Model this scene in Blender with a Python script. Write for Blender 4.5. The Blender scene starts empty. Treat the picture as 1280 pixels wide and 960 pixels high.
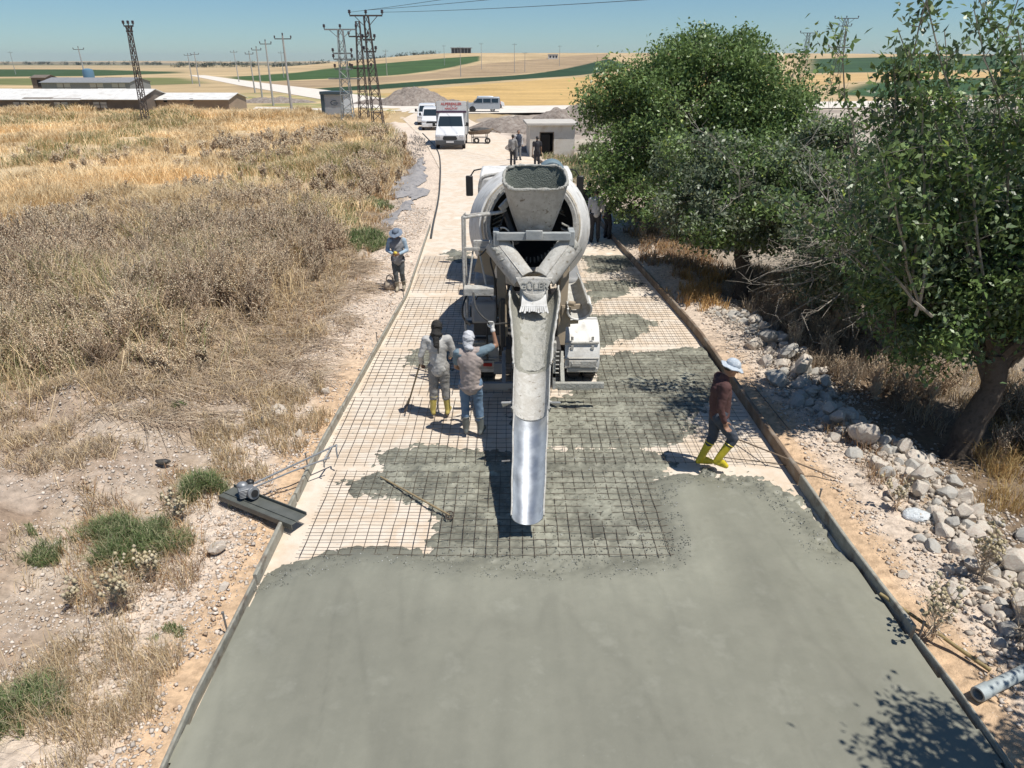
import bpy, math, random
import numpy as np
from mathutils import Vector, Matrix, Euler
random.seed(7)
rng = np.random.default_rng(11)
sc = bpy.context.scene
COL = sc.collection
R = math.radians
PI = math.pi

# ------------------------------------------------------------------ camera, sky, sun, exposure
CAM_H, PITCH, FPX = 5.5, R(24.4), 887.0
cam = bpy.data.cameras.new('camera'); cam_o = bpy.data.objects.new('camera', cam); COL.objects.link(cam_o)
cam_o.location = (0, 0, CAM_H); cam_o.rotation_euler = (R(90) - PITCH, 0, 0)
cam.sensor_width = 36; cam.lens = FPX / 1280 * 36; cam.clip_end = 20000; cam.clip_start = .05
sc.camera = cam_o
SUN_DIR = Vector((.36, -.22, 1)).normalized()          # towards the sun
SUN_EL = math.asin(SUN_DIR.z)
w = bpy.data.worlds.new('World'); sc.world = w; w.use_nodes = True
nt = w.node_tree; bg = nt.nodes['Background']
sky = nt.nodes.new('ShaderNodeTexSky'); sky.sky_type = 'NISHITA'; sky.sun_disc = False
sky.sun_elevation = SUN_EL; sky.sun_rotation = math.atan2(SUN_DIR.x, SUN_DIR.y)
sky.air_density = 1.0; sky.dust_density = .15; sky.ozone_density = 3.0; sky.altitude = 900
tint = nt.nodes.new('ShaderNodeMix'); tint.data_type = 'RGBA'; tint.blend_type = 'MULTIPLY'; tint.inputs[0].default_value = 1; tint.inputs[7].default_value = (.72, .93, 1.06, 1)
nt.links.new(sky.outputs[0], tint.inputs[6]); nt.links.new(tint.outputs[2], bg.inputs[0]); bg.inputs[1].default_value = .076
sun = bpy.data.lights.new('sun', 'SUN'); sun.energy = 4.75; sun.angle = R(.53); sun.color = (1, .955, .88)
sun_o = bpy.data.objects.new('sun', sun); COL.objects.link(sun_o)
sun_o.rotation_euler = SUN_DIR.to_track_quat('Z', 'Y').to_euler(); sun_o.location = (0, 0, 60)
vs = sc.view_settings; vs.view_transform = 'Standard'; vs.look = 'None'; vs.gamma = 1; vs.exposure = 0.16
vs.use_curve_mapping = False
sc.cycles.max_bounces = 6; sc.cycles.transparent_max_bounces = 8

# ------------------------------------------------------------------ helpers
cp_, sp_ = math.cos(PITCH), math.sin(PITCH)
def G(u, v, z=0.0):
    """world point at height z along the sight line of photo point u, v"""
    a, b = (u - 640) / FPX, (480 - v) / FPX
    d = (a, cp_ + b * sp_, -sp_ + b * cp_)
    t = (z - CAM_H) / d[2]
    return Vector((d[0] * t, d[1] * t, z))
def GP(pts, z=0.0): return [tuple(G(u, v, z)[:2]) for u, v in pts]

def _h(ix, iy, s):
    n = (ix.astype(np.int64) * 374761393 + iy.astype(np.int64) * 668265263 + s * 974711) & 0xffffffff
    n = ((n ^ (n >> 13)) * 1274126177) & 0xffffffff
    return ((n ^ (n >> 16)) & 0xffff) / 65535.0
def vnoise(x, y, s=0):
    ix, iy = np.floor(x), np.floor(y); fx, fy = x - ix, y - iy
    fx = fx * fx * (3 - 2 * fx); fy = fy * fy * (3 - 2 * fy)
    a = _h(ix, iy, s); b = _h(ix + 1, iy, s); c = _h(ix, iy + 1, s); d = _h(ix + 1, iy + 1, s)
    return (a + (b - a) * fx) * (1 - fy) + (c + (d - c) * fx) * fy
def fbm(x, y, o=4, s=0):
    t = 0; a = .5; n = 0
    for i in range(o):
        t = t + a * vnoise(x * 2 ** i + 17.3 * i, y * 2 ** i - 9.1 * i, s + i); n += a; a *= .5
    return t / n
def sstep(a, b, x):
    t = np.clip((x - a) / (b - a), 0, 1); return t * t * (3 - 2 * t)
def poly_sd(x, y, poly):
    """signed distance, negative inside"""
    x = np.asarray(x, float); y = np.asarray(y, float)
    d = np.full(x.shape, 1e18); ins = np.zeros(x.shape, bool); n = len(poly)
    for i in range(n):
        ax, ay = poly[i]; bx, by = poly[(i + 1) % n]
        ex, ey = bx - ax, by - ay; wx, wy = x - ax, y - ay
        t = np.clip((wx * ex + wy * ey) / (ex * ex + ey * ey + 1e-12), 0, 1)
        d = np.minimum(d, (wx - ex * t) ** 2 + (wy - ey * t) ** 2)
        c = ((ay > y) != (by > y))
        with np.errstate(divide='ignore', invalid='ignore'):
            xi = (bx - ax) * (y - ay) / ((by - ay) if by != ay else 1e-9) + ax
        ins ^= c & (x < xi)
    d = np.sqrt(d); return np.where(ins, -d, d)

# --- materials
def _ramp(nd, cols, lo=.3, hi=.7):
    cr = nd.color_ramp; n = len(cols)
    while len(cr.elements) < n: cr.elements.new(.5)
    for i, c in enumerate(cols):
        cr.elements[i].position = lo + (hi - lo) * (i / (n - 1) if n > 1 else 0); cr.elements[i].color = (*c, 1)
def M(name, cols, scale=4, rough=.8, metal=0, bump=.0, bscale=None, detail=6, attr=None, lo=.3, hi=.7, trans=0, spec=.5,
      speck=None, speck_scale=60, speck_thr=.72, coord='Object', bdist=.02, rough2=None):
    m = bpy.data.materials.new(name); m.use_nodes = True
    t = m.node_tree; n = t.nodes; L = t.links; bs = n['Principled BSDF']
    if not isinstance(cols, list): cols = [cols]
    tc = n.new('ShaderNodeTexCoord'); src = tc.outputs[coord]
    if len(cols) > 1:
        nz = n.new('ShaderNodeTexNoise'); nz.inputs['Scale'].default_value = scale; nz.inputs['Detail'].default_value = detail
        nz.inputs['Roughness'].default_value = .62
        L.new(src, nz.inputs['Vector'])
        rp = n.new('ShaderNodeValToRGB'); _ramp(rp, cols, lo, hi); L.new(nz.outputs['Fac'], rp.inputs[0]); out = rp.outputs[0]
    else:
        rgb = n.new('ShaderNodeRGB'); rgb.outputs[0].default_value = (*cols[0], 1); out = rgb.outputs[0]
    if attr:
        at = n.new('ShaderNodeAttribute'); at.attribute_name = attr
        mx = n.new('ShaderNodeMix'); mx.data_type = 'RGBA'; mx.blend_type = 'MULTIPLY'; mx.inputs[0].default_value = 1
        L.new(at.outputs['Color'], mx.inputs[6]); L.new(out, mx.inputs[7]); out = mx.outputs[2]
    if speck:
        n2 = n.new('ShaderNodeTexNoise'); n2.inputs['Scale'].default_value = speck_scale; n2.inputs['Detail'].default_value = 5
        n2.inputs['Roughness'].default_value = .7
        L.new(src, n2.inputs['Vector'])
        r2 = n.new('ShaderNodeValToRGB'); _ramp(r2, [(0, 0, 0), (1, 1, 1)], speck_thr - .04, speck_thr + .04); L.new(n2.outputs['Fac'], r2.inputs[0])
        mx = n.new('ShaderNodeMix'); mx.data_type = 'RGBA'; L.new(r2.outputs[0], mx.inputs[0]); L.new(out, mx.inputs[6])
        mx.inputs[7].default_value = (*speck, 1); out = mx.outputs[2]
    L.new(out, bs.inputs['Base Color'])
    bs.inputs['Roughness'].default_value = rough; bs.inputs['Metallic'].default_value = metal
    bs.inputs['Specular IOR Level'].default_value = spec
    if rough2 is not None:
        n3 = n.new('ShaderNodeTexNoise'); n3.inputs['Scale'].default_value = scale * 1.7; n3.inputs['Detail'].default_value = 4
        L.new(src, n3.inputs['Vector']); mr = n.new('ShaderNodeMapRange'); mr.inputs[1].default_value = .35; mr.inputs[2].default_value = .65
        mr.inputs[3].default_value = rough; mr.inputs[4].default_value = rough2
        L.new(n3.outputs['Fac'], mr.inputs[0]); L.new(mr.outputs[0], bs.inputs['Roughness'])
    if bump:
        nb = n.new('ShaderNodeTexNoise'); nb.inputs['Scale'].default_value = bscale or scale * 4; nb.inputs['Detail'].default_value = 8
        nb.inputs['Roughness'].default_value = .65
        L.new(src, nb.inputs['Vector']); bp = n.new('ShaderNodeBump'); bp.inputs['Strength'].default_value = bump
        bp.inputs['Distance'].default_value = bdist
        L.new(nb.outputs['Fac'], bp.inputs['Height']); L.new(bp.outputs[0], bs.inputs['Normal'])
    if trans:
        tr = n.new('ShaderNodeBsdfTranslucent'); L.new(out, tr.inputs['Color']); ms = n.new('ShaderNodeMixShader'); ms.inputs[0].default_value = trans
        L.new(bs.outputs[0], ms.inputs[1]); L.new(tr.outputs[0], ms.inputs[2]); L.new(ms.outputs[0], n['Material Output'].inputs[0])
    return m

# --- objects
def finish(me, smooth=None):
    if smooth is None: return
    me.polygons.foreach_set('use_smooth', [True] * len(me.polygons))
    if smooth < 179: me.set_sharp_from_angle(angle=R(smooth))
def tag(o, label=None, cat=None, group=None, kind=None):
    if label: o['label'] = label
    if cat: o['category'] = cat
    if group: o['group'] = group
    if kind: o['kind'] = kind
    return o
def empty(name, loc, rz=0, label=None, cat=None, group=None):
    o = bpy.data.objects.new(name, None); COL.objects.link(o); o.location = loc; o.rotation_euler = (0, 0, rz); o.empty_display_size = .2
    return tag(o, label, cat, group)
def np_mesh(name, V, quads=None, tris=None, mat=None, col=None, smooth=None, parent=None, kind=None):
    V = np.asarray(V, np.float32); me = bpy.data.meshes.new(name)
    me.vertices.add(len(V)); me.vertices.foreach_set('co', V.ravel())
    li = []; ls = []; p = 0
    if quads is not None and len(quads):
        q = np.asarray(quads, np.int32); li.append(q.ravel()); ls.append(np.arange(len(q)) * 4 + p); p += q.size
    if tris is not None and len(tris):
        q = np.asarray(tris, np.int32); li.append(q.ravel()); ls.append(np.arange(len(q)) * 3 + p); p += q.size
    li = np.concatenate(li); ls = np.concatenate(ls)
    me.loops.add(len(li)); me.loops.foreach_set('vertex_index', li.astype(np.int32))
    me.polygons.add(len(ls)); me.polygons.foreach_set('loop_start', ls.astype(np.int32))
    me.update(calc_edges=True)
    if col is not None:
        a = me.color_attributes.new('Col', 'FLOAT_COLOR', 'POINT')
        c = np.ones((len(V), 4), np.float32); c[:, :3] = col; a.data.foreach_set('color', c.ravel())
    if mat: me.materials.append(mat)
    if smooth is not None: finish(me, smooth)
    o = bpy.data.objects.new(name, me); COL.objects.link(o)
    if parent: o.parent = parent
    if kind: o['kind'] = kind
    return o

class MB:
    def __init__(s): s.v = []; s.f = []
    def add(s, vs_, fs_):
        b = len(s.v); s.v += [tuple(p) for p in vs_]; s.f += [tuple(i + b for i in f) for f in fs_]; return s
    def box(s, c, d, rot=None):
        hx, hy, hz = d[0] / 2, d[1] / 2, d[2] / 2
        P = [Vector((x, y, z)) for x in (-hx, hx) for y in (-hy, hy) for z in (-hz, hz)]
        if rot is not None:
            rm = rot if isinstance(rot, Matrix) else Euler(rot).to_matrix()
            P = [rm @ p for p in P]
        P = [p + Vector(c) for p in P]
        return s.add(P, [(0, 1, 3, 2), (4, 6, 7, 5), (0, 4, 5, 1), (2, 3, 7, 6), (0, 2, 6, 4), (1, 5, 7, 3)])
    def bar(s, a, b, wx, wz, up=(0, 0, 1)):
        a, b = Vector(a), Vector(b); d = (b - a); L = d.length; d.normalize()
        x = d.cross(Vector(up)); 
        if x.length < 1e-4: x = d.cross(Vector((0, 1, 0)))
        x.normalize(); z = x.cross(d)
        rm = Matrix((x, d, z)).transposed()
        return s.box((a + b) / 2, (wx, L, wz), rm)
    def tube(s, pts, r, n=8, closed=False, caps=True):
        pts = [Vector(p) for p in pts]; m = len(pts); rs = r if isinstance(r, (list, tuple)) else [r] * m
        V = []; F = []; prev = None
        for i, p in enumerate(pts):
            if closed: d = pts[(i + 1) % m] - pts[i - 1]
            else: d = pts[min(i + 1, m - 1)] - pts[max(i - 1, 0)]
            d.normalize()
            if prev is None:
                x = d.cross(Vector((0, 0, 1)))
                if x.length < 1e-3: x = d.cross(Vector((1, 0, 0)))
            else: x = prev - d * prev.dot(d)
            x.normalize(); prev = x; y = d.cross(x)
            for k in range(n):
                a = 2 * PI * k / n; V.append(p + (x * math.cos(a) + y * math.sin(a)) * rs[i])
        for i in range(m if closed else m - 1):
            for k in range(n):
                j = (i + 1) % m
                F.append((i * n + k, i * n + (k + 1) % n, j * n + (k + 1) % n, j * n + k))
        if caps and not closed: F.append(tuple(range(n))[::-1]); F.append(tuple((m - 1) * n + k for k in range(n)))
        return s.add(V, F)
    def lathe(s, prof, c, axis, n=24, closed=False, a0=0, a1=2 * PI):
        """prof: (radius, along)"""
        ax = Vector(axis).normalized(); x = ax.orthogonal().normalized() if abs(ax.z) > .99 else ax.cross(Vector((0, 0, 1))).normalized()
        y = ax.cross(x); full = abs(a1 - a0 - 2 * PI) < 1e-6; k = n if full else n + 1; V = []; F = []
        for (r, t) in prof:
            for i in range(k):
                a = a0 + (a1 - a0) * i / n; V.append(Vector(c) + ax * t + (x * math.cos(a) + y * math.sin(a)) * r)
        m = len(prof)
        for j in range(m if closed else m - 1):
            jj = (j + 1) % m
            for i in range(n): F.append((j * k + i, j * k + (i + 1) % k, jj * k + (i + 1) % k, jj * k + i))
        return s.add(V, F)
    def prism(s, poly, a, b, axis='x'):
        """polygon of 2D points extruded between a and b along axis"""
        n = len(poly)
        def mk(t, p):
            return (t, p[0], p[1]) if axis == 'x' else ((p[0], t, p[1]) if axis == 'y' else (p[0], p[1], t))
        V = [mk(a, p) for p in poly] + [mk(b, p) for p in poly]
        F = [tuple(range(n)), tuple(range(2 * n - 1, n - 1, -1))] + [(i, i + n, (i + 1) % n + n, (i + 1) % n) for i in range(n)]
        return s.add(V, F)
    def ell(s, c, r, rot=None, nu=14, nv=9):
        V = []; F = []; rm = (rot if isinstance(rot, Matrix) else Euler(rot or (0, 0, 0)).to_matrix())
        for j in range(nv + 1):
            th = PI * j / nv
            for i in range(nu):
                ph = 2 * PI * i / nu
                V.append(rm @ Vector((r[0] * math.sin(th) * math.cos(ph), r[1] * math.sin(th) * math.sin(ph), r[2] * math.cos(th))) + Vector(c))
        for j in range(nv):
            for i in range(nu):
                F.append((j * nu + i, (j + 1) * nu + i, (j + 1) * nu + (i + 1) % nu, j * nu + (i + 1) % nu))
        return s.add(V, F)
    def cap(s, a, b, ra, rb, n=12):
        a, b = Vector(a), Vector(b); s.ell(a, (ra,) * 3, nu=n, nv=8); s.ell(b, (rb,) * 3, nu=n, nv=8)
        if (b - a).length > 1e-4: s.tube([a, b], [ra, rb], n)
        return s
    def build(s, name, mat, parent=None, smooth=40, bevel=0, origin=None, solid=0):
        me = bpy.data.meshes.new(name)
        off = Vector(origin) if origin is not None else Vector((0, 0, 0))
        if parent is not None and origin == 'w': pass
        me.from_pydata([tuple(Vector(p) - off) for p in s.v], [], s.f); me.validate()
        me.materials.append(mat)
        import bmesh
        bm = bmesh.new(); bm.from_mesh(me); bmesh.ops.recalc_face_normals(bm, faces=bm.faces); bm.to_mesh(me); bm.free()
        finish(me, smooth)
        o = bpy.data.objects.new(name, me); COL.objects.link(o)
        if parent is not None: o.parent = parent
        elif origin is not None: o.location = off
        if solid: md = o.modifiers.new('s', 'SOLIDIFY'); md.thickness = solid; md.offset = 0
        if bevel:
            md = o.modifiers.new('b', 'BEVEL'); md.width = bevel; md.segments = 2; md.limit_method = 'ANGLE'; md.angle_limit = R(40)
            md.harden_normals = False
        return o
def text_mesh(name, s, size, ext, mat, mtx, parent=None, sx=1, bold=0):
    cu = bpy.data.curves.new(name, 'FONT'); cu.body = s; cu.size = size; cu.extrude = ext; cu.align_x = 'CENTER'; cu.align_y = 'CENTER'; cu.offset = bold
    to = bpy.data.objects.new(name, cu); COL.objects.link(to)
    dg = bpy.context.evaluated_depsgraph_get(); dg.update()
    me = bpy.data.meshes.new_from_object(to.evaluated_get(dg)); bpy.data.objects.remove(to); bpy.data.curves.remove(cu)
    me.transform(mtx @ Matrix.Diagonal((sx, 1, 1, 1))); me.materials.clear(); me.materials.append(mat); me.name = name
    o = bpy.data.objects.new(name, me); COL.objects.link(o)
    if parent: o.parent = parent
    return o
def copy_tree(o, parent=None):
    c = o.copy(); COL.objects.link(c)
    if parent: c.parent = parent
    for ch in list(o.children): copy_tree(ch, c)
    return c

# vectorised segments -> thin 3 or 4 sided tapered prisms
def segs(P0, P1, r0, r1, n=3):
    P0 = np.asarray(P0, float); P1 = np.asarray(P1, float); N = len(P0)
    r0 = np.broadcast_to(r0, (N,)); r1 = np.broadcast_to(r1, (N,))
    d = P1 - P0; L = np.linalg.norm(d, axis=1, keepdims=True) + 1e-9; d = d / L
    up = np.where(np.abs(d[:, 2:3]) > .9, np.array([[1., 0, 0]]), np.array([[0, 0, 1.]]))
    x = np.cross(d, up); x /= np.linalg.norm(x, axis=1, keepdims=True) + 1e-9; y = np.cross(d, x)
    V = np.empty((N, 2 * n, 3))
    for k in range(n):
        a = 2 * PI * k / n; o = x * math.cos(a) + y * math.sin(a)
        V[:, k] = P0 + o * r0[:, None]; V[:, n + k] = P1 + o * r1[:, None]
    base = (np.arange(N) * 2 * n)[:, None]
    Q = np.concatenate([base + np.array([[k, (k + 1) % n, n + (k + 1) % n, n + k]]) for k in range(n)], 0)
    return V.reshape(-1, 3), Q
def merge(parts):
    """parts: list of (V, Q, T, C)"""
    Vs, Qs, Ts, Cs = [], [], [], []; b = 0
    for V, Q, T, C in parts:
        if len(V) == 0: continue
        Vs.append(V)
        if Q is not None and len(Q): Qs.append(np.asarray(Q) + b)
        if T is not None and len(T): Ts.append(np.asarray(T) + b)
        Cs.append(np.broadcast_to(C, V.shape)); b += len(V)
    return np.concatenate(Vs), (np.concatenate(Qs) if Qs else None), (np.concatenate(Ts) if Ts else None), np.concatenate(Cs)
# ------------------------------------------------------------------ edges of the road (ground metres)
EL_PX = [(208, 960), (310, 760), (400, 570), (455, 470), (510, 370), (543, 270), (552, 215), (530, 172), (505, 150)]
ER_PX = [(1255, 960), (1060, 700), (968, 565), (870, 420), (765, 300), (705, 225), (640, 178), (590, 152)]
EL = [(-2.0, -8.0)] + [(-2.35, 2.0)] + GP(EL_PX); ER = [(2.9, -8.0)] + [(3.35, 2.0)] + GP(ER_PX)
EL[0] = (-2.35, -8); ER[0] = (3.3, -8)
_ely = np.array([p[1] for p in EL]); _elx = np.array([p[0] for p in EL])
_ery = np.array([p[1] for p in ER]); _erx = np.array([p[0] for p in ER])
def eL(y): return np.interp(y, _ely, _elx)
def eR(y): return np.interp(y, _ery, _erx)

HEAPS = []      # (x, y, rx, ry, h)
def height(x, y):
    x = np.asarray(x, float); y = np.asarray(y, float)
    dl = eL(y) - x; dr = x - eR(y)
    near = 1 - sstep(70, 110, y)
    off = np.maximum(dl, dr)
    lump = (fbm(x * .55, y * .55, 4, 3) - .5) * .5 + (fbm(x * 2.6, y * 2.6, 3, 5) - .5) * .16
    lump *= sstep(.5, 2.6, off) * near * (1 + .9 * (dl > 0) * sstep(1.8, 4, dl) * (1 - sstep(13, 20, y)))
    lump = lump + (dl > 0) * sstep(2.2, 4.5, dl) * .30 * sstep(.42, .60, fbm(x * .33 + 2, y * .33, 3, 12)) * (1 - sstep(14, 20, y))
    grit = (fbm(x * 7, y * 7, 3, 8) - .5) * .055 * sstep(.1, .9, off) * (1 - sstep(16, 30, y))
    left = sstep(1.3, 4.2, dl) * .42 * near * (1 - .5 * sstep(30, 60, y))
    right = -sstep(1.0, 2.6, dr) * .18 * near - sstep(2.8, 5.0, dr) * .25 * near
    z = np.where(dl > 0, left, np.where(dr > 0, right, 0)) + lump + grit
    # windrow of crushed stone along the left verge
    z = z + np.exp(-((dl - 1.15 - .25 * fbm(y * .8, y * 0 + 3, 2, 9)) / .28) ** 2) * .11 * near * fbm(x * 3, y * 3, 3, 21) * 1.6
    # far hill and undulation
    hill = sstep(-250, -40, x + (y - 700) * .05) * (1 - .25 * sstep(100, 900, x)) * sstep(330, 760, y) * 13.5
    und = (fbm(x / 900, y / 700, 3, 31) - .45) * 26 * sstep(900, 2500, y)
    z = z + hill + und * (1 - sstep(0, 800, x) * .4)
    z = z - .03 * (off < .3)
    return z

def axis_coords(core0, core1, step, lo, hi, g):
    a = list(np.arange(core0, core1 + 1e-6, step)); s = step
    while a[-1] < hi: s *= g; a.append(a[-1] + s)
    s = step; b = [core0]
    while b[-1] > lo: s *= g; b.append(b[-1] - s)
    return np.array(b[:0:-1] + a)
gx = axis_coords(-13, 11, .1, -4500, 4500, 1.045)
ya = list(np.arange(-3, 22, .1)); s_ = .1
while ya[-1] < 9000:
    s_ = min(s_ * 1.02, max(.1, ya[-1] * .0085 if ya[-1] < 1000 else ya[-1] * .03)); ya.append(ya[-1] + s_)
gy = np.array([-400, -150, -60, -25, -12, -7, -5, -4] + ya)
X, Y = np.meshgrid(gx, gy); Z = height(X, Y)

# ---- ground tones (albedo) by zone
def P(*pts): return GP(pts)
FIELDS = [
 (P((-900, 96.5), (0, 96), (120, 95), (225, 92), (222, 90), (120, 87), (0, 86.5), (-900, 86)), (.05, .085, .035), 3),
 (P((-900, 106), (0, 106), (150, 108), (260, 104), (225, 97), (120, 97.5), (0, 98), (-900, 98)), (.16, .17, .07), 3),
 (P((285, 96), (430, 89.5), (600, 87.2), (600, 88.6), (440, 97), (330, 102), (288, 99)), (.055, .10, .035), 2),
 (P((300, 104), (440, 98), (600, 89.5), (760, 86.3), (760, 88.5), (560, 97.5), (400, 109), (300, 112)), (.34, .25, .155), 2),
 (P((378, 111.5), (470, 106), (560, 99), (760, 88), (790, 90), (600, 102.5), (470, 112), (392, 115)), (.03, .06, .03), 1.5),
 (P((470, 118), (600, 105), (790, 92), (900, 96), (1010, 102), (1010, 112), (760, 131.5), (640, 132), (540, 130)), (.50, .34, .145), 2),
 (P((1010, 88), (1300, 86), (1800, 86), (1800, 92), (1280, 91), (1010, 93)), (.045, .085, .04), 2),
 (P((1005, 94), (1150, 92), (1400, 93), (1280, 97), (1100, 99), (1040, 106), (1005, 108)), (.50, .34, .16), 2),
 (P((1045, 118), (1080, 105), (1130, 100), (1280, 96), (1800, 95), (1800, 120), (1280, 118), (1100, 122)), (.045, .09, .04), 1.5),
]
C = np.empty(X.shape + (3,))
n1 = fbm(X * .35, Y * .35, 4, 41); n2 = fbm(X * 1.7, Y * 1.7, 4, 42); n3 = fbm(X / 60, Y / 25, 4, 43)
tan = np.array([.46, .345, .20]); pale = np.array([.60, .52, .42])
C[:] = tan * (.8 + .4 * n3)[..., None]
dl = eL(Y) - X; dr = X - eR(Y); nr = (Y < 75) & (Y > -10)
def blend(mask, c):
    global C
    m = np.clip(mask, 0, 1)[..., None]; C = C * (1 - m) + np.array(c) * m
# near soil
blend(nr * 1.0, (.34, .26, .18))
blend(nr * sstep(.42, .62, n2) * (X < 0) * .8, (.47, .40, .33))
straw = sstep(1.6, 4, dl) * sstep(9, 15, Y) * nr
blend(straw, (.56, .44, .28)); blend(straw * sstep(.5, .66, n1) * .7, (.42, .32, .22))
bare = sstep(1.5, 2.5, dl) * (1 - sstep(8.5, 12.5, Y + 2.5 * (n1 - .5))) * nr
blend(bare, (.43, .35, .285)); blend(bare * sstep(.46, .58, n2) * .85, (.30, .22, .16)); blend(bare * sstep(.52, .62, fbm(X * .8 + 9, Y * .8, 4, 47)) * .8, (.34, .26, .19)); blend(bare * sstep(.55, .7, n1), (.55, .47, .385))
# verges: orange sand by the form, crushed limestone outside it
dv = np.where(dl > 0, dl, dr); vg = nr & (dv > -.2)
blend(vg * (1 - sstep(1.25, 1.9, dv + .8 * (n1 - .5))), (.63, .53, .44))
blend(vg * (1 - sstep(.45, .8, dv + .5 * (n2 - .5))) * (1 - sstep(11, 17, Y)), (.60, .435, .29))
# right side under trees: litter, and grey dry rubble
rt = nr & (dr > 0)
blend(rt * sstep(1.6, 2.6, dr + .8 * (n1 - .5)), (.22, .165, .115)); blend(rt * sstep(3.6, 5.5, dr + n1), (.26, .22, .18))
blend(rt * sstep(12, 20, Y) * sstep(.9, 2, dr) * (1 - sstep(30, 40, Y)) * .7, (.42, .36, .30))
# grey rubble land right of the road, beyond the trees
rub = poly_sd(X, Y, P((600, 150), (640, 141), (760, 139), (1300, 132), (1300, 215), (760, 215), (725, 200), (640, 166)))
blend(sstep(.6, -.6, rub + 3 * (n1 - .5)), (.33, .28, .235)); blend(sstep(.6, -.6, rub) * sstep(.5, .62, n1), (.45, .40, .33))
# field beyond the weeds
f0 = (Y >= 65) & (Y < 150) & (X < -14); blend(f0 * sstep(62, 75, Y), (.47, .36, .20))
blend(f0 * sstep(80, 95, Y) * sstep(.45, .6, n1), (.28, .27, .12))
for poly, c, soft in FIELDS:
    y0 = min(p[1] for p in poly); y1 = max(p[1] for p in poly)
    rws = np.where((gy > y0 - 12) & (gy < y1 + 12))[0]
    if len(rws) == 0: continue
    a, b = rws[0], rws[-1] + 1
    sd = np.full(X.shape, 9.); sd[a:b] = poly_sd(X[a:b], Y[a:b], poly)
    blend(sstep(soft, -soft, sd + 2 * (n1 - .5)), c)
# far crop strips in the distance, left and right
for (y0, y1, x0, x1, c) in [(900, 1010, -2500, 200, (.30, .26, .15)), (1300, 1700, -4000, -300, (.16, .16, .09)), (2100, 2600, -4000, 300, (.22, .19, .12)),
                            (1050, 1300, 700, 4000, (.22, .2, .12)), (640, 690, -1500, -330, (.33, .24, .14))]:
    blend((sstep(y0 - 20, y0 + 20, Y) * (1 - sstep(y1 - 20, y1 + 20, Y)) * sstep(x0, x0 + 60, X) * (1 - sstep(x1 - 60, x1, X))), c)
C *= (.86 + .28 * n2)[..., None]
C = np.clip(C * (1 + (.5 * (fbm(X * .06, Y * .6, 3, 45) - .5))[..., None] * ((Y > 90) & (Y < 900))[..., None]), 0, 1)
def grid_quads(ny, nx):
    i = np.arange(ny * nx).reshape(ny, nx)
    return np.stack([i[:-1, :-1], i[:-1, 1:], i[1:, 1:], i[1:, :-1]], -1).reshape(-1, 4)
m_ground = M('soil and stubble', [(.62, .60, .58), (.95, .94, .92), (1.25, 1.22, 1.18)], scale=9, rough=.95, bump=.9, bscale=22, attr='Col',
             speck=(.62, .56, .49), speck_scale=26, speck_thr=.70, spec=.15, bdist=.03)
V = np.stack([X, Y, Z], -1).reshape(-1, 3)
# speckle only makes sense near; far ground has its own calm material
qs = grid_quads(len(gy), len(gx)); qy = Y.reshape(-1)[qs[:, 0]]
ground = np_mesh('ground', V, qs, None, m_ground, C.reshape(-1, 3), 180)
m_far = M('far fields', [(.80, .80, .78), (1.0, 1.0, 1.0), (1.15, 1.14, 1.12)], scale=.05, rough=.95, attr='Col', spec=.1, detail=8)
ground.data.materials.append(m_far)
ground.data.polygons.foreach_set('material_index', (qy > 60).astype(np.int32))
tag(ground, 'bare soil, dry grass field and distant farmland', None, None, 'structure'); ground['category'] = 'ground'

# ---- roads
def strip(name, Lp, Rp, z, mat, y_col=None, n=160, follow=False):
    Lp = np.array(Lp, float); Rp = np.array(Rp, float)
    def rs(Pp, k):
        s = np.r_[0, np.cumsum(np.hypot(*(np.diff(Pp, axis=0).T)))]; t = np.linspace(0, s[-1], k)
        return np.stack([np.interp(t, s, Pp[:, 0]), np.interp(t, s, Pp[:, 1])], 1)
    A, B = rs(Lp, n), rs(Rp, n); k = 25; t = np.linspace(0, 1, k)[None, :, None]
    G_ = A[:, None] * (1 - t) + B[:, None] * t
    zz = (height(G_[..., 0], G_[..., 1]) if follow else 0) + z
    V_ = np.concatenate([G_, np.broadcast_to(np.asarray(zz)[..., None] if follow else np.full(G_.shape[:2] + (1,), z), G_.shape[:2] + (1,))], -1)
    o = np_mesh(name, V_.reshape(-1, 3), grid_quads(n, k), None, mat, None, 180, kind='structure'); o['category'] = 'road'; return o
m_road = M('rolled limestone road base', [(.56, .48, .385), (.67, .59, .495), (.60, .49, .375), (.70, .635, .55)], scale=1.1, rough=.92, bump=.35, bscale=45,
           lo=.32, hi=.68, speck=(.46, .37, .28), speck_scale=9, speck_thr=.68, spec=.15, bdist=.01)
m_track = M('pale gravel track', [(.60, .54, .47), (.72, .67, .60)], scale=.5, rough=.95, spec=.1)
ys = np.r_[np.linspace(-6, 46, 90)]
strip('road', [(eL(y) - .02, y) for y in ys] + [tuple(G(530, 175)[:2]), tuple(G(505, 150)[:2]), tuple(G(485, 140)[:2])],
      [(eR(y) + .02, y) for y in ys] + [tuple(G(632, 172)[:2]), tuple(G(588, 150)[:2]), tuple(G(575, 140)[:2])], .0, m_road, n=220)
strip('side_road', GP([(430, 141.5), (475, 141), (575, 142), (640, 141.5), (760, 140), (1300, 131)]), GP([(445, 126), (540, 131.5), (600, 132.5), (650, 132.5), (760, 131.5), (1300, 123)]), .035, m_track)
strip('far_road', GP([(480, 141), (440, 131), (370, 119), (300, 107), (250, 97), (216, 90)]), GP([(545, 133), (470, 122), (410, 113), (330, 104), (262, 95), (226, 90)]), .05, m_track)
strip('farm_track', GP([(315, 137.6), (400, 139.5), (470, 143)]), GP([(320, 134), (400, 136), (470, 138)]), .06, m_track, n=60)
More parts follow.
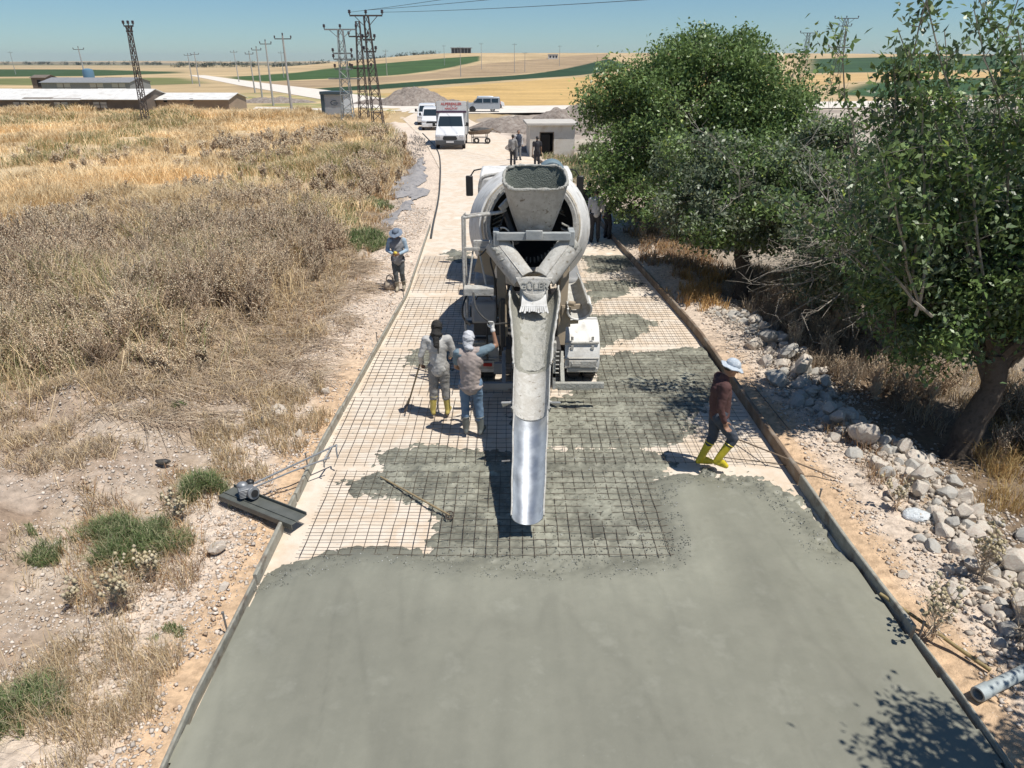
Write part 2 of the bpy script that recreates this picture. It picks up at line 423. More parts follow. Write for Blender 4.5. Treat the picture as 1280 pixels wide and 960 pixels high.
# ------------------------------------------------------------------ fresh concrete (height field over the base)
m_wet = M('wet concrete', [(.188, .186, .146), (.210, .207, .164), (.198, .196, .155), (.232, .229, .185)], scale=2.6, rough=.42, rough2=.62, bump=.22, bscale=55,
          attr='Col', spec=.45, bdist=.006, speck=(.42, .43, .39), speck_scale=48, speck_thr=.715, detail=9)
LEFT = [(eL(y) - .5, y) for y in np.linspace(-6, 8.0, 40)]
RIGHT = [(eR(y) + .5, y) for y in np.linspace(-6, 8.3, 40)]
SLAB = LEFT[:-1] + GP([(300, 735), (372, 706), (440, 688), (500, 686), (560, 700), (640, 704), (700, 706), (760, 704), (822, 697), (826, 680), (812, 640), (812, 604), (850, 594),
                  (930, 600), (975, 625), (1010, 655), (1040, 690)]) + RIGHT[::-1]
PATCH = [  # polygon in photo pixels on the ground, height of spread
 ([(438, 602), (470, 590), (480, 562), (540, 553), (600, 566), (690, 560), (800, 556), (840, 580), (830, 600), (812, 604), (850, 700), (840, 735), (640, 735), (345, 745), (352, 716), (420, 700), (470, 684), (535, 688), (548, 662), (530, 634), (490, 622), (445, 618)], .045),
 ([(740, 448), (800, 440), (880, 445), (905, 440), (900, 480), (880, 500), (860, 540), (830, 560), (760, 562), (660, 560), (640, 520), (690, 500), (748, 480)], .051),
 ([(700, 618), (745, 606), (790, 630), (800, 665), (760, 672), (715, 650)], .058),
 ([(735, 395), (790, 393), (826, 403), (800, 418), (750, 434), (735, 440)], .047),
 ([(735, 352), (775, 350), (802, 355), (780, 368), (735, 380)], .047),
 ([(730, 320), (790, 320), (812, 328), (770, 338), (735, 342)], .045),
 ([(502, 448), (520, 437), (548, 432), (566, 440), (560, 462), (520, 460)], .050),
 ([(556, 318), (566, 312), (585, 316), (585, 330), (566, 326)], .045),
 ([(880, 592), (940, 596), (1000, 628), (1030, 668), (1035, 700), (980, 690), (930, 640)], .075),
 ([(800, 440), (880, 436), (940, 452), (930, 470), (870, 480), (800, 470)], .060),
]
cx_ = np.arange(-3.2, 4.2, .028); cy_ = np.concatenate([np.arange(-6, 3, .12), np.arange(3, 9.6, .024), np.arange(9.6, 25.5, .04)])
CX, CY = np.meshgrid(cx_, cy_)
nA = fbm(CX * 3.1, CY * 3.1, 4, 61); nB = fbm(CX * 12, CY * 12, 3, 62); nC = fbm(CX * 30, CY * 30, 2, 63); nD = fbm(CX * .8, CY * .8, 4, 64)
sd = poly_sd(CX, CY, SLAB)
fr = np.exp(-(np.clip(sd + .15, -9, 9) / .3) ** 2)
zc = -.02 + (.088 + .02) * sstep(.22, -.42, sd + (nA - .5) * .30 + (nB - .5) * .22 + (nC - .5) * .1)
zc = zc + fr * (sd < .3) * ((nB - .5) * .020 + (nC - .5) * .026) + (nD - .5) * .012 * (sd < 0)
for pz, hgt in PATCH:
    poly = GP(pz); x0 = min(p[0] for p in poly) - .5; x1 = max(p[0] for p in poly) + .5; y0 = min(p[1] for p in poly) - .5; y1 = max(p[1] for p in poly) + .5
    r_ = (cy_ > y0) & (cy_ < y1); c_ = (cx_ > x0) & (cx_ < x1)
    ix = np.ix_(r_, c_)
    s2 = poly_sd(CX[ix], CY[ix], poly)
    zz = -.03 + (hgt + .025) * sstep(.16, -.16, s2 + (nA[ix] - .5) * .55 + (nB[ix] - .5) * .55 + (nC[ix] - .5) * .2) + (nB[ix] - .5) * .040 + (nC[ix] - .5) * .030 + (nA[ix] - .5) * .05
    zc[ix] = np.maximum(zc[ix], zz)
inside = (CX > eL(CY) + .03) & (CX < eR(CY) - .03)
zc = np.where(inside, zc, -.2)
q = grid_quads(len(cy_), len(cx_)); zf = zc.reshape(-1)
keep = (zf[q].max(1) > -.012) & inside.reshape(-1)[q].all(1)
q = q[keep]; used = np.unique(q); rm = np.zeros(len(zf), int); rm[used] = np.arange(len(used))
rough_zone = sstep(-.55, .1, sd)
drk = (1 + .22 * sstep(-.1, .25, sd) * (nD > .40) - .20 * sstep(-.5, .1, sd) * sstep(.52, .40, nA))[..., None]
# trowel-streaked laitance along the pull direction and the paler film of drying edges
st = fbm(CX * 2.2, CY * .45, 4, 65); tone = (.95 + .10 * st)[..., None] * drk * np.array([1., 1., 1.])
tone = tone * (1 + .30 * np.exp(-((sd + .55) / .45) ** 2) * fbm(CX * 3.5, CY * 1.2, 4, 66))[..., None] * (.955 + .09 * sstep(.35, .65, fbm(CX * .9 + 5, CY * .5, 3, 67)))[..., None] * (.93 + .14 * fbm(CX * 9, CY * .5, 4, 68))[..., None] * (1 - .07 * np.exp(-((fbm(CX * 1.3 + .2 * CY, CY * .25, 2, 69) - .5) / .012) ** 2))[..., None]
pz_ = sstep(.0, .35, sd)[..., None]; tone = tone * (1 + pz_ * ((nC - .5) * .7 + (nB - .5) * .45 + (nA - .5) * .5)[..., None])
V = np.stack([CX, CY, zc], -1).reshape(-1, 3)[used]
slab = np_mesh('wet_concrete', V, rm[q], None, m_wet, tone.reshape(-1, 3)[used], 180)
tag(slab, 'fresh grey-green concrete pour spread smooth in front and ragged over the steel mesh', 'concrete pour', None, 'structure')
# crumbs of aggregate along the ragged edges
def pebbles(name, pts, size, cols, mat, label, cat='gravel', flat=.6):
    pts = np.asarray(pts); N = len(pts)
    base = np.array([[1, 0, 0], [0, 1, 0], [-1, 0, 0], [0, -1, 0], [0, 0, 1], [0, 0, -1.]])
    tri = np.array([[0, 1, 4], [1, 2, 4], [2, 3, 4], [3, 0, 4], [1, 0, 5], [2, 1, 5], [3, 2, 5], [0, 3, 5]])
    jit = 1 + (rng.random((N, 6, 3)) - .5) * .7
    a = rng.random(N) * 2 * PI; ca, sa = np.cos(a)[:, None], np.sin(a)[:, None]
    v = base[None] * jit + (rng.random((N, 6, 3)) - .5) * .5; v[..., 2] *= flat
    v = np.stack([v[..., 0] * ca - v[..., 1] * sa, v[..., 0] * sa + v[..., 1] * ca, v[..., 2]], -1) * np.asarray(size)[:, None, None]
    v = v + pts[:, None]
    T = (np.arange(N) * 6)[:, None, None] + tri[None]
    c = np.repeat(np.asarray(cols), 6, 0)
    o = np_mesh(name, v.reshape(-1, 3), None, T.reshape(-1, 3), mat, c, None, kind='stuff')
    o['label'] = label; o['category'] = cat; return o
m_peb = M('stone crumbs', [(.8, .8, .8), (1.1, 1.1, 1.1)], scale=30, rough=.9, attr='Col', spec=.2)
cand = np.stack([rng.uniform(-3.3, 4.0, 150000), rng.uniform(3.2, 14.5, 150000)], 1)
ix = np.clip(np.searchsorted(cx_, cand[:, 0]), 0, len(cx_) - 1); iy = np.clip(np.searchsorted(cy_, cand[:, 1]), 0, len(cy_) - 1)
zz = zc[iy, ix]; sdd = sd[iy, ix]
ok = (zz > .0) & (((sdd > -.38) & (sdd < .8)) | (zz > .02) & (sdd > 0)) & (nB[iy, ix] > .47)
ok &= (rng.random(len(ok)) < np.where(sdd < .25, .55, .22)) & (cand[:, 1] > 6.3)
p = cand[ok]; z_ = zz[ok]
cc = np.array([.21, .215, .185])[None] * rng.uniform(.6, 1.5, (len(p), 1))
wht = rng.random(len(p)) < .10; cc[wht] = (.5, .5, .47)
pebbles('concrete_aggregate', np.c_[p, z_ + .003], rng.uniform(.004, .011, len(p)), cc, m_peb, 'grey aggregate crumbs scattered on the ragged edge of the fresh concrete')

# ------------------------------------------------------------------ steel mesh mats
m_rebar = M('mill steel', [(.10, .085, .07), (.17, .125, .09)], scale=8, rough=.6, metal=.6)
def mat_mesh(y0, y1, nx_side, label, x0=None, x1=None, z=.05):
    ym = (y0 + y1) / 2
    xa = x0 if x0 is not None else eL(ym) + .12; xb = x1 if x1 is not None else eR(ym) - .14
    P0, P1 = [], []
    nx = int((xb - xa) / .15)
    def wob(x, y): return .006 * np.sin(x * 5 + y * 3.1) + .004 * np.sin(y * 7 + x)
    for i in range(nx + 1):
        x = xa + i * .15 + rng.normal(0, .004); yy = np.linspace(y0 - rng.uniform(.0, .03), y1 + rng.uniform(.0, .03), 7)
        q_ = np.stack([x + rng.normal(0, .003, 7), yy, z + wob(x, yy)], 1); P0 += list(q_[:-1]); P1 += list(q_[1:])
    ny = int((y1 - y0) / .15)
    for j in range(ny + 1):
        y = y0 + .03 + j * (y1 - y0 - .06) / ny; xx = np.linspace(xa - .05, xb + .05, 14)
        q_ = np.stack([xx, y + rng.normal(0, .003, 14), z + .009 + wob(xx, y)], 1); P0 += list(q_[:-1]); P1 += list(q_[1:])
    V_, Q_ = segs(np.array(P0), np.array(P1), .004, .004, 4)
    o = np_mesh('steel_mesh_mat', V_, Q_, None, m_rebar)
    tag(o, label, 'steel mesh', 'reinforcing mesh mats laid on the road base'); return o
yv = lambda v: G(640, v)[1]
rows = [(yv(700), yv(592), 'reinforcing mesh mat nearest the finished slab, under the chute mouth', -2.62 + .05, 1.98),
        (yv(583), yv(500), 'reinforcing mesh mat under the boots of the man in the taupe vest', None, None),
        (yv(495), yv(440), 'reinforcing mesh mat under the rear wheels of the mixer truck', None, None),
        (yv(434), yv(402), 'reinforcing mesh mat under the mixer just behind the rear axles', None, None),
        (yv(399), yv(374), 'reinforcing mesh mat right in line with the man in the wide blue hat', None, None),
        (yv(366), yv(345), 'reinforcing mesh mat beside the boots of the man on the verge', None, None),
        (yv(343), yv(322), 'reinforcing mesh mat farthest up the road, beneath the mixer cab', None, None)]
for i, (a, b, lb, x0, x1) in enumerate(rows): mat_mesh(a, b, 0, lb, x0, x1)

# ------------------------------------------------------------------ side forms
m_formg = M('cement caked form steel', [(.22, .21, .17), (.33, .32, .27), (.16, .13, .10)], scale=5, rough=.8, bump=.4, bscale=30)
m_formr = M('rusty form rail', [(.12, .085, .06), (.20, .145, .10), (.26, .23, .19)], scale=4, rough=.75, bump=.4, bscale=30)
m_pin = M('steel stake', [(.30, .30, .29), (.18, .16, .14)], scale=12, rough=.6, metal=.4)
def form(side, ya_, yb_, h, th, mat, label, k=8):
    f = eL if side < 0 else eR; mb = MB(); ys_ = np.linspace(ya_, yb_, k + 1)
    V_, F_ = [], []
    for y in ys_:
        x = float(f(y)) - side * .0
        for dx, dz in ((0, -.02), (side * th, -.02), (side * th, h), (side * th * .25, h + .012), (0, h)): V_.append((x + dx, y, dz))
    n = 5
    for i in range(k):
        for j in range(n): F_.append((i * n + j, i * n + (j + 1) % n, (i + 1) * n + (j + 1) % n, (i + 1) * n + j))
    F_ += [tuple(range(n)), tuple(range(k * n, k * n + n))]
    mb.add(V_, F_); o = mb.build('form_rail', mat, smooth=30, origin=(float(f(ya_)), ya_, 0), bevel=.004)
    return tag(o, label, 'form rail', 'steel side forms along the ' + ('left' if side < 0 else 'right') + ' edge of the pour')
form(-1, -5, 6.45, .135, .035, m_formg, 'grey form rail along the left edge of the finished slab', 14)
form(-1, 6.5, 8.15, .15, .05, m_formg, 'short grey form rail just below the power float board', 4)
form(-1, 8.2, 10.9, .14, .05, m_formg, 'left form rail that the handle of the power float leans over', 5)
form(-1, 10.95, 16.6, .12, .045, m_formg, 'left form rail level with the two men behind the truck', 8)
form(-1, 16.65, 26, .10, .04, m_formg, 'left form rail beside the man in the wide blue hat', 12)
form(1, -5, 5.6, .135, .03, m_formg, 'thin dark form rail on the right edge of the finished slab', 14)
form(1, 5.65, 8.6, .19, .05, m_formg, 'thick cement-caked form rail beside the ragged right front of the pour', 4)
form(1, 8.63, 13.6, .19, .07, m_formr, 'brown form rail behind the man in yellow boots on the right', 6)
form(1, 13.63, 19.2, .18, .07, m_formr, 'brown form rail right of the mixer, nearer stretch', 7)
form(1, 19.23, 27, .17, .07, m_formr, 'brown form rail in the tree shade beyond the mixer wheels', 9)
form(1, 27.05, 48, .16, .07, m_formr, 'brown form rail running up past the mixer cab to the stone hut', 16)
for (u, v, lb) in [(421, 410, 'steel stake behind the left form, level with the man in the black headscarf'), (331, 508, ''), (507, 352, ''), (315, 770, ''), (1122, 782, ''), (1000, 612, ''), (412, 566, '')]:
    p = G(u, v + 20)
    s = -1 if u < 640 else 1; xx = (eL(p.y) if s < 0 else eR(p.y)) + s * .085
    mb = MB().tube([(0, 0, -.1), (0.01 * s, 0, .27)], .011, 8)
    mb.lathe([(.0001, .272), (.016, .272), (.016, .252), (.0001, .252)], (0.01 * s, 0, 0), (0, 0, 1), 10)
    o = mb.build('form_stake', m_pin); o.location = (xx, p.y, 0)
    labels = {421: 'steel stake outside the left form, level with the black headscarf man', 331: 'steel stake outside the left form rail, beyond the power float handle', 507: 'small steel stake in the left form near the man in the blue hat',
              315: 'steel stake on the left form beside the smooth slab', 1122: 'steel stake standing against the thin right form by the yellow pole', 1000: 'steel stake on the right form where two loose rods cross it', 412: 'steel stake under the tip of the power float handle'}
    tag(o, labels[u], 'stake', 'stakes holding the forms')
    if u == 331: o.location.x = float(G(331, 540).x); o.location.y = float(G(331, 540).y)

# poles, rods, pipe, bag, bottle
m_wood = M('yellowed bamboo pole', [(.36, .27, .10), (.24, .18, .08), (.42, .33, .16)], scale=7, rough=.6)
a, b = G(1100, 742, .16), G(1238, 838, .05)
o = MB().tube([a, a.lerp(b, .35) + Vector((0, 0, .01)), a.lerp(b, .7), b], [.019, .020, .021, .022], 10).build('wooden_pole', m_wood, origin=b)
tag(o, 'long yellow pole leaning on the right form beside the slab', 'pole')
m_pipe = M('weathered blue grey pipe', [(.27, .32, .33), (.40, .44, .44), (.22, .25, .25)], scale=5, rough=.5, bump=.15)
a, b = G(1222, 868, .07), G(1330, 815, .09)
pp = MB(); ax = (b - a).normalized(); L_ = (b - a).length
pp.lathe([(.062, 0), (.062, L_), (.054, L_), (.054, 0)], a, ax, 24, closed=True)
pp.lathe([(.071, 0), (.071, .16), (.0625, .16), (.0625, 0)], a + ax * -.002, ax, 24, closed=True)
o = pp.build('plastic_pipe', m_pipe, origin=a); tag(o, 'blue-grey pipe lying on the rubble at the lower right', 'pipe')
for pa, pb, r, nm, lb in [((912, 545), (1045, 598), .012, m_formr, 'brown timber-coloured rod laid across the right form, the longer upper one'),
                          ((905, 572), (985, 582), .008, m_rebar, 'thin dark rod under the longer rod by the yellow boots'),
                          ((938, 478), (985, 535), .009, m_formr, 'reddish rod lying on the verge parallel to the right form')]:
    a, b = G(*pa, .21 if r == .012 else .06), G(*pb, .05); mid = a.lerp(b, .5) + Vector((0, 0, .05 if r > .01 else .01))
    if r == .012: a = G(*pa, .06); mid = G(968, 567, .225)
    o = MB().tube([a, mid, b], r, 8).build('steel_rod', nm, origin=a); tag(o, lb, 'rod')
m_bag = M('clear plastic film', [(.55, .60, .62), (.75, .78, .80)], scale=14, rough=.25, bump=.8, bscale=20, bdist=.05)
def crumple(name, c, r, mat, seed, n=26):
    V_, F_ = [], []; rr = random.Random(seed)
    me_mb = MB().ell((0, 0, 0), (1, 1, 1), nu=n, nv=n // 2)
    P_ = np.array(me_mb.v); d = .75 + .6 * fbm(P_[:, 0] * 2.4 + seed, P_[:, 1] * 2.4 + P_[:, 2] * 2.1, 4, seed)
    P_ = P_ * d[:, None] * np.array(r); me_mb.v = [tuple(p) for p in P_]
    o = me_mb.build(name, mat, smooth=35); o.location = c; return o
o = crumple('plastic_bag', G(1146, 645, .03) + Vector((0, 0, .0)), (.17, .13, .07), m_bag, 5); tag(o, 'clear crumpled plastic bag beside the stone row', 'plastic bag')
# black hose along the left edge and up the road
m_hose = M('black rubber hose', [(.03, .03, .03), (.08, .075, .065)], scale=6, rough=.55)
hp = [(136, 320), (200, 388), (232, 440), (242, 520), (238, 640), (226, 740), (200, 860), (185, 950)]
hw = [G(500 + x / 4.8, 100 + y / 4.8, .02) for x, y in hp]
def smooth_path(P_, k=8):
    out = []; n = len(P_)
    for i in range(n - 1):
        p0, p1, p2, p3 = P_[max(i - 1, 0)], P_[i], P_[i + 1], P_[min(i + 2, n - 1)]
        for j in range(k):
            t = j / k; out.append(.5 * ((2 * p1) + (p2 - p0) * t + (2 * p0 - 5 * p1 + 4 * p2 - p3) * t * t + (3 * p1 - p0 - 3 * p2 + p3) * t ** 3))
    return out + [P_[-1]]
o = MB().tube(smooth_path(hw), .04, 8).build('rubber_hose', m_hose, origin=hw[0]); tag(o, 'long black hose snaking along the left side of the road below the white box truck', 'hose')
# concrete rake on the mesh
m_handle = M('worn wood handle', [(.34, .26, .14), (.22, .17, .10)], scale=10, rough=.7)
a, b = G(476, 596, .07), G(562, 644, .10)
t = empty('concrete_rake', a, 0, 'long-handled round-headed rake lying across the mesh left of the chute', 'hand tool')
MB().tube([Vector(), (b - a)], .014, 10).build('handle', m_handle, t)
hd = MB(); c = b - a; hd.tube([c + Vector((math.cos(k) * .055, math.sin(k) * .075, .0 + .01 * math.sin(k))) for k in np.linspace(0, 2 * PI, 17)[:-1]], .008, 6, closed=True)
for k in (-.03, 0, .03): hd.tube([c + Vector((k, -.06, 0)), c + Vector((k, .06, 0))], .005, 6)
hd.tube([c + Vector((-.05, 0, 0)), c + Vector((.05, 0, 0))], .006, 6); hd.build('rake_head', m_rebar, t)
# stray dark objects on the left dirt
o = crumple('scrap_bag', G(203, 577, height(np.array([G(203, 577).x]), np.array([G(203, 577).y]))[0] + .02), (.10, .05, .04), m_hose, 8, 18); tag(o, 'small black scrap lying on the pale dirt left of the road', 'scrap')
# ------------------------------------------------------------------ stones
m_stone = M('limestone', [(.44, .39, .33), (.60, .55, .47), (.50, .42, .35), (.66, .62, .56)], scale=3.2, rough=.9, bump=.5, bscale=14, spec=.2, speck=(.25, .22, .19), speck_scale=22, speck_thr=.7)
m_stone2 = M('grey limestone', [(.33, .315, .29), (.47, .45, .41), (.38, .35, .30)], scale=3.2, rough=.9, bump=.5, bscale=14, spec=.2)
def stone_mesh(i, mat):
    import bmesh
    bm = bmesh.new(); bmesh.ops.create_icosphere(bm, subdivisions=3, radius=1)
    cuts = [Vector(rng.normal(0, 1, 3)).normalized() for _ in range(16)]; hs = rng.uniform(.55, .86, 16)
    for v in bm.verts:
        p = v.co.copy()
        for c, h in zip(cuts, hs):
            d = p.dot(c)
            if d > h: p -= c * (d - h) * .97
        k = fbm(np.array([p.x * 1.7 + i * 9]), np.array([p.y * 1.7 + p.z * 2.3]), 3, 70 + i)[0] - .5
        v.co = p * (1 + .16 * k)
    me = bpy.data.meshes.new('stone'); bm.to_mesh(me); bm.free(); me.materials.append(mat); finish(me, 14); return me
smesh = [stone_mesh(i, m_stone) for i in range(7)] + [stone_mesh(i + 7, m_stone2) for i in range(5)]
def put_stone(x, y, z, s, me, label, group):
    o = bpy.data.objects.new('stone', me); COL.objects.link(o); o.location = (x, y, z)
    o.scale = (s * random.uniform(.8, 1.25), s * random.uniform(.75, 1.1), s * random.uniform(.6, .95)); o.rotation_euler = (random.uniform(-.5, .5), random.uniform(-.5, .5), random.uniform(0, 6.28))
    return tag(o, label, 'stone', group)
row = [G(u, v) for u, v in [(905, 384), (940, 402), (985, 445), (1030, 500), (1085, 548), (1140, 590), (1190, 640), (1235, 700), (1290, 770), (1350, 850)]]
rl = [0]
for i in range(len(row) - 1): rl.append(rl[-1] + (row[i + 1] - row[i]).length)
big = ['large pale limestone', 'large grey limestone']; 
def near_word(y):
    for lim, wd in ((17.2, 'by the orange dry grass tuft'), (15.6, 'below the second tree trunk'), (14.2, 'just past the lone brown boulder'), (12.8, 'level with the lone brown boulder'), (11.6, 'under the low bare twigs'),
                    (10.6, 'short of the big trunk'), (9.6, 'at the foot of the big trunk'), (8.8, 'near the plastic bag'), (8.0, 'behind the tall thistle heads'), (7.2, 'level with the start of the yellow pole'), (6.3, 'between yellow pole and pipe')):
        if y > lim: return wd
    return 'by the grey pipe'
placed = []
tries = 0
while len(placed) < 288 and tries < 60000:
    tries += 1
    t = (random.random() ** 1.1) * rl[-1]
    i = max(k for k in range(len(rl)) if rl[k] <= t); i = min(i, len(row) - 2)
    p = row[i].lerp(row[i + 1], (t - rl[i]) / (rl[i + 1] - rl[i])); d = (row[i + 1] - row[i]).normalized(); n = Vector((-d.y, d.x, 0))
    near = 1 - t / rl[-1]
    wdt = .55 + .35 * (t / rl[-1]); off = random.gauss(0, .34) * wdt; s_mid = 1.15 if .2 < t / rl[-1] < .7 else 1
    s = random.choice([.08, .09, .10, .12, .13, .15, .18, .21]) * random.uniform(.78, 1.0) * s_mid
    q_ = p + n * off; lay = max(0, .22 - abs(off) * .35)
    if any((q_.x - a) ** 2 + (q_.y - b) ** 2 < (.56 * (s + c)) ** 2 for a, b, c in placed[:]) and random.random() > (.10 if lay > .05 else .0): continue
    hz = float(height(np.array([q_.x]), np.array([q_.y]))[0]); overlap = any((q_.x - a) ** 2 + (q_.y - b) ** 2 < (.56 * (s + c)) ** 2 for a, b, c in placed)
    placed.append((q_.x, q_.y, s))
    k = random.randrange(12) if random.random() < .8 else random.randrange(7)
    size = 'small' if s < .1 else 'mid-sized' if s < .145 else 'large'
    put_stone(q_.x, q_.y, hz + s * .24 + (s * .9 if overlap else 0), s, smesh[k], f"{size} {'pale' if k < 7 else 'grey'} stone {'on top' if overlap else 'on road side' if off > .18 else 'on field side' if off < -.18 else 'mid row'}, {near_word(q_.y)}", 'stones heaped in the row right of the road')
for (u, v, s, k, lb) in [(350, 516, .17, 0, 'round pale boulder on the dirt at the left verge'), (374, 545, .10, 1, 'flat pale stone just below the round boulder on the left verge'),
                   (271, 690, .14, 2, 'pale stone at the foot of the green weeds on the left'), (406, 492, .12, 3, 'pale stone on the left verge across from the power float handle'),
                   (395, 440, .07, 4, 'small pale stone in the dry grass on the left bank'), (970, 480, .26, 8, 'big smooth brown-grey boulder alone inside the right verge'),
                   (1120, 622, .16, 5, 'brownish boulder on the verge next to the plastic bag'), (1175, 655, .17, 6, 'pale boulder just right of the plastic bag'), (408, 528, .06, 2, 'small stone on the left verge above the form stake'),
                   (280, 735, .07, 3, 'small stone on the left windrow of crushed rock'), (322, 232, .09, 5, 'small pale stone lying on the straw covered bank'), (1128, 720, .08, 1, 'small pinkish stone on the gravel of the right verge')]:
    p = G(u, v); hz = float(height(np.array([p.x]), np.array([p.y]))[0]); p = G(u, v, hz)
    hz = float(height(np.array([p.x]), np.array([p.y]))[0]); put_stone(p.x, p.y, hz + s * .3, s, smesh[k], lb, 'loose stones on the verges')
rb = []
for i in range(5200):
    t = (random.random() ** 1.0) * rl[-1]; k_ = min(max(k for k in range(len(rl)) if rl[k] <= t), len(row) - 2)
    p_ = row[k_].lerp(row[k_ + 1], (t - rl[k_]) / (rl[k_ + 1] - rl[k_])); d_ = (row[k_ + 1] - row[k_]).normalized(); q_ = p_ + Vector((-d_.y, d_.x, 0)) * random.gauss(0, .36); rb.append((q_.x, q_.y))
rb = np.array(rb); rs_ = .014 + .045 * rng.random(len(rb)) ** 2.2
pebbles('stone_rubble', np.c_[rb, height(rb[:, 0], rb[:, 1]) + rs_ * .3], rs_, np.array([.50, .44, .37])[None] * rng.uniform(.55, 1.25, (len(rb), 1)), m_peb, 'small broken rubble filling the gaps of the stone row on the right', 'rubble', .8)
# crushed rock and pebbles over the verges and bare dirt
N = 60000
yy = 3.4 + 27 * rng.random(N) ** 1.7; side = rng.random(N) < .5
o_l = np.abs(rng.normal(1.1, .75, N)); o_r = .25 + np.abs(rng.normal(1.2, .7, N))
xx = np.where(side, eL(yy) - .15 - o_l, eR(yy) + .15 + o_r)
ex = 16000; xe = rng.uniform(-9, -3.2, ex); ye = rng.uniform(3.6, 11, ex); xx = np.r_[xx, xe]; yy = np.r_[yy, ye]
keep = fbm(xx * 1.6, yy * 1.6, 3, 81) > .38; xx, yy = xx[keep], yy[keep]
sz = .007 + .028 * rng.random(len(xx)) ** 6 + .0004 * yy
cc = np.array([.60, .53, .46])[None] * rng.uniform(.75, 1.25, (len(xx), 1)); br = rng.random(len(xx)) < .25; cc[br] *= np.array([.75, .62, .5])
pebbles('verge_gravel', np.c_[xx, yy, height(xx, yy) + sz * .25], sz, cc, m_peb, 'crushed limestone and pebbles scattered along both verges of the road')

# ------------------------------------------------------------------ grass and weeds
m_veg = M('dry vegetation', [(.85, .85, .85), (1.1, 1.1, 1.1)], scale=2, rough=.8, attr='Col', spec=.15, trans=.25)
def blades(P_, H, W, lean, col, ang=None):
    N = len(P_); a = rng.random(N) * 2 * PI; wx, wy = np.cos(a), np.sin(a)
    b = rng.random(N) * 2 * PI if ang is None else ang; lx, ly = np.cos(b) * lean, np.sin(b) * lean
    V_ = np.empty((N, 5, 3)); W2 = W / 2
    V_[:, 0] = P_ + np.stack([wx * W2, wy * W2, 0 * W2 - .02], 1); V_[:, 1] = P_ - np.stack([wx * W2, wy * W2, 0 * W2 + .02], 1)
    mid = P_ + np.stack([lx * H * .35, ly * H * .35, H * .6], 1); V_[:, 2] = mid - np.stack([wx * W2, wy * W2, 0 * W2], 1) * .8; V_[:, 3] = mid + np.stack([wx * W2, wy * W2, 0 * W2], 1) * .8
    V_[:, 4] = P_ + np.stack([lx * H, ly * H, H * (1 - .35 * lean)], 1)
    b_ = (np.arange(N) * 5)[:, None]
    Q_ = b_ + np.array([[0, 1, 2, 3]]); T_ = b_ + np.array([[3, 2, 4]])
    C_ = np.repeat(col, 5, 0)
    return V_.reshape(-1, 3), Q_, T_, C_
def frustum_x(y, margin=1.5): return (y * .911 + 2.3) * 640 / FPX + margin
# field of dry grass
N = 360000
y = 9 + 80 * rng.random(N) ** 1.25; hw_ = frustum_x(y); x = -rng.random(N) * (hw_ + 6) + 1
dl_ = eL(y) - x; cl = fbm(x * .5, y * .5, 4, 91); cl2 = fbm(x * .12, y * .12, 3, 92)
pr = sstep(2.0, 4.0, dl_ + 2 * (cl - .5)) * (sstep(.33, .55, cl) * .85 + .15) * (sstep(10.5, 15.5, y + 3 * (cl2 - .5) + np.clip(-x - 6, 0, 4) * .9) * .30 + .70 * sstep(17, 25, y + np.clip(-x - 10, 0, 6) * .9))
k = (rng.random(N) < pr); x, y, cl, cl2 = x[k], y[k], cl[k], cl2[k]
H = (.12 + .50 * cl2 * cl2 * 2 + .22 * rng.random(len(x))) * (.5 + 1.2 * sstep(.35, .65, cl)); W = np.maximum(.005, .00068 * y) * rng.uniform(.6, 1.4, len(x))
pal = np.array([(.86, .66, .38), (.88, .72, .46), (.80, .60, .34), (.68, .51, .30), (.82, .67, .43)])
c = pal[rng.integers(0, 5, len(x))] * rng.uniform(.75, 1.2, (len(x), 1)) * (.85 + .3 * sstep(.35, .65, fbm(x * .22, y * .18, 4, 93)))[:, None]
gz = fbm(x * .1, y * .07, 3, 99); gm = (gz > .62) & (rng.random(len(x)) < .35); c[gm] = np.array([.22, .24, .10])
parts = [blades(np.c_[x, y, height(x, y)], H, W, rng.uniform(.3, 1.15, len(x)), c)]
V_, Q_, T_, C_ = merge(parts); o = np_mesh('dry_grass', V_, Q_, T_, m_veg, C_, None, kind='stuff'); tag(o, 'tall dry golden grass covering the field left of the road', 'grass')
# short straw on the bank, verge fringes and bare dirt; also right side litter grass
def patchy(pix, n, Hm, colors, Wm=.006, lean=(.2, 1.0), jit=.35, seed=0, z0=0):
    poly = GP(pix); xs = [p[0] for p in poly]; ys_ = [p[1] for p in poly]
    x = rng.uniform(min(xs) - .5, max(xs) + .5, n * 3); y = rng.uniform(min(ys_) - .5, max(ys_) + .5, n * 3)
    s_ = poly_sd(x, y, poly) + (fbm(x * 1.5, y * 1.5, 3, seed) - .5) * 2 * jit * 2
    k = (s_ < 0) & (fbm(x * 2.6, y * 2.6, 3, seed + 5) > .42); x, y = x[k][:n], y[k][:n]; m_ = len(x)
    H = Hm * rng.uniform(.4, 1.3, m_); W = np.maximum(Wm, .0009 * y) * rng.uniform(.7, 1.4, m_)
    cl = np.array(colors); c = cl[rng.integers(0, len(cl), m_)] * rng.uniform(.7, 1.25, (m_, 1))
    return blades(np.c_[x, y, height(x, y)], H, W, rng.uniform(lean[0], lean[1], m_), c)
tanc = [(.62, .48, .28), (.72, .58, .38), (.52, .38, .23), (.47, .40, .30)]; orc = [(.45, .27, .13), (.52, .36, .18), (.36, .20, .11)]; grc = [(.11, .17, .06), (.16, .22, .09), (.26, .29, .15), (.38, .36, .22)]
brn = [(.40, .31, .22), (.52, .42, .31), (.33, .26, .20)]
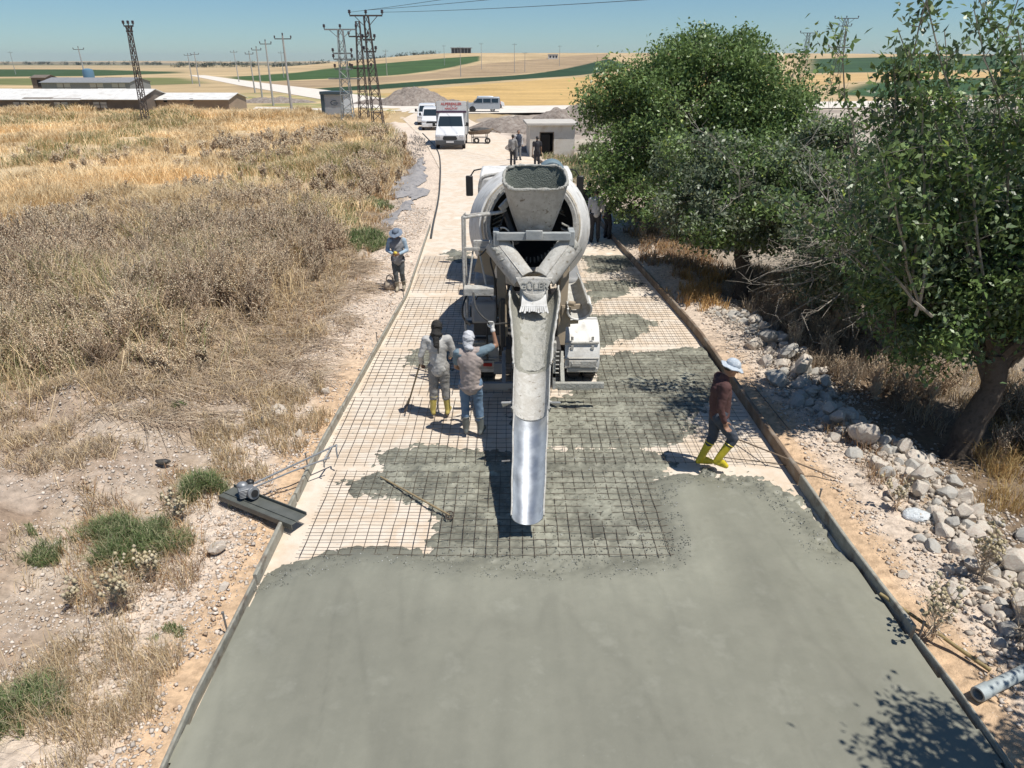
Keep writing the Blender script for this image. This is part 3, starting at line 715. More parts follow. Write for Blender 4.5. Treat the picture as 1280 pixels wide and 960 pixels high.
P_list = [patchy([(0, 860), (60, 800), (180, 780), (200, 840), (130, 930), (60, 1000), (-100, 1000)], 5200, .34, tanc, .005, seed=1),
          patchy([(180, 700), (280, 640), (290, 600), (210, 610), (100, 690), (130, 790), (200, 780)], 2600, .22, orc + tanc, .005, seed=2),
          patchy([(240, 560), (330, 480), (400, 470), (380, 540), (330, 580), (280, 620)], 5200, .24, tanc + [(.45, .36, .22)], .006, seed=3),
          patchy([(330, 500), (400, 400), (470, 300), (515, 200), (500, 180), (470, 200), (430, 260), (400, 340), (330, 430)], 16000, .26, tanc + orc, .007, seed=4),
          patchy([(-20, 540), (100, 560), (170, 600), (90, 650), (-20, 650)], 6500, .22, brn + tanc, .006, (.5, 1.5), seed=5), patchy([(120, 640), (250, 640), (230, 760), (160, 800), (110, 740)], 4500, .28, brn + orc + tanc, .005, (.4, 1.4), seed=17), patchy([(40, 480), (200, 500), (160, 560), (60, 550)], 1500, .16, brn + tanc, .006, (.6, 1.6), seed=18),
          patchy([(150, 500), (300, 330), (430, 280), (450, 330), (380, 440), (300, 500), (200, 540)], 20000, .28, brn + tanc, .008, (.8, 1.9), seed=6),
          patchy([(0, 470), (120, 480), (220, 500), (200, 530), (90, 520), (0, 510)], 6000, .26, brn + tanc, .007, (.8, 1.8), seed=7),
          patchy([(0, 700), (50, 690), (60, 740), (0, 760)], 900, .2, tanc, .005, seed=8),
          patchy([(845, 375), (870, 340), (905, 345), (908, 380), (880, 398)], 2600, .34, [(.50, .30, .12), (.58, .38, .17)], .008, seed=9),
          patchy([(1060, 545), (1110, 540), (1120, 620), (1080, 600)], 1500, .22, brn + orc, .006, seed=10),
          patchy([(1225, 540), (1290, 500), (1330, 640), (1250, 640)], 5000, .36, [(.48, .32, .13), (.56, .42, .2), (.4, .25, .11)], .007, seed=11),
          patchy([(790, 290), (860, 290), (900, 330), (840, 345), (800, 320)], 4200, .3, brn + orc, .01, seed=12),
          patchy([(905, 330), (1010, 330), (1080, 460), (1040, 480), (960, 400)], 9000, .42, brn + [(.42, .35, .26)], .009, seed=13),
          patchy([(1100, 440), (1290, 430), (1290, 500), (1180, 520), (1100, 490)], 3500, .30, brn + tanc, .008, seed=14),
          patchy([(500, 255), (530, 200), (535, 180), (520, 165), (505, 190), (495, 230)], 2500, .16, [(.25, .24, .24), (.34, .31, .28)], .01, (.6, 1.5), seed=15),
          patchy([(660, 182), (720, 195), (760, 215), (740, 240), (715, 225)], 3500, .4, tanc + grc, .016, seed=16)]
poly_ = GP([(130, 535), (190, 420), (330, 330), (420, 255), (478, 290), (445, 400), (400, 470), (330, 530), (250, 560)]); nst_ = 40000
xs_ = rng.uniform(min(p[0] for p in poly_), max(p[0] for p in poly_), nst_); yy_ = rng.uniform(min(p[1] for p in poly_), max(p[1] for p in poly_), nst_)
kk_ = (poly_sd(xs_, yy_, poly_) + (fbm(xs_, yy_, 3, 141) - .5) * 1.6 < 0) & (fbm(xs_ * 1.8, yy_ * 1.8, 3, 142) > .42); xs_, yy_ = xs_[kk_][:10500], yy_[kk_][:10500]; ml_ = len(xs_)
an_ = rng.normal(-.5, .7, ml_); ln_ = rng.uniform(.2, .75, ml_); z0_ = height(xs_, yy_) + rng.uniform(.0, .12, ml_); x1_ = xs_ + np.cos(an_) * ln_; y1_ = yy_ + np.sin(an_) * ln_
Vs_, Qs_ = segs(np.c_[xs_, yy_, z0_], np.c_[x1_, y1_, height(x1_, y1_) + rng.uniform(.0, .2, ml_)], .006, .003, 3)
cs_ = np.array([(.68, .54, .39), (.54, .42, .30), (.78, .66, .50), (.42, .33, .25)])[rng.integers(0, 4, ml_)] * rng.uniform(.8, 1.2, (ml_, 1)); P_list.append((Vs_, Qs_, None, np.repeat(cs_, 6, 0)))
V_, Q_, T_, C_ = merge(P_list); o = np_mesh('dry_straw', V_, Q_, T_, m_veg, C_, None, kind='stuff'); tag(o, 'flattened straw and short dead grass on the banks and verges', 'dead grass')
# dry thistle weeds
def weed_proto(kind, rs):
    r = np.random.default_rng(rs); P0, P1, R0, R1, Hd = [], [], [], [], []
    for s_ in range(r.integers(4, 8)):
        a = r.random() * 2 * PI; ln = r.uniform(.05, .35); h = r.uniform(.55, 1.0); p = np.zeros(3); n = 5; tip = None
        d = np.array([math.cos(a) * ln, math.sin(a) * ln, 1.]) ; pts = [p]
        for i in range(n):
            d = d + r.normal(0, .12, 3) * np.array([1, 1, .2]); p = p + d / np.linalg.norm(d) * h / n; pts.append(p)
        for i in range(n): P0.append(pts[i]); P1.append(pts[i + 1]); R0.append(.011 * (1 - i / n * .6)); R1.append(.011 * (1 - (i + 1) / n * .6))
        Hd.append(pts[-1])
        for i in range(1, n):
            for q_ in range(2 if kind else 3):
                b = r.random() * 2 * PI; L_ = r.uniform(.12, .34) * (1.2 - i / n); e = pts[i] + np.array([math.cos(b) * .6, math.sin(b) * .6, r.uniform(.45, 1.1)]) * L_
                P0.append(pts[i]); P1.append(e); R0.append(.006); R1.append(.004)
                if i > 1: Hd.append(e)
                e2 = e + np.array([math.cos(b + 1) * .5, math.sin(b + 1) * .5, .7]) * L_ * .5; P0.append(e - (e - pts[i]) * .4); P1.append(e2); R0.append(.005); R1.append(.003)
                if i > 1 and r.random() < .6: Hd.append(e2)
        # withered leaves low on the stem
        for q_ in range(7):
            b = r.random() * 2 * PI; z_ = r.uniform(.02, .5) * h; s0 = pts[min(int(z_ / h * n), n - 1)]
            P0.append(s0); P1.append(s0 + np.array([math.cos(b), math.sin(b), -.25]) * r.uniform(.06, .18)); R0.append(.016); R1.append(.003)
    return [np.array(v) for v in (P0, P1, R0, R1, Hd)]
protos = [weed_proto(i % 2, 100 + i) for i in range(8)]
octa = np.array([[1, 0, .1], [.3, .95, 0], [-.8, .6, 0], [-.8, -.6, .1], [.3, -.95, 0], [0, 0, 1.1], [0, 0, -.7]])
octt = np.array([[0, 1, 5], [1, 2, 5], [2, 3, 5], [3, 4, 5], [4, 0, 5], [1, 0, 6], [2, 1, 6], [3, 2, 6], [4, 3, 6], [0, 4, 6]])
def weeds(pos, sc_, stem, head, hs=.0125, thick=1.0, proto=None):
    """pos Nx3; merged geometry of dry branching weeds"""
    out = []; N = len(pos); which = rng.integers(0, len(protos), N) if proto is None else np.full(N, proto)
    for k in range(len(protos)):
        idx = np.where(which == k)[0]
        if len(idx) == 0: continue
        P0, P1, R0, R1, Hd = protos[k]; a = rng.random(len(idx)) * 2 * PI; ca, sa = np.cos(a), np.sin(a); S = sc_[idx]
        def tf(P_):
            x = P_[None, :, 0] * ca[:, None] - P_[None, :, 1] * sa[:, None]; y = P_[None, :, 0] * sa[:, None] + P_[None, :, 1] * ca[:, None]
            return np.stack([x, y, np.broadcast_to(P_[None, :, 2], x.shape)], -1) * S[:, None, None] + pos[idx][:, None]
        dist = np.linalg.norm(pos[idx], axis=1); tk = thick * np.maximum(1, dist * .0006 / .006)
        A, B = tf(P0), tf(P1); r0 = (R0[None] * tk[:, None] * .55); r1 = (R1[None] * tk[:, None] * .55)
        cc = stem[rng.integers(0, len(stem), len(idx))] * rng.uniform(.75, 1.2, (len(idx), 1))
        V_, Q_ = segs(A.reshape(-1, 3), B.reshape(-1, 3), r0.ravel(), r1.ravel(), 3)
        Cs = np.repeat(np.repeat(cc, len(P0), 0), 6, 0) * 1.0; out.append((V_, Q_, None, Cs))
        H_ = tf(Hd).reshape(-1, 3); hsz = np.repeat(hs * np.maximum(1, dist * .0008 / hs * .8), len(Hd)) * rng.uniform(.6, 1.4, len(H_))
        Vh = octa[None] * hsz[:, None, None] + H_[:, None]; Th = (np.arange(len(H_)) * 7)[:, None, None] + octt[None]
        ch = head[rng.integers(0, len(head), len(H_))] * rng.uniform(.8, 1.2, (len(H_), 1))
        out.append((Vh.reshape(-1, 3), None, Th.reshape(-1, 3), np.repeat(ch, 7, 0)))
    return out
stemc = np.array([(.56, .43, .31), (.68, .54, .39), (.44, .33, .24), (.76, .63, .47)]); headc = np.array([(.84, .70, .50), (.62, .46, .31), (.88, .78, .58), (.80, .64, .44)])
def scatter(pix, n, seed, thr=.4, jit=1.0):
    poly = GP(pix); xs = [p[0] for p in poly]; ys_ = [p[1] for p in poly]
    x = rng.uniform(min(xs), max(xs), n * 5); y = rng.uniform(min(ys_), max(ys_), n * 5)
    k = (poly_sd(x, y, poly) + (fbm(x * .6, y * .6, 3, seed) - .5) * 2 * jit < 0) & (fbm(x * .9, y * .9, 3, seed + 3) > thr)
    x, y = x[k][:n], y[k][:n]; return np.c_[x, y, height(x, y) - .02]
zones = [([(-40, 500), (-40, 400), (120, 400), (210, 440), (180, 490), (100, 500)], 420, 201, .38, (.6, 1.0)),
         ([(-60, 410), (-60, 330), (180, 310), (330, 330), (330, 420), (200, 440), (100, 410)], 560, 202, .42, (.85, 1.35)),
         ([(180, 330), (300, 270), (400, 270), (425, 320), (390, 370), (300, 430), (230, 410)], 480, 203, .42, (.8, 1.3)),
         ([(300, 270), (420, 235), (505, 180), (500, 215), (450, 280), (400, 300)], 230, 204, .50, (.5, 1.0)),
         ([(260, 190), (500, 165), (510, 178), (440, 215), (330, 240), (220, 240)], 200, 205, .56, (.6, 1.0)),
         ([(-40, 300), (200, 250), (300, 250), (200, 310), (0, 340)], 220, 206, .54, (.5, .9)),
         ([(130, 440), (260, 400), (300, 440), (230, 500), (160, 520)], 120, 207, .40, (.35, .6)),
         ([(0, 200), (500, 160), (500, 180), (0, 240)], 80, 208, .58, (.6, .9))]
out = []
for pix, n, seed, thr, (s0, s1) in zones:
    ps = scatter(pix, n, seed, thr); out += weeds(ps, rng.uniform(s0, s1, len(ps)), stemc, headc)
V_, Q_, T_, C_ = merge(out); o = np_mesh('dry_thistles', V_, Q_, T_, m_veg, C_, None, kind='stuff'); tag(o, 'mass of dead brown thistle weeds with pale seed heads on the left bank', 'weeds')
# reeds and dead stalks on the right side
out = []
for pix, n, seed in [([(1030, 480), (960, 400), (930, 350), (1060, 350), (1200, 450), (1180, 500), (1110, 500)], 170, 211), ([(780, 270), (850, 262), (880, 300), (800, 300)], 60, 212), ([(1230, 480), (1300, 470), (1320, 580), (1250, 560)], 60, 213)]:
    ps = scatter(pix, n, seed, .3, .3); out += weeds(ps, rng.uniform(.5, .95, len(ps)), stemc * 1.1, headc, hs=.009)
V_, Q_, T_, C_ = merge(out); o = np_mesh('dead_stalks', V_, Q_, T_, m_veg, C_, None, kind='stuff'); tag(o, 'dead leafless stalks standing under the trees on the right', 'weeds')
# single thistle plants that stand apart
for (u, v, s_, lb, pr_) in [(160, 770, .70, 'dry thistle with pale round heads rising from the green weeds on the left', 0), (225, 660, .50, 'pale-headed thistle at the upper edge of the green weeds', 2),
                       (1165, 800, .95, 'tall bare thistle stalk standing in front of the near stones', 4), (1225, 730, .95, 'tall thistle with pale heads among the near stones at the right edge', 6),
                       (1275, 800, .9, 'thistle stalk at the lower right edge of the stone row', 1), (190, 730, .5, 'short brown thistle in front of the green weeds', 3),
                       (1120, 640, .55, 'small leafless weed beside the plastic bag', 5), (95, 760, .4, 'low dry thistle beside the bare pale dirt patch at left', 7)]:
    p = G(u, v); hz = float(height(np.array([p.x]), np.array([p.y]))[0]); loc = np.array([[p.x, p.y, hz]])
    V_, Q_, T_, C_ = merge(weeds(np.zeros((1, 3)), np.array([s_]), stemc[3:4] * 1.15, np.array([(.62, .54, .38), (.55, .47, .30)]), hs=.024, thick=1.1, proto=pr_))
    o = np_mesh('thistle_plant', V_, Q_, T_, m_veg, C_); o.location = loc[0]; tag(o, lb, 'thistle')
# green weed clumps
m_leafy = M('green weed leaves', [(.8, .8, .8), (1.15, 1.15, 1.1)], scale=3, rough=.6, attr='Col', spec=.3, trans=.3)
def green_clump(c, rx, ry, n, h, label, cols=grc, wd=.006):
    a = rng.random(n) * 2 * PI; r = np.sqrt(rng.random(n)); x = c[0] + np.cos(a) * r * rx; y = c[1] + np.sin(a) * r * ry
    k = (fbm(x * 5, y * 5, 3, 120) > .43 + .20 * r); x, y, r, a = x[k], y[k], r[k], a[k]; m_ = len(x)
    stems = n // 12
    P_ = np.c_[x, y, height(x, y) + rng.random(m_) * h * .75 * (1 - r ** 2)]
    cl = np.array(cols); cc = cl[rng.integers(0, len(cl), m_)] * rng.uniform(.7, 1.5, (m_, 1)); h = h * (.6 + .8 * fbm(x * 4, y * 4, 2, 121))
    V_, Q_, T_, C_ = merge([blades(P_, h * rng.uniform(.25, .6, m_), np.maximum(wd, .0008 * y) * rng.uniform(.7, 1.5, m_), rng.uniform(.2, 1.3, m_), cc)])
    V_ -= np.array([c[0], c[1], 0]); o = np_mesh('green_weed', V_, Q_, T_, m_leafy, C_); o.location = (c[0], c[1], 0); return tag(o, label, 'green weeds')
for (u, v, rx, ry, n, h, lb) in [(250, 628, .50, .36, 9000, .36, 'bright green weed clump beside the power float board'), (165, 690, .80, .60, 17000, .38, 'green weed clump with thistle heads above it, left of the verge'),
                            (80, 700, .52, .36, 7000, .26, 'green weed clump farthest left beside the bare dirt'), (30, 900, .5, .34, 5200, .36, 'green weeds in the lower left corner among straw'),
                            (225, 524, .20, .15, 900, .12, 'tiny green plant on the bare dirt left of the road'), (212, 792, .22, .16, 1100, .1, 'thin green sprig on the dry ground below the weeds'),
                            (452, 308, 1.0, 1.2, 9000, .50, 'bright green bush on the bank near the man in the blue hat'), (432, 288, .8, .9, 3500, .30, 'low green growth behind the bright green bush'), (470, 262, .7, 1.2, 3500, .3, 'green growth beside the grey netting on the bank'),
                            (390, 345, .4, .3, 900, .14, 'small green patch in the straw covered bank')]:
    p = G(u, v); green_clump((p.x, p.y), rx, ry, n, h, lb)
# grey netting on the verge far left
m_net = M('grey stone netting', [(.22, .22, .23), (.33, .31, .30), (.17, .17, .18)], scale=2.5, rough=.85, bump=.9, bscale=12, bdist=.06)
for pix, lb in [([(478, 278), (498, 262), (530, 232), (536, 242), (512, 262), (482, 290)], 'grey strip of netting lying on the bank by the green bush'), ([(490, 250), (492, 228), (530, 195), (534, 226), (512, 246)], 'grey netting heaped on the left verge beyond the green bush')]:
    poly = GP(pix); n = len(poly); xs = np.linspace(min(p[0] for p in poly), max(p[0] for p in poly), 50); ys_ = np.linspace(min(p[1] for p in poly), max(p[1] for p in poly), 90)
    XX, YY = np.meshgrid(xs, ys_); s_ = poly_sd(XX, YY, poly); ZZ = height(XX, YY) + .03 + .16 * fbm(XX * 1.8, YY * 1.8, 4, 131) * sstep(.1, -.6, s_)
    q_ = grid_quads(90, 50); kk = ((s_ + .6 * (fbm(XX, YY, 3, 133) - .5)).reshape(-1)[q_].max(1) < 0); q_ = q_[kk]
    us = np.unique(q_); rmp = np.zeros(XX.size, int); rmp[us] = np.arange(len(us))
    o = np_mesh('ground_netting', np.stack([XX, YY, ZZ], -1).reshape(-1, 3)[us], rmp[q_], None, m_net, None, 180); tag(o, lb, 'netting')

# ------------------------------------------------------------------ trees
m_bark = M('dark bark', [(.065, .05, .038), (.11, .088, .068), (.045, .035, .027)], scale=9, rough=.9, bump=.7, bscale=22)
m_twig = M('grey bare twigs', [(.34, .31, .26), (.24, .21, .17)], scale=5, rough=.85)
m_leaf = M('tree leaves', [(.75, .78, .75), (1.2, 1.2, 1.2)], scale=1.2, rough=.40, attr='Col', spec=.5, trans=.30)
def leaves(centers, sig, n_per, size, cols, flat=.75, elong=2.0):
    N = len(centers) * n_per; c = np.repeat(centers, n_per, 0); s3 = np.repeat(np.broadcast_to(sig, (len(centers),)), n_per)[:, None]
    P_ = c + rng.normal(0, 1, (N, 3)) * s3 * np.array([1, 1, flat])
    d = rng.normal(0, 1, (N, 3)); d[:, 2] -= .35; d /= np.linalg.norm(d, axis=1, keepdims=True)
    u = rng.normal(0, 1, (N, 3)); u[:, 2] += 1.3; x = np.cross(d, u); x /= np.linalg.norm(x, axis=1, keepdims=True) + 1e-9; nn = np.cross(x, d)
    L_ = size * rng.uniform(.6, 1.3, (N, 1)); W_ = L_ / elong
    V_ = np.empty((N, 4, 3)); V_[:, 0] = P_; V_[:, 1] = P_ + d * L_ * .45 + x * W_ / 2 + nn * L_ * .08; V_[:, 2] = P_ + d * L_ - nn * L_ * .05; V_[:, 3] = P_ + d * L_ * .45 - x * W_ / 2 + nn * L_ * .08
    Q_ = (np.arange(N) * 4)[:, None] + np.array([[0, 1, 2, 3]])
    cl = np.array(cols); cc = cl[rng.integers(0, len(cl), len(centers))]; cc = np.repeat(cc, n_per, 0) * rng.uniform(.65, 1.4, (N, 1))
    yl = rng.random(N) < .04; cc[yl] *= np.array([1.6, 1.35, .9])
    return V_.reshape(-1, 3), Q_, None, np.repeat(cc, 4, 0)
def tree(name, label, cat, base, trunk, r0, ells, n_clump, n_per, leaf, cols, sig=.22, bare=0, bare_dir=None, shoots=None, group='trees along the right side of the road', hole=.36, seed=0):
    """trunk: list of offsets from base; ells: (cx,cy,cz,rx,ry,rz) offsets"""
    bz = float(height(np.array([base[0]]), np.array([base[1]]))[0]) - .05
    t = empty(name, (base[0], base[1], bz), 0, label, cat, group)
    tr = MB(); pts = smooth_path([Vector(p) for p in trunk], 4); m_ = len(pts)
    tr.tube(pts, [r0 * (1.25 if i == 0 else 1) * (1 - .45 * i / m_) * (1 + .08 * math.sin(i * 2.1)) for i in range(m_)], 10)
    top = np.array(pts[-1]); limbs = []
    E = np.array(ells, float); vol = E[:, 3] * E[:, 4] * E[:, 5]; vol /= vol.sum()
    S0, S1, A0, A1 = [], [], [], []
    nl = max(6, len(ells) * 4)
    for i in range(nl):
        e = E[i % len(E)]; d = rng.normal(0, 1, 3); d[2] = abs(d[2]) * .8; d /= np.linalg.norm(d); tgt = e[:3] + d * e[3:] * .72
        st = np.array(pts[int(m_ * rng.uniform(.6, .98))]) if i % 3 else top
        k = 6; P_ = [st]; 
        for j in range(1, k + 1):
            f = j / k; P_.append(st * (1 - f) + tgt * f + np.array([0, 0, .35 * math.sin(f * PI)]) + rng.normal(0, .07, 3) * (1 if j < k else 0))
        rr = r0 * .42 * rng.uniform(.7, 1.1)
        for j in range(k): S0.append(P_[j]); S1.append(P_[j + 1]); A0.append(rr * (1 - j / k * .85)); A1.append(rr * (1 - (j + 1) / k * .85))
        limbs += P_[1:]
    limbs = np.array(limbs)
    # clumps: biased to the shell, thinned by noise so that gaps stay open
    cs = []
    while len(cs) < n_clump:
        i = rng.choice(len(E), p=vol); e = E[i]; d = rng.normal(0, 1, 3); d /= np.linalg.norm(d); r = rng.random() ** .38 * rng.uniform(.86, 1.08)
        p = e[:3] + d * e[3:] * r
        if fbm(np.array([p[0] * .95 + seed]), np.array([p[1] * .95 + p[2] * 1.25]), 3, 300 + seed)[0] < hole: continue
        cs.append(p)
    cs = np.array(cs)
    for p in cs[rng.random(len(cs)) < min(1, 500 / len(cs))]:
        q_ = limbs[np.argmin(((limbs - p) ** 2).sum(1))]; mid = (q_ + p) / 2 + rng.normal(0, .08, 3) + np.array([0, 0, .06])
        S0 += [q_, mid]; S1 += [mid, p]; A0 += [.016, .010]; A1 += [.010, .004]
    V1, Q1 = segs(np.array(S0), np.array(S1), np.array(A0), np.array(A1), 5)
    tv = np.array(tr.v)
    tro = tr.build('trunk', m_bark, t, smooth=60)
    parts_ = [leaves(cs, sig, n_per, leaf, cols)]
    if shoots is not None:
        B0, B1, Ra, Rb = [], [], [], []; lc = []
        for (sx, sy, sz, tx, ty, tz, lf) in shoots:
            a_, b_ = np.array([sx, sy, sz]), np.array([tx, ty, tz]); k = 9; bend = rng.normal(0, .12, 3); P_ = [a_ * (1 - f) + b_ * f + bend * math.sin(f * PI) + rng.normal(0, .025, 3) for f in np.linspace(0, 1, k)]
            for j in range(k - 1):
                B0.append(P_[j]); B1.append(P_[j + 1]); Ra.append(.020 * (1 - j / k) + .004); Rb.append(.020 * (1 - (j + 1) / k) + .004)
                if j > 1:
                    for _ in range(2):
                        dd = rng.normal(0, 1, 3); dd[2] = abs(dd[2]); dd /= np.linalg.norm(dd); e_ = P_[j] + dd * rng.uniform(.2, .6); B0.append(P_[j]); B1.append(e_); Ra.append(.007); Rb.append(.003)
                        if rng.random() < lf: lc.append(e_); lc.append((e_ + P_[j]) / 2)
                if rng.random() < lf and j > 2: lc.append(P_[j])
        V2, Q2 = segs(np.array(B0), np.array(B1), np.array(Ra), np.array(Rb), 5); np_mesh('shoots', V2, Q2, None, m_twig, None, 70, t)
        if lc: parts_.append(leaves(np.array(lc), .13, 20, leaf * 1.1, cols, elong=2.0))
    V_, Q_, T_, C_ = merge(parts_); np_mesh('crown', V_, Q_, None, m_leaf, C_, None, t)
    if bare:
        B0, B1, Ra, Rb = [], [], [], []
        for i in range(bare):
            e = E[rng.integers(0, len(E))]; a = np.array(bare_dir if bare_dir is not None else (-1, -1, .2)) + rng.normal(0, .55, 3); a /= np.linalg.norm(a)
            p = e[:3] + a * e[3:] * .55; d = a + np.array([0, 0, .1])
            k = 6; prev = p; q_ = limbs[np.argmin(((limbs - p) ** 2).sum(1))]; B0.append(q_); B1.append(p); Ra.append(.02); Rb.append(.016)
            for j in range(k):
                d = d + rng.normal(0, .16, 3); nx = prev + d / np.linalg.norm(d) * rng.uniform(.22, .38); B0.append(prev); B1.append(nx); Ra.append(.013 * (1 - j / k) + .004); Rb.append(.013 * (1 - (j + 1) / k) + .004)
                for _ in range(2):
                    e_ = nx + (d / np.linalg.norm(d) + rng.normal(0, .7, 3)) * rng.uniform(.12, .35); B0.append(nx); B1.append(e_); Ra.append(.006); Rb.append(.003)
                    B0.append(e_); B1.append(e_ + rng.normal(0, .1, 3)); Ra.append(.004); Rb.append(.002)
                prev = nx
        V3, Q3 = segs(np.array(B0), np.array(B1), np.array(Ra), np.array(Rb), 5); nb = len(Q1); Q1 = np.concatenate([Q1, Q3 + len(V1)]); V1 = np.concatenate([V1, V3])
    bo = np_mesh('branches', V1, Q1, None, m_bark, None, 70, t)
    if bare: bo.data.materials.append(m_twig); mi = np.zeros(len(Q1), np.int32); mi[nb:] = 1; bo.data.polygons.foreach_set('material_index', mi)
    return t
bright = [(.16, .235, .075), (.185, .265, .09), (.135, .205, .065), (.20, .275, .10)]; greyg = [(.175, .215, .13), (.205, .24, .155), (.145, .185, .10), (.235, .265, .185)]; deep = [(.11, .165, .08), (.14, .195, .095), (.17, .215, .13)]
tree('broadleaf_tree', 'big bright green round tree beyond the mixer, tallest of the dense crowns', 'tree', (6.3, 25.2), [(0, 0, 0), (-.1, .1, .9), (.1, .2, 1.8), (.1, .2, 2.6)], .22,
     [(-.9, -.2, 3.9, 2.6, 2.6, 2.3), (1.4, .2, 4.3, 2.5, 2.4, 2.4), (.2, .5, 5.0, 2.2, 2.2, 1.9), (-2.2, -1.2, 2.4, 1.7, 1.5, 1.4), (-2.4, .4, 3.9, 1.7, 1.9, 1.9), (2.6, .3, 3.4, 1.7, 1.8, 1.8)], 1250, 84, .135, bright, .215, hole=.43, seed=1)
tree('broadleaf_tree', 'grey-green tree with a thick dark trunk left of the bare twigs', 'tree', (6.15, 18.3), [(0, 0, 0), (.0, 0, .7), (-.15, .1, 1.4), (.1, .1, 2.0)], .23,
     [(.2, .3, 2.75, 2.1, 2.0, 1.5), (-1.0, 1.0, 2.8, 1.7, 1.8, 1.5), (1.6, .4, 3.1, 1.6, 1.6, 1.5), (-.6, -.8, 2.4, 1.3, 1.1, .9)], 1000, 78, .115, greyg + bright, .175, bare=12, bare_dir=(.1, -1, .1), hole=.40, seed=2)
tree('broadleaf_tree', 'leaning middle tree with bare grey twigs in front of its crown', 'tree', (8.6, 14.4), [(0, 0, 0), (-.1, 0, .6), (-.25, -.1, 1.3), (0, 0, 1.8)], .2,
     [(-.2, 0, 2.8, 2.0, 1.9, 1.6), (1.6, 1.2, 3.3, 1.9, 1.9, 1.6), (-1.2, 1.2, 2.0, 1.3, 1.5, 1.1), (-1.3, -.4, 2.5, 1.3, 1.2, 1.0)], 820, 66, .105, greyg + deep, .165, bare=75, bare_dir=(-.7, -.8, .15), hole=.44, seed=3)
sh = []
for i in range(30):
    x0 = rng.uniform(-1.4, 1.8); sh.append((x0, rng.uniform(-.3, .9), 2.5, min(x0, .4) - 1.3 + rng.uniform(-1.0, 1.3), rng.uniform(-.6, 1.4), rng.uniform(4.0, 7.0), .9))
for i in range(22):
    x0 = rng.uniform(.2, 2.0); sh.append((x0, rng.uniform(-.5, .6), 1.6, x0 + 1.0 + rng.uniform(-.8, 1.2), rng.uniform(-.9, .9), rng.uniform(4.8, 6.8), .12))
tree('broadleaf_tree', 'nearest tree at the right edge with a thick dark trunk and tall thin shoots above', 'tree', (7.2, 9.95), [(0, 0, 0), (.05, 0, .6), (.25, .05, 1.2), (.2, .1, 1.8)], .24,
     [(1.0, .1, 2.9, 1.7, 1.5, 1.5), (.1, .5, 2.3, 1.5, 1.4, 1.1), (2.3, .2, 2.2, 1.4, 1.4, 1.3), (-.7, 1.0, 3.0, 1.2, 1.2, 1.1), (-.6, .5, 2.35, 1.0, 1.0, .8), (1.9, -.1, 2.3, 1.1, 1.0, .9), (2.6, .5, 3.2, 1.5, 1.3, 1.2)], 900, 70, .10, deep + bright, .15, bare=5, bare_dir=(-1, -.2, .2), shoots=sh, hole=.40, seed=4)
tree('broadleaf_tree', 'low dark tree behind the leaning one, filling the gap up to the white road', 'tree', (12.6, 19.5), [(0, 0, 0), (0, 0, .8), (.1, .1, 1.6)], .18,
     [(0, 0, 3.4, 2.4, 2.2, 1.8), (-2.4, .4, 3.2, 1.9, 1.8, 1.7), (2.6, -1.2, 3.0, 2.1, 1.9, 1.9), (-.5, -2.6, 2.6, 2.0, 1.8, 1.8), (5.2, -1.5, 3.2, 2.2, 2.0, 1.9), (-.5, 0, 1.7, 2.6, 2, 1.2)], 900, 60, .13, greyg + deep, .21, hole=.45, seed=5)
tree('broadleaf_tree', 'tree just outside the lower right corner that shades the slab', 'tree', (6.6, 2.7), [(0, 0, 0), (-.1, .1, .9), (-.4, .2, 1.8), (-.5, .3, 2.4)], .2,
     [(-1.0, .45, 3.6, 1.35, 1.0, .9), (.6, .1, 3.3, 1.5, 1.2, 1.2), (.3, 1.7, 3.0, 1.0, .9, .8)], 360, 60, .095, deep, .17, hole=.40, seed=6, group=None)
# ------------------------------------------------------------------ concrete mixer truck (world metres, shifted to its own root)
m_tw = M('dusty white paint', [(.60, .59, .56), (.73, .72, .69), (.50, .48, .44)], scale=3.5, rough=.55, bump=.12, bscale=30, speck=(.40, .38, .33), speck_scale=14, speck_thr=.67)
m_cem = M('cement crust', [(.30, .295, .26), (.42, .415, .375), (.36, .345, .30)], scale=4, rough=.92, bump=1.0, bscale=26, bdist=.03, speck=(.50, .49, .46), speck_scale=30, speck_thr=.66)
m_cemsm = M('cement coated steel', [(.32, .31, .28), (.50, .49, .455), (.40, .38, .34), (.57, .56, .53)], scale=4.5, rough=.88, bump=.6, bscale=24, speck=(.20, .17, .13), speck_scale=13, speck_thr=.63)
m_cemw = M('damp cement inside chute', [(.27, .265, .22), (.36, .35, .30)], scale=6, rough=.7, bump=1.0, bscale=34, bdist=.03, speck=(.20, .20, .18), speck_scale=40, speck_thr=.6)
m_grn = M('wet green grey mortar', [(.13, .15, .125), (.20, .22, .19)], scale=7, rough=.8, bump=1.0, bscale=40, bdist=.04)
m_drum = M('drum paint with cement streaks', [(.52, .50, .45), (.66, .65, .61), (.40, .35, .26)], scale=2.4, rough=.65, bump=.25, bscale=20, speck=(.30, .24, .16), speck_scale=9, speck_thr=.62)
m_ring = M('drum cone crust', [(.50, .45, .35), (.36, .30, .21), (.60, .57, .50)], scale=5, rough=.9, bump=.8, bscale=22)
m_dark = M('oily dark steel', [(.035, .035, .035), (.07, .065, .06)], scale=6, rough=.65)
m_blk = M('black plastic', [(.02, .02, .02)], rough=.45)
m_rub = M('tyre rubber', [(.025, .025, .025), (.06, .055, .05)], scale=7, rough=.85, bump=.3, bscale=40)
m_shiny = M('polished chute steel', [(.44, .47, .50), (.58, .61, .64), (.36, .38, .40)], scale=2.6, rough=.42, rough2=.56, metal=1, bump=.05, bscale=4, bdist=.02, speck=(.40, .39, .36), speck_scale=16, speck_thr=.68)
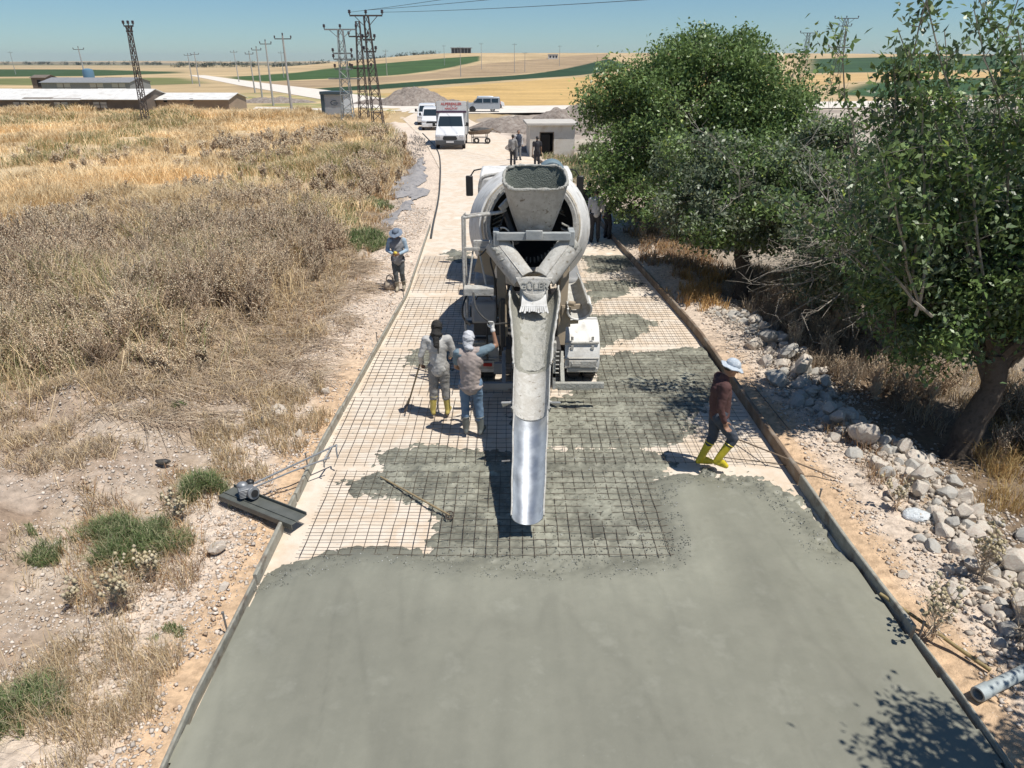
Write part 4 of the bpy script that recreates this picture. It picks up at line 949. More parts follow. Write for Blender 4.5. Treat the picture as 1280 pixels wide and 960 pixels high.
m_tan = M('tan painted beam', [(.42, .33, .22), (.32, .27, .21)], scale=5, rough=.8)
m_gbox = M('grey machine cover', [(.20, .21, .22), (.28, .28, .28)], scale=4, rough=.6)
m_glass = M('dark glass', [(.02, .03, .035)], rough=.08, spec=.9)
m_red = M('red lens', [(.35, .02, .015)], rough=.3); m_amb = M('amber lens', [(.6, .25, .03)], rough=.3)
TX, TY = .36, 12.6
trk = empty('concrete_mixer_truck', (TX, TY, 0), 0, 'white cement-splattered concrete mixer truck discharging down its chute in the middle of the road', 'mixer truck')
def T(mb, name, mat, parent=trk, **k):
    mb.v = [(x - TX, y - TY, z) for x, y, z in mb.v]; return mb.build(name, mat, parent, **k)
# wheels
def wheel_pair(side, y, dual, steer=False):
    wd = .56 if dual else .30; xo = TX + side * 1.22; xi = xo - side * wd; r = .50; c = (xi, y, r); ax = (side, 0, 0)
    mb = MB()
    def tyre(t0, t1):
        mb.lathe([(.30, t0 + .02), (.40, t0), (.47, t0 + .01), (.50, t0 + .05), (.50, t1 - .05), (.47, t1 - .01), (.40, t1), (.30, t1 - .02)], c, ax, 32, closed=True)
    if dual: tyre(0, .26); tyre(.30, .56)
    else: tyre(0, .30)
    for k in range(28):      # tread lugs
        a = 2 * PI * k / 28
        for t0 in ([.13, .43] if dual else [.15]):
            mb.box((xi + side * t0, y + .503 * math.cos(a), r + .503 * math.sin(a)), (.18, .05, .014), Euler((a - PI / 2, 0, 0)).to_matrix())
    w_ = T(mb, 'wheel', m_rub)
    rm = MB().lathe([(.0, wd - .13 if dual else .24), (.10, wd - .13 if dual else .24), (.12, wd - .18 if dual else .18), (.26, wd - .16 if dual else .1), (.30, wd - .02)], c, ax, 24)
    T(rm, 'rim', m_cemsm, w_)
for s in (-1, 1):
    for y in (12.55, 13.92): wheel_pair(s, y, True)
    for y in (17.7, 19.3): wheel_pair(s, y, False)
# chassis
mb = MB()
for s in (-1, 1): mb.box((TX + s * .42, 15.6, .98), (.09, 9.0, .26))
for y in (11.15, 13.2, 15.2, 17.2, 19.4): mb.box((TX, y, .98), (.75, .10, .2))
for y in (12.55, 13.92): mb.tube([(TX - 1.1, y, .5), (TX + 1.1, y, .5)], .09, 10); mb.ell((TX, y, .52), (.24, .26, .24))
for y in (17.7, 19.3): mb.tube([(TX - 1.1, y, .5), (TX + 1.1, y, .5)], .06, 10)
for s in (-1, 1): mb.bar((TX + s * .55, 12.6, .72), (TX + s * .55, 13.9, .72), .09, .10)
T(mb, 'chassis', m_dark, bevel=.008)
# drum
ax = Vector((0, .974, -.225)).normalized(); dc = Vector((TX - .02, 12.35, 2.92))
drum = T(MB().lathe([(.72, .0), (.80, .22), (.90, .50)], dc, ax, 56), 'drum', m_ring, smooth=50)
d2 = MB().lathe([(.895, .50), (.935, .51), (1.14, 1.40), (1.175, 1.47), (1.18, 1.75), (1.175, 3.1), (1.10, 3.9), (.92, 4.8), (.62, 5.35), (.0, 5.4)], dc, ax, 56)
T(d2, 'drum_shell', m_tw, drum, smooth=50)
T(MB().lathe([(.72, -.002), (.78, -.02), (.80, .03), (.745, .075)], dc, ax, 56, closed=True), 'mouth_ring', m_cemsm, drum, smooth=50)
T(MB().lathe([(.80, .20), (.84, .19), (.855, .27), (.81, .31)], dc, ax, 56, closed=True), 'roller_ring', m_cemsm, drum, smooth=50)
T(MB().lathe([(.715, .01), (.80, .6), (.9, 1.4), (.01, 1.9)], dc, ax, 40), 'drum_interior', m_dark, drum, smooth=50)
for k in range(3):
    bl = MB()
    for j in range(14):
        a = k * 2.1 + j * .13; t = .1 + j * .07; r = .62; x = ax.cross(Vector((0, 0, 1))).normalized(); y_ = ax.cross(x)
        bl.box(dc + ax * t + (x * math.cos(a) + y_ * math.sin(a)) * r, (.20, .09, .02), Euler((a, .4, a)).to_matrix())
    T(bl, 'mixing_blade', m_cem, drum)
# splash guard ring (wide white skirt seen round the drum) - the drum shell plays it; rear frame posts
mb = MB()
for s in (-1, 1):
    mb.bar((TX + s * .50, 11.75, .95), (TX + s * .56, 11.95, 2.45), .14, .16, up=(0, 1, 0))
    mb.bar((TX + s * .44, 13.1, 1.1), (TX + s * .56, 12.1, 2.2), .09, .1, up=(0, 1, 0))
mb.bar((TX - .6, 11.9, 1.75), (TX + .6, 11.9, 1.75), .1, .12)
T(mb, 'rear_frame', m_tan, bevel=.008)
# cross beam under the hopper
mb = MB(); mb.box((TX - .01, 11.60, 2.90), (1.22, .10, .13)); mb.box((TX - .0, 11.53, 2.93), (.28, .05, .16))
for s in (-1, 1): mb.box((TX + s * .62, 11.74, 2.86), (.10, .34, .24))
T(mb, 'cross_beam', M('grey beam paint', [(.24, .26, .27), (.34, .36, .36), (.42, .42, .40)], scale=5, rough=.75, bump=.3, bscale=25), bevel=.012)
# charging hopper: scooped funnel, open at the top, high at the back
def hopper(name, zt, zb, hw_t, hw_b, yf, yb, mat, thick=.0, inner=False):
    V_, F_ = [], []; n = 24; rows_ = 8
    for j in range(rows_ + 1):
        f = j / rows_; hw = hw_b + (hw_t - hw_b) * f ** .9; dy = .18 + (yf - .18) * f
        for i in range(n):
            a = 2 * PI * i / n; ca, sa = math.cos(a), math.sin(a); pw = .66 - .24 * f
            x = TX + .02 + hw * (abs(ca) ** pw) * (1 if ca > 0 else -1)
            yy_ = 12.02 - .10 * f + dy * (abs(sa) ** pw) * (1 if sa > 0 else -1)
            z = zb + (zt - zb) * f + (.26 * f ** 6 * (sa * .5 + .5) if True else 0) + (0 if inner else 0)
            V_.append((x, yy_, z))
    for j in range(rows_):
        for i in range(n): F_.append((j * n + i, j * n + (i + 1) % n, (j + 1) * n + (i + 1) % n, (j + 1) * n + i))
    return V_, F_
V_, F_ = hopper('h', 3.66, 2.86, .53, .27, .46, .4, m_cemsm)
mb = MB().add(V_, F_); hp_ = T(mb, 'charging_hopper', m_cemsm, smooth=60)
V_, F_ = hopper('h', 3.672, 2.88, .515, .25, .445, .4, m_grn)
cxm = TX + .02
mb = MB().add(V_, F_); T(mb, 'hopper_lining', m_grn, hp_, smooth=60)
rim = []
n = 24
for i in range(n): rim.append(Vector(V_[8 * n + i]) + Vector((0, 0, -.01)))
rim = smooth_path(rim + [rim[0]], 4)[:-1]
T(MB().tube([p + Vector((0, 0, random.uniform(-.012, .008))) for p in rim], [random.uniform(.012, .036) for _ in rim], 8, closed=True), 'hopper_rim', m_cem, hp_)
# V shaped collecting troughs, plate and rubber apron
for s in (-1, 1):
    a = Vector((TX + s * .64, 11.80, 2.74)); b = Vector((TX + s * .17, 11.36, 2.24)); d = (b - a).normalized()
    out = Vector((s * .75, 0, -.66)).normalized(); fw = d.cross(out).normalized()
    if fw.y > 0: fw = -fw
    mb = MB(); prof = []
    for k in range(9):
        t = -PI * .08 + PI * 1.1 * k / 8; prof.append(out * math.cos(t) * .0)
    V_, F_ = [], []
    m_ = 9
    for f, wsc in ((0, 1.0), (.35, .98), (.75, .95), (1.0, .92)):
        c = a.lerp(b, f)
        for k in range(m_):
            t = PI * k / (m_ - 1)
            V_.append(c + out * (-math.cos(t)) * .215 * wsc + fw * math.sin(t) * .18 * wsc)
        for k in range(m_ - 1, -1, -1):
            t = PI * k / (m_ - 1)
            V_.append(c + out * (-math.cos(t)) * .18 * wsc + fw * (math.sin(t) * .145 * wsc))
    M2 = 2 * m_
    for j in range(3):
        for k in range(M2): F_.append((j * M2 + k, j * M2 + (k + 1) % M2, (j + 1) * M2 + (k + 1) % M2, (j + 1) * M2 + k))
    F_.append(tuple(range(M2))); F_.append(tuple(3 * M2 + k for k in range(M2)))
    mb.add(V_, F_); tr_ = T(mb, 'collecting_trough', m_cemsm, smooth=50)
    cr = MB(); pp_ = [a.lerp(b, f) + out * .02 + fw * .135 for f in np.linspace(0, .62, 12)]
    cr.tube([p + out * random.uniform(-.05, .05) for p in pp_], [random.uniform(.035, .075) * (1 - i * .045) for i in range(12)], 9); T(cr, 'cement_buildup', m_cem, tr_, smooth=60)
    T(MB().bar(a + fw * .16 + out * -.05, b + fw * .16 + out * -.05, .02, .03), 'trough_rib', m_cemsm, tr_)
# junction plate carries the maker's raised lettering
mb = MB(); mb.add([(TX - .30, 11.19, 2.31), (TX + .30, 11.19, 2.31), (TX + .17, 11.12, 2.05), (TX - .17, 11.12, 2.05), (TX - .30, 11.30, 2.31), (TX + .30, 11.30, 2.31), (TX + .17, 11.28, 2.05), (TX - .17, 11.28, 2.05)],
       [(0, 3, 2, 1), (4, 5, 6, 7), (0, 1, 5, 4), (1, 2, 6, 5), (2, 3, 7, 6), (3, 0, 4, 7)])
pl_ = T(mb, 'name_plate', m_cemsm, bevel=.01)
mt = Matrix.Translation((TX - TX, 11.150 - TY, 2.185)) @ Euler((R(75), 0, 0)).to_matrix().to_4x4()
text_mesh('plate_lettering', 'GÜLER', .155, .010, m_cem, mt, pl_, 1.0, .003)
mb = MB()
ap_top = [(TX + x, 11.20 - .07 * math.cos(x * 8), 2.06) for x in np.linspace(-.19, .19, 9)]; nst = 13
mb.add([(TX - .19, 11.17, 2.08), (TX + .19, 11.17, 2.08), (TX + .215, 11.03, 1.88), (TX - .215, 11.03, 1.88), (TX - .19, 11.19, 2.075), (TX + .19, 11.19, 2.075), (TX + .215, 11.05, 1.875), (TX - .215, 11.05, 1.875)], [(0, 1, 2, 3), (7, 6, 5, 4), (0, 4, 5, 1), (1, 5, 6, 2), (2, 6, 7, 3), (3, 7, 4, 0)])
for i in range(nst):
    x0 = -.22 + i * .44 / nst; x1 = x0 + .44 / nst - .004; k = 1.12; j = random.uniform(-.025, .02)
    zb = 1.80 + j; yb = 10.98 + random.uniform(-.01, .01)
    V_ = [(TX + x0 * .98, 11.035, 1.885), (TX + x1 * .98, 11.035, 1.885), (TX + x1 * k, yb, zb), (TX + x0 * k, yb, zb)]
    V2 = [(x, y + .014, z - .002) for x, y, z in V_]
    mb.add(V_ + V2, [(0, 1, 2, 3), (7, 6, 5, 4), (0, 4, 5, 1), (1, 5, 6, 2), (2, 6, 7, 3), (3, 7, 4, 0)])
T(mb, 'rubber_apron', m_tw, bevel=.004)
T(MB().lathe([(.235, 0), (.225, .16), (.215, .30)], (TX, 11.36, 1.86), (0, -.35, 1), 28), 'discharge_collar', m_cemsm, solid=.02)
# swivel chute: wide receiving hopper narrowing to a half pipe, then two more sections
def trough_pts(c, d, hw, dep, n=15, lift=.0, flare=0):
    side = Vector((1, 0, 0)); up = side.cross(d); up = up if up.z > 0 else -up; out = []
    for k in range(n):
        t = -1 + 2 * k / (n - 1); a = t * PI / 2
        out.append(c + side * (math.sin(a) * hw + flare * t) + up * ((1 - math.cos(a)) * dep * (1 + lift)))
    return out
def trough(stations, th):
    n = 15; V_, F_ = [], []
    for (c, d, hw, dep, fl) in stations:
        o_ = trough_pts(Vector(c), Vector(d).normalized(), hw, dep, n, 0, fl); i_ = [p + (Vector(c) + Vector((0, 0, dep)) - p).normalized() * th for p in o_]
        V_ += o_ + i_[::-1]
    m2 = 2 * n
    for j in range(len(stations) - 1):
        for k in range(m2): F_.append((j * m2 + k, j * m2 + (k + 1) % m2, (j + 1) * m2 + (k + 1) % m2, (j + 1) * m2 + k))
    F_.append(tuple(range(m2))); F_.append(tuple((len(stations) - 1) * m2 + k for k in range(m2)))
    return MB().add(V_, F_)
dd = Vector((0, -1, -.47)).normalized()
def cpt(y, x=None):        # bottom line of the chute
    z = .24 + (y - 7.33) * .385 if y < 10.2 else .24 + 2.87 * .385 + (y - 10.2) * .30
    return (TX - .17 + (y - 7.33) * .045 if x is None else x, y, z)
st = [(cpt(y), (0, -1, -.385), hw, dep, fl) for y, hw, dep, fl in [(11.62, .35, .34, .04), (11.3, .37, .36, .04), (10.95, .365, .36, .02), (10.6, .335, .33, .01), (10.2, .295, .30, .01), (9.85, .285, .28, 0), (9.78, .28, .28, 0)]]
ch = T(trough(st, .022), 'swivel_chute', m_cemw, smooth=50)
mb = MB()                     # caked white rim along both lips
for s in (0, 14):
    P_ = [trough_pts(Vector(c), Vector(d).normalized(), hw, dep, 15, 0, fl)[s] for (c, d, hw, dep, fl) in st]
    P_ = smooth_path(P_, 5); mb.tube([p + Vector((random.uniform(-.006, .006), 0, random.uniform(-.008, .008))) for p in P_], [random.uniform(.010, .022) for _ in P_], 8)
T(mb, 'caked_rim', m_cemsm, ch, smooth=60)
rx_ = np.linspace(-1, 1, 26); ry_ = np.linspace(9.85, 11.35, 70); RX, RY = np.meshgrid(rx_, ry_)
hwr = np.interp(RY, [9.85, 10.2, 10.6, 11.35], [.215, .225, .255, .285]); cc_ = np.array([cpt(float(y)) for y in ry_]); bz_ = cc_[:, 2][:, None]; bx_ = cc_[:, 0][:, None]
RZ = bz_ + .028 + (1 - np.sqrt(np.clip(1 - (RX * .78) ** 2, 0, 1))) * .30 + (fbm(RX * 4 + 3, RY * 14, 4, 700) - .35) * .045 * (1 - RX ** 4) - .02 * RX ** 6
V_ = np.stack([bx_ + RX * hwr - TX, RY - TY, RZ], -1).reshape(-1, 3); np_mesh('concrete_residue', V_, grid_quads(70, 26), None, m_cem, None, 180, ch)
st2 = [(cpt(y), (0, -1, -.385), hw, .255, 0) for y, hw in [(9.80, .272), (9.6, .27), (9.2, .262), (8.93, .258)]]
st2 = [((c[0], c[1], c[2] + .012), d, hw, dep, fl) for c, d, hw, dep, fl in st2]
c2 = T(trough(st2, .014), 'middle_chute', m_cemsm, smooth=50)
mb = MB()
for s in (-1, 1):
    b = Vector(cpt(9.05)); e = b + Vector((s * .27, 0, .22)); mb.add([e, e + Vector((s * .15, -.02, .01)), e + Vector((s * .13, .05, -.09)), e + Vector((s * -.0, .16, -.05)), e + Vector((0, .0, -.03)), e + Vector((s * .15, -.02, -.02)), e + Vector((s * .13, .05, -.12)), e + Vector((0, .16, -.08))],
           [(0, 1, 2, 3), (4, 7, 6, 5), (0, 4, 5, 1), (1, 5, 6, 2), (2, 6, 7, 3), (3, 7, 4, 0)])
T(mb, 'hook_bracket', m_tw, c2, bevel=.004)
mb = MB()
for y in (9.80, 8.98):
    P_ = trough_pts(Vector(cpt(y)) + Vector((0, 0, -.004)), Vector((0, -1, -.385)).normalized(), .285 if y > 9.5 else .272, .262); mb.tube(P_, .012, 6)
T(mb, 'chute_collar', m_cem, c2)
st3 = [(cpt(y), (0, -1, -.385), .198 + (y - 7.33) * .026 + .004 * math.sin(y * 9), .215 + .012 * math.sin(y * 3), 0) for y in np.linspace(9.02, 7.33, 12)]
c3 = T(trough(st3, .006), 'end_chute', m_shiny, smooth=60)
mb = MB()
for s in (0, 14):
    P_ = [trough_pts(Vector(c), Vector(d).normalized(), hw, dep)[s] + Vector((0, 0, .004)) for (c, d, hw, dep, fl) in st3]; mb.tube(P_, .011, 8)
T(mb, 'chute_lip', m_cemsm, c3)
T(MB().tube([Vector(cpt(8.1)) + Vector((-.25, 0, .18)), Vector(cpt(8.1)) + Vector((-.36, .0, .17))], .012, 6), 'latch_pin', m_pin, c3)
# chute pivot arm with hydraulic jack
mb = MB(); mb.tube([(TX, 11.62, .95), (TX, 11.62, 1.6)], .09, 14); mb.bar((TX, 11.6, 1.1), (TX, 10.3, 1.12), .12, .1); mb.tube([(TX, 11.3, .9), (TX, 10.5, 1.15)], .045, 10)
for z in (1.05, 1.25): mb.box((TX - .22, 11.05, z), (.14, .2, .1))
T(mb, 'chute_pivot', m_dark, bevel=.006)
mb = MB()
for (x, z, sx, sz) in [(.345, 1.0, .05, .62), (.345, .62, .05, .3)]: mb.box((TX + x, 10.92, z), (sx, .12, sz))
for z in np.arange(.78, 1.2, .075): mb.tube([(TX + .36, 10.85, z), (TX + .42, 10.85, z)], .012, 6)
T(mb, 'lock_rack', m_cemsm, bevel=.004)
# fenders
def arc_strip(x0, x1, cy, cz, r, a0, a1, th, n=14):
    V_, F_ = [], []
    for i in range(n + 1):
        a = a0 + (a1 - a0) * i / n
        for rr in (r, r - th):
            for x in (x0, x1): V_.append((x, cy + math.cos(a) * rr, cz + math.sin(a) * rr))
    for i in range(n):
        b = i * 4; F_ += [(b, b + 1, b + 5, b + 4), (b + 3, b + 2, b + 6, b + 7), (b + 1, b + 3, b + 7, b + 5), (b + 2, b, b + 4, b + 6)]
    F_ += [(0, 2, 3, 1), (n * 4, n * 4 + 1, n * 4 + 3, n * 4 + 2)]
    return MB().add(V_, F_)
for s in (-1, 1):
    xa, xb = sorted((TX + s * .60, TX + s * 1.23))
    f = T(arc_strip(xa, xb, 12.55, .5, .64, R(188), R(92), .018), 'rear_fender', m_tw if s > 0 else m_cemsm, smooth=50)
    T(arc_strip(xa, xb, 12.55, .5, .64, R(88), R(62), .018, 6), 'rear_fender', m_tw if s > 0 else m_cemsm, smooth=50)
    T(arc_strip(xa, xb, 13.92, .5, .64, R(118), R(-8), .018), 'rear_fender', m_tw if s > 0 else m_cemsm, smooth=50)
    mb = MB()
    for z, y in ((.88, 11.985), (.61, 11.90)): mb.tube([(xa - .10, y, z), (xb - .02, y, z)], .022, 8)
    for x in (xa + .13, xb - .13):
        for z, y in ((.95, 12.02), (.80, 11.955)): mb.box((x, y, z), (.045, .02, .07))
    T(mb, 'fender_bracket', m_cemsm, f)
    mb = MB(); mb.box(((xa + xb) / 2, 11.83, .53), (.50, .04, .13)); mb.box(((xa + xb) / 2, 11.85, .41), (.56, .05, .08)); T(mb, 'tail_board', m_cemsm, f, bevel=.006)
    lm = MB().box((TX + s * .80, 11.80, .53), (.16, .02, .06)); T(lm, 'tail_lamp', m_red if s < 0 else m_cemsm)
    mb = MB(); mb.box((TX + s * .76, 10.98, .50), (.88, .08, .10)); mb.bar((TX + s * .5, 11.0, .52), (TX + s * .5, 11.5, .9), .07, .07); mb.box((TX + s * .72, 11.18, .34), (.58, .05, .05)); T(mb, 'underrun_bar', m_cem if s > 0 else m_gbox, bevel=.008)
# spare chute carried on the right, standing on end
d_ = Vector((.18, -.55, -1)).normalized()
V_, F_ = [], []; n = 13
a = Vector((TX + .70, 12.45, 1.96)); b = Vector((TX + .80, 11.62, 1.62))
ax2 = (b - a).normalized(); sx_ = Vector((1, 0, 0)) - ax2 * ax2.x; sx_.normalize(); sy_ = ax2.cross(sx_); sy_ = sy_ if sy_.z > 0 else -sy_
for f, rr in ((0, .15), (.3, .19), (1, .21)):
    c = a.lerp(b, f); o_, i_ = [], []
    for k in range(n):
        t = R(-195) + R(245) * k / (n - 1); dv_ = sx_ * math.cos(t) + sy_ * math.sin(t); o_.append(c + dv_ * rr); i_.append(c + dv_ * (rr - .016))
    V_ += o_ + i_[::-1]
m2 = 2 * n
for j in range(2):
    for k in range(m2): F_.append((j * m2 + k, j * m2 + (k + 1) % m2, (j + 1) * m2 + (k + 1) % m2, (j + 1) * m2 + k))
F_ += [tuple(range(m2)), tuple(2 * m2 + k for k in range(m2))]
sc_ = T(MB().add(V_, F_), 'spare_chute', m_cemsm, smooth=50)
T(MB().tube([V_[2 * m2 + k] for k in range(n)], .018, 8), 'spare_chute_rim', m_tw, sc_)
mb = MB(); mb.bar((TX + .50, 11.75, 1.62), (TX + .85, 11.85, 1.62), .06, .08); mb.bar((TX + .50, 11.75, 1.35), (TX + .8, 11.8, 1.35), .05, .06); mb.tube([(TX + .62, 11.7, 1.72), (TX + .72, 11.65, 1.72)], .045, 12)
mb.box((TX + .58, 11.77, 1.46), (.16, .1, .36)); T(mb, 'spare_chute_bracket', m_tan, bevel=.005)
# ladder and platform on the left
mb = MB()
for x in (-1.16, -1.10):
    pass
p0 = [(TX - 1.16, 11.75, .62), (TX - 1.18, 11.80, 1.6), (TX - 1.18, 11.85, 3.05), (TX - 1.12, 11.86, 3.15), (TX - .60, 11.9, 3.22), (TX - .46, 11.95, 3.26)]
p1 = [(TX - 1.16, 12.15, 1.3), (TX - 1.17, 12.2, 3.0), (TX - 1.10, 12.2, 3.12), (TX - .62, 12.15, 3.18), (TX - .50, 12.1, 3.2)]
lad = T(MB().tube(smooth_path([Vector(p) for p in p0], 4), .024, 8).tube(smooth_path([Vector(p) for p in p1], 4), .022, 8), 'ladder_rail', m_cemsm)
mb = MB()
for z in (.75, 1.05, 1.35): mb.bar((TX - 1.17, 11.76, z), (TX - .80, 11.76, z), .12, .03)
mb.tube([(TX - .80, 11.76, .65), (TX - .80, 11.76, 1.75)], .02, 8); T(mb, 'ladder_rung', m_dark, lad)
mb = MB(); mb.box((TX - .92, 11.62, 2.02), (.50, .20, .035)); mb.box((TX - .92, 11.52, 1.97), (.50, .02, .12)); T(mb, 'platform', m_cemsm, bevel=.005)
mb = MB(); mb.bar((TX - 1.10, 11.72, 2.02), (TX - 1.02, 11.9, 2.6), .025, .025); mb.bar((TX - .8, 11.72, 2.02), (TX - .92, 11.9, 2.6), .025, .025)
mb.box((TX - .90, 11.88, 2.62), (.52, .06, .05)); mb.box((TX - .84, 11.92, 2.70), (.34, .10, .12)); T(mb, 'platform_bracket', m_cemsm, bevel=.004)
mb = MB(); mb.box((TX - .80, 11.98, 2.36), (.34, .05, .40), Euler((0, R(16), 0)).to_matrix()); T(mb, 'side_panel', m_tan)
mb = MB(); mb.bar((TX - .52, 12.0, 3.3), (TX - .28, 11.7, 2.75), .07, .05); T(mb, 'hopper_arm', m_dark)
mb = MB(); mb.bar((TX - .55, 11.9, 3.28), (TX - .40, 12.0, 3.42), .06, .1); T(mb, 'hopper_hinge', m_cemsm)
# hoses
hz = []
for k in range(15): t = R(100) - R(300) * k / 14; hz.append((TX - .52 + .18 * math.cos(t), 11.62, 2.72 + .32 * math.sin(t)))
T(MB().tube(smooth_path([Vector(p) for p in hz], 3), .013, 6), 'wash_hose', m_cemsm, smooth=60)
T(MB().tube(smooth_path([Vector(p) for p in [(TX - .48, 11.9, 3.2), (TX - .62, 11.75, 2.9), (TX - .80, 11.7, 2.65), (TX - .90, 11.7, 2.55)]], 4), .013, 6), 'cable', m_blk, smooth=60)
T(MB().tube(smooth_path([Vector(p) for p in [(TX - .62, 11.8, 2.75), (TX - .72, 11.7, 2.5), (TX - .66, 11.68, 2.2), (TX - .62, 11.7, 1.7), (TX - .66, 11.7, 1.2)]], 4), .016, 6), 'cable', m_blk, smooth=60)
T(MB().tube(smooth_path([Vector(p) for p in [(TX - 1.14, 11.7, 1.85), (TX - 1.2, 11.6, 1.7), (TX - 1.2, 11.6, 1.5), (TX - 1.08, 11.6, 1.35)]], 4), .018, 6), 'cable', m_blk, smooth=60)
# tanks and boxes low on the left
mb = MB(); mb.box((TX - .84, 11.85, 1.55), (.44, .36, .40)); gb = T(mb, 'hydraulic_tank', m_gbox, bevel=.05)
mb = MB(); mb.tube([(TX - .98, 11.72, 1.775), (TX - .95, 11.72, 1.84), (TX - .73, 11.72, 1.84), (TX - .70, 11.72, 1.775)], .014, 6); T(mb, 'tank_handle', m_dark, gb)
mb = MB(); mb.box((TX - .78, 11.9, 1.22), (.5, .3, .22)); mb.box((TX - .52, 11.7, 1.3), (.08, .06, 1.0)); mb.box((TX - .35, 11.72, 1.25), (.06, .06, .9)); T(mb, 'control_box', m_dark, bevel=.01)
mb = MB(); mb.box((TX - .45, 11.5, .88), (.12, .16, .16)); mb.box((TX - .25, 11.45, .74), (.22, .1, .24)); mb.box((TX - .58, 11.45, .62), (.2, .08, .2)); T(mb, 'valve_block', m_gbox, bevel=.008)
for s in (-1, 1):
    mb = MB(); mb.box((TX + s * .95, 16.1, .85), (.5, 1.7, .6)); T(mb, 'fuel_tank' if s > 0 else 'water_tank', m_gbox, bevel=.09)
mb = MB(); mb.box((TX, 17.35, 2.0), (1.5, .5, 1.7)); T(mb, 'drum_drive', m_dark, bevel=.05)
# cab
prof = [(18.55, .75), (20.85, .75), (20.95, 1.25), (20.92, 1.75), (20.68, 2.62), (20.45, 2.86), (19.9, 2.95), (18.75, 2.93), (18.55, 2.82)]
def body(prof, w, zt0, tap, cx):
    mb = MB(); n = len(prof)
    def hw(z): return w - max(0, z - zt0) * tap
    V_ = [(cx - hw(z), y, z) for y, z in prof] + [(cx + hw(z), y, z) for y, z in prof]
    F_ = [tuple(range(n)), tuple(range(2 * n - 1, n - 1, -1))] + [(i, (i + 1) % n, (i + 1) % n + n, i + n) for i in range(n)]
    return mb.add(V_, F_)
cab = T(body(prof, 1.23, 1.9, .05, TX), 'cab', m_tw, bevel=.06, smooth=40)
mb = MB(); mb.box((TX, 20.80, 2.20), (2.1, .02, .72), Euler((R(-15.5), 0, 0)).to_matrix()); T(mb, 'windscreen', m_glass, cab)
mb = MB(); mb.box((TX, 18.54, 2.35), (1.1, .02, .45)); T(mb, 'rear_window', m_glass, cab)
for s in (-1, 1):
    T(MB().box((TX + s * 1.212, 19.75, 2.25), (.02, 1.0, .55), Euler((0, -s * R(3), 0)).to_matrix()), 'side_window', m_glass, cab)
    mr = MB(); mr.box((TX + s * 1.56, 20.55, 2.32), (.20, .10, .56)); mo = T(mr, 'mirror', m_blk, bevel=.03)
    T(MB().tube([(TX + s * 1.15, 20.5, 2.80), (TX + s * 1.42, 20.55, 2.74), (TX + s * 1.54, 20.56, 2.56)], .02, 8), 'mirror_arm', m_blk, mo)
mb = MB(); mb.box((TX, 20.96, .72), (2.4, .1, .5)); T(mb, 'bumper', m_tw, cab, bevel=.03)
mb = MB(); mb.ell((TX + .75, 18.9, 3.02), (.30, .30, .30)); 
T(MB().lathe([(.0, -.02), (.30, .0), (.335, .06), (.335, .34), (.30, .40), (0, .42)], (TX + .62, 17.95, 2.98), (0, 1, .05), 24), 'water_drum', M('blue grey plastic', [(.13, .19, .22), (.18, .24, .27)], scale=6, rough=.55), smooth=40)
T(MB().tube(smooth_path([Vector(p) for p in [(TX - 1.16, 18.2, 2.2), (TX - 1.16, 18.2, 2.72), (TX - 1.0, 18.2, 2.92), (TX - .3, 18.2, 3.0), (TX - .1, 18.2, 3.0)]], 5), .045, 10), 'grab_rail', m_cemsm)
# ------------------------------------------------------------------ people
m_skin = M('tanned skin', [(.27, .145, .09), (.34, .19, .12)], scale=9, rough=.55)
m_hair = M('dark hair', [(.015, .012, .01), (.03, .025, .02)], scale=40, rough=.6)
def blob(name, prims, mat, parent, vox=.014, smooth_it=4, folds=0, fsc=9, seed=0):
    """union of capsules / ellipsoids remeshed into one continuous surface"""
    mb = MB()
    for p in prims:
        if p[0] == 'c': mb.cap(p[1], p[2], p[3], p[4])
        else: mb.ell(p[1], p[2], p[3] if len(p) > 3 else None, nu=16, nv=10)
    me = bpy.data.meshes.new('t'); me.from_pydata([tuple(v) for v in mb.v], [], mb.f)
    to = bpy.data.objects.new('t', me); COL.objects.link(to)
    r = to.modifiers.new('r', 'REMESH'); r.mode = 'VOXEL'; r.voxel_size = vox
    s = to.modifiers.new('s', 'SMOOTH'); s.iterations = smooth_it; s.factor = .6
    dg = bpy.context.evaluated_depsgraph_get(); dg.update()
    m2 = bpy.data.meshes.new_from_object(to.evaluated_get(dg)); bpy.data.objects.remove(to); bpy.data.meshes.remove(me)
    m2.name = name
    if folds:
        n = len(m2.vertices); co = np.empty(n * 3, np.float32); m2.vertices.foreach_get('co', co); co = co.reshape(-1, 3)
        no = np.empty(n * 3, np.float32); m2.vertices.foreach_get('normal', no); no = no.reshape(-1, 3)
        k = fbm(co[:, 0] * fsc + co[:, 2] * fsc * 1.1 + seed, co[:, 2] * fsc * .8 + co[:, 1] * fsc, 3, 400 + seed) - .5
        k2 = np.abs(fbm(co[:, 0] * fsc * .8 - co[:, 2] * fsc * .4, co[:, 2] * fsc * 1.4 + co[:, 1] * 5, 3, 410 + seed) - .5)
        co = co + no * ((k * 1.0 + k2 * 1.2 - .15) * folds)[:, None]; m2.vertices.foreach_set('co', co.astype(np.float32).ravel())
    m2.materials.clear(); m2.materials.append(mat); finish(m2, 180)
    o = bpy.data.objects.new(name, m2); COL.objects.link(o)
    if parent: o.parent = parent
    return o
def V3(*a): return Vector(a)
def lerp(a, b, t): return a + (b - a) * t
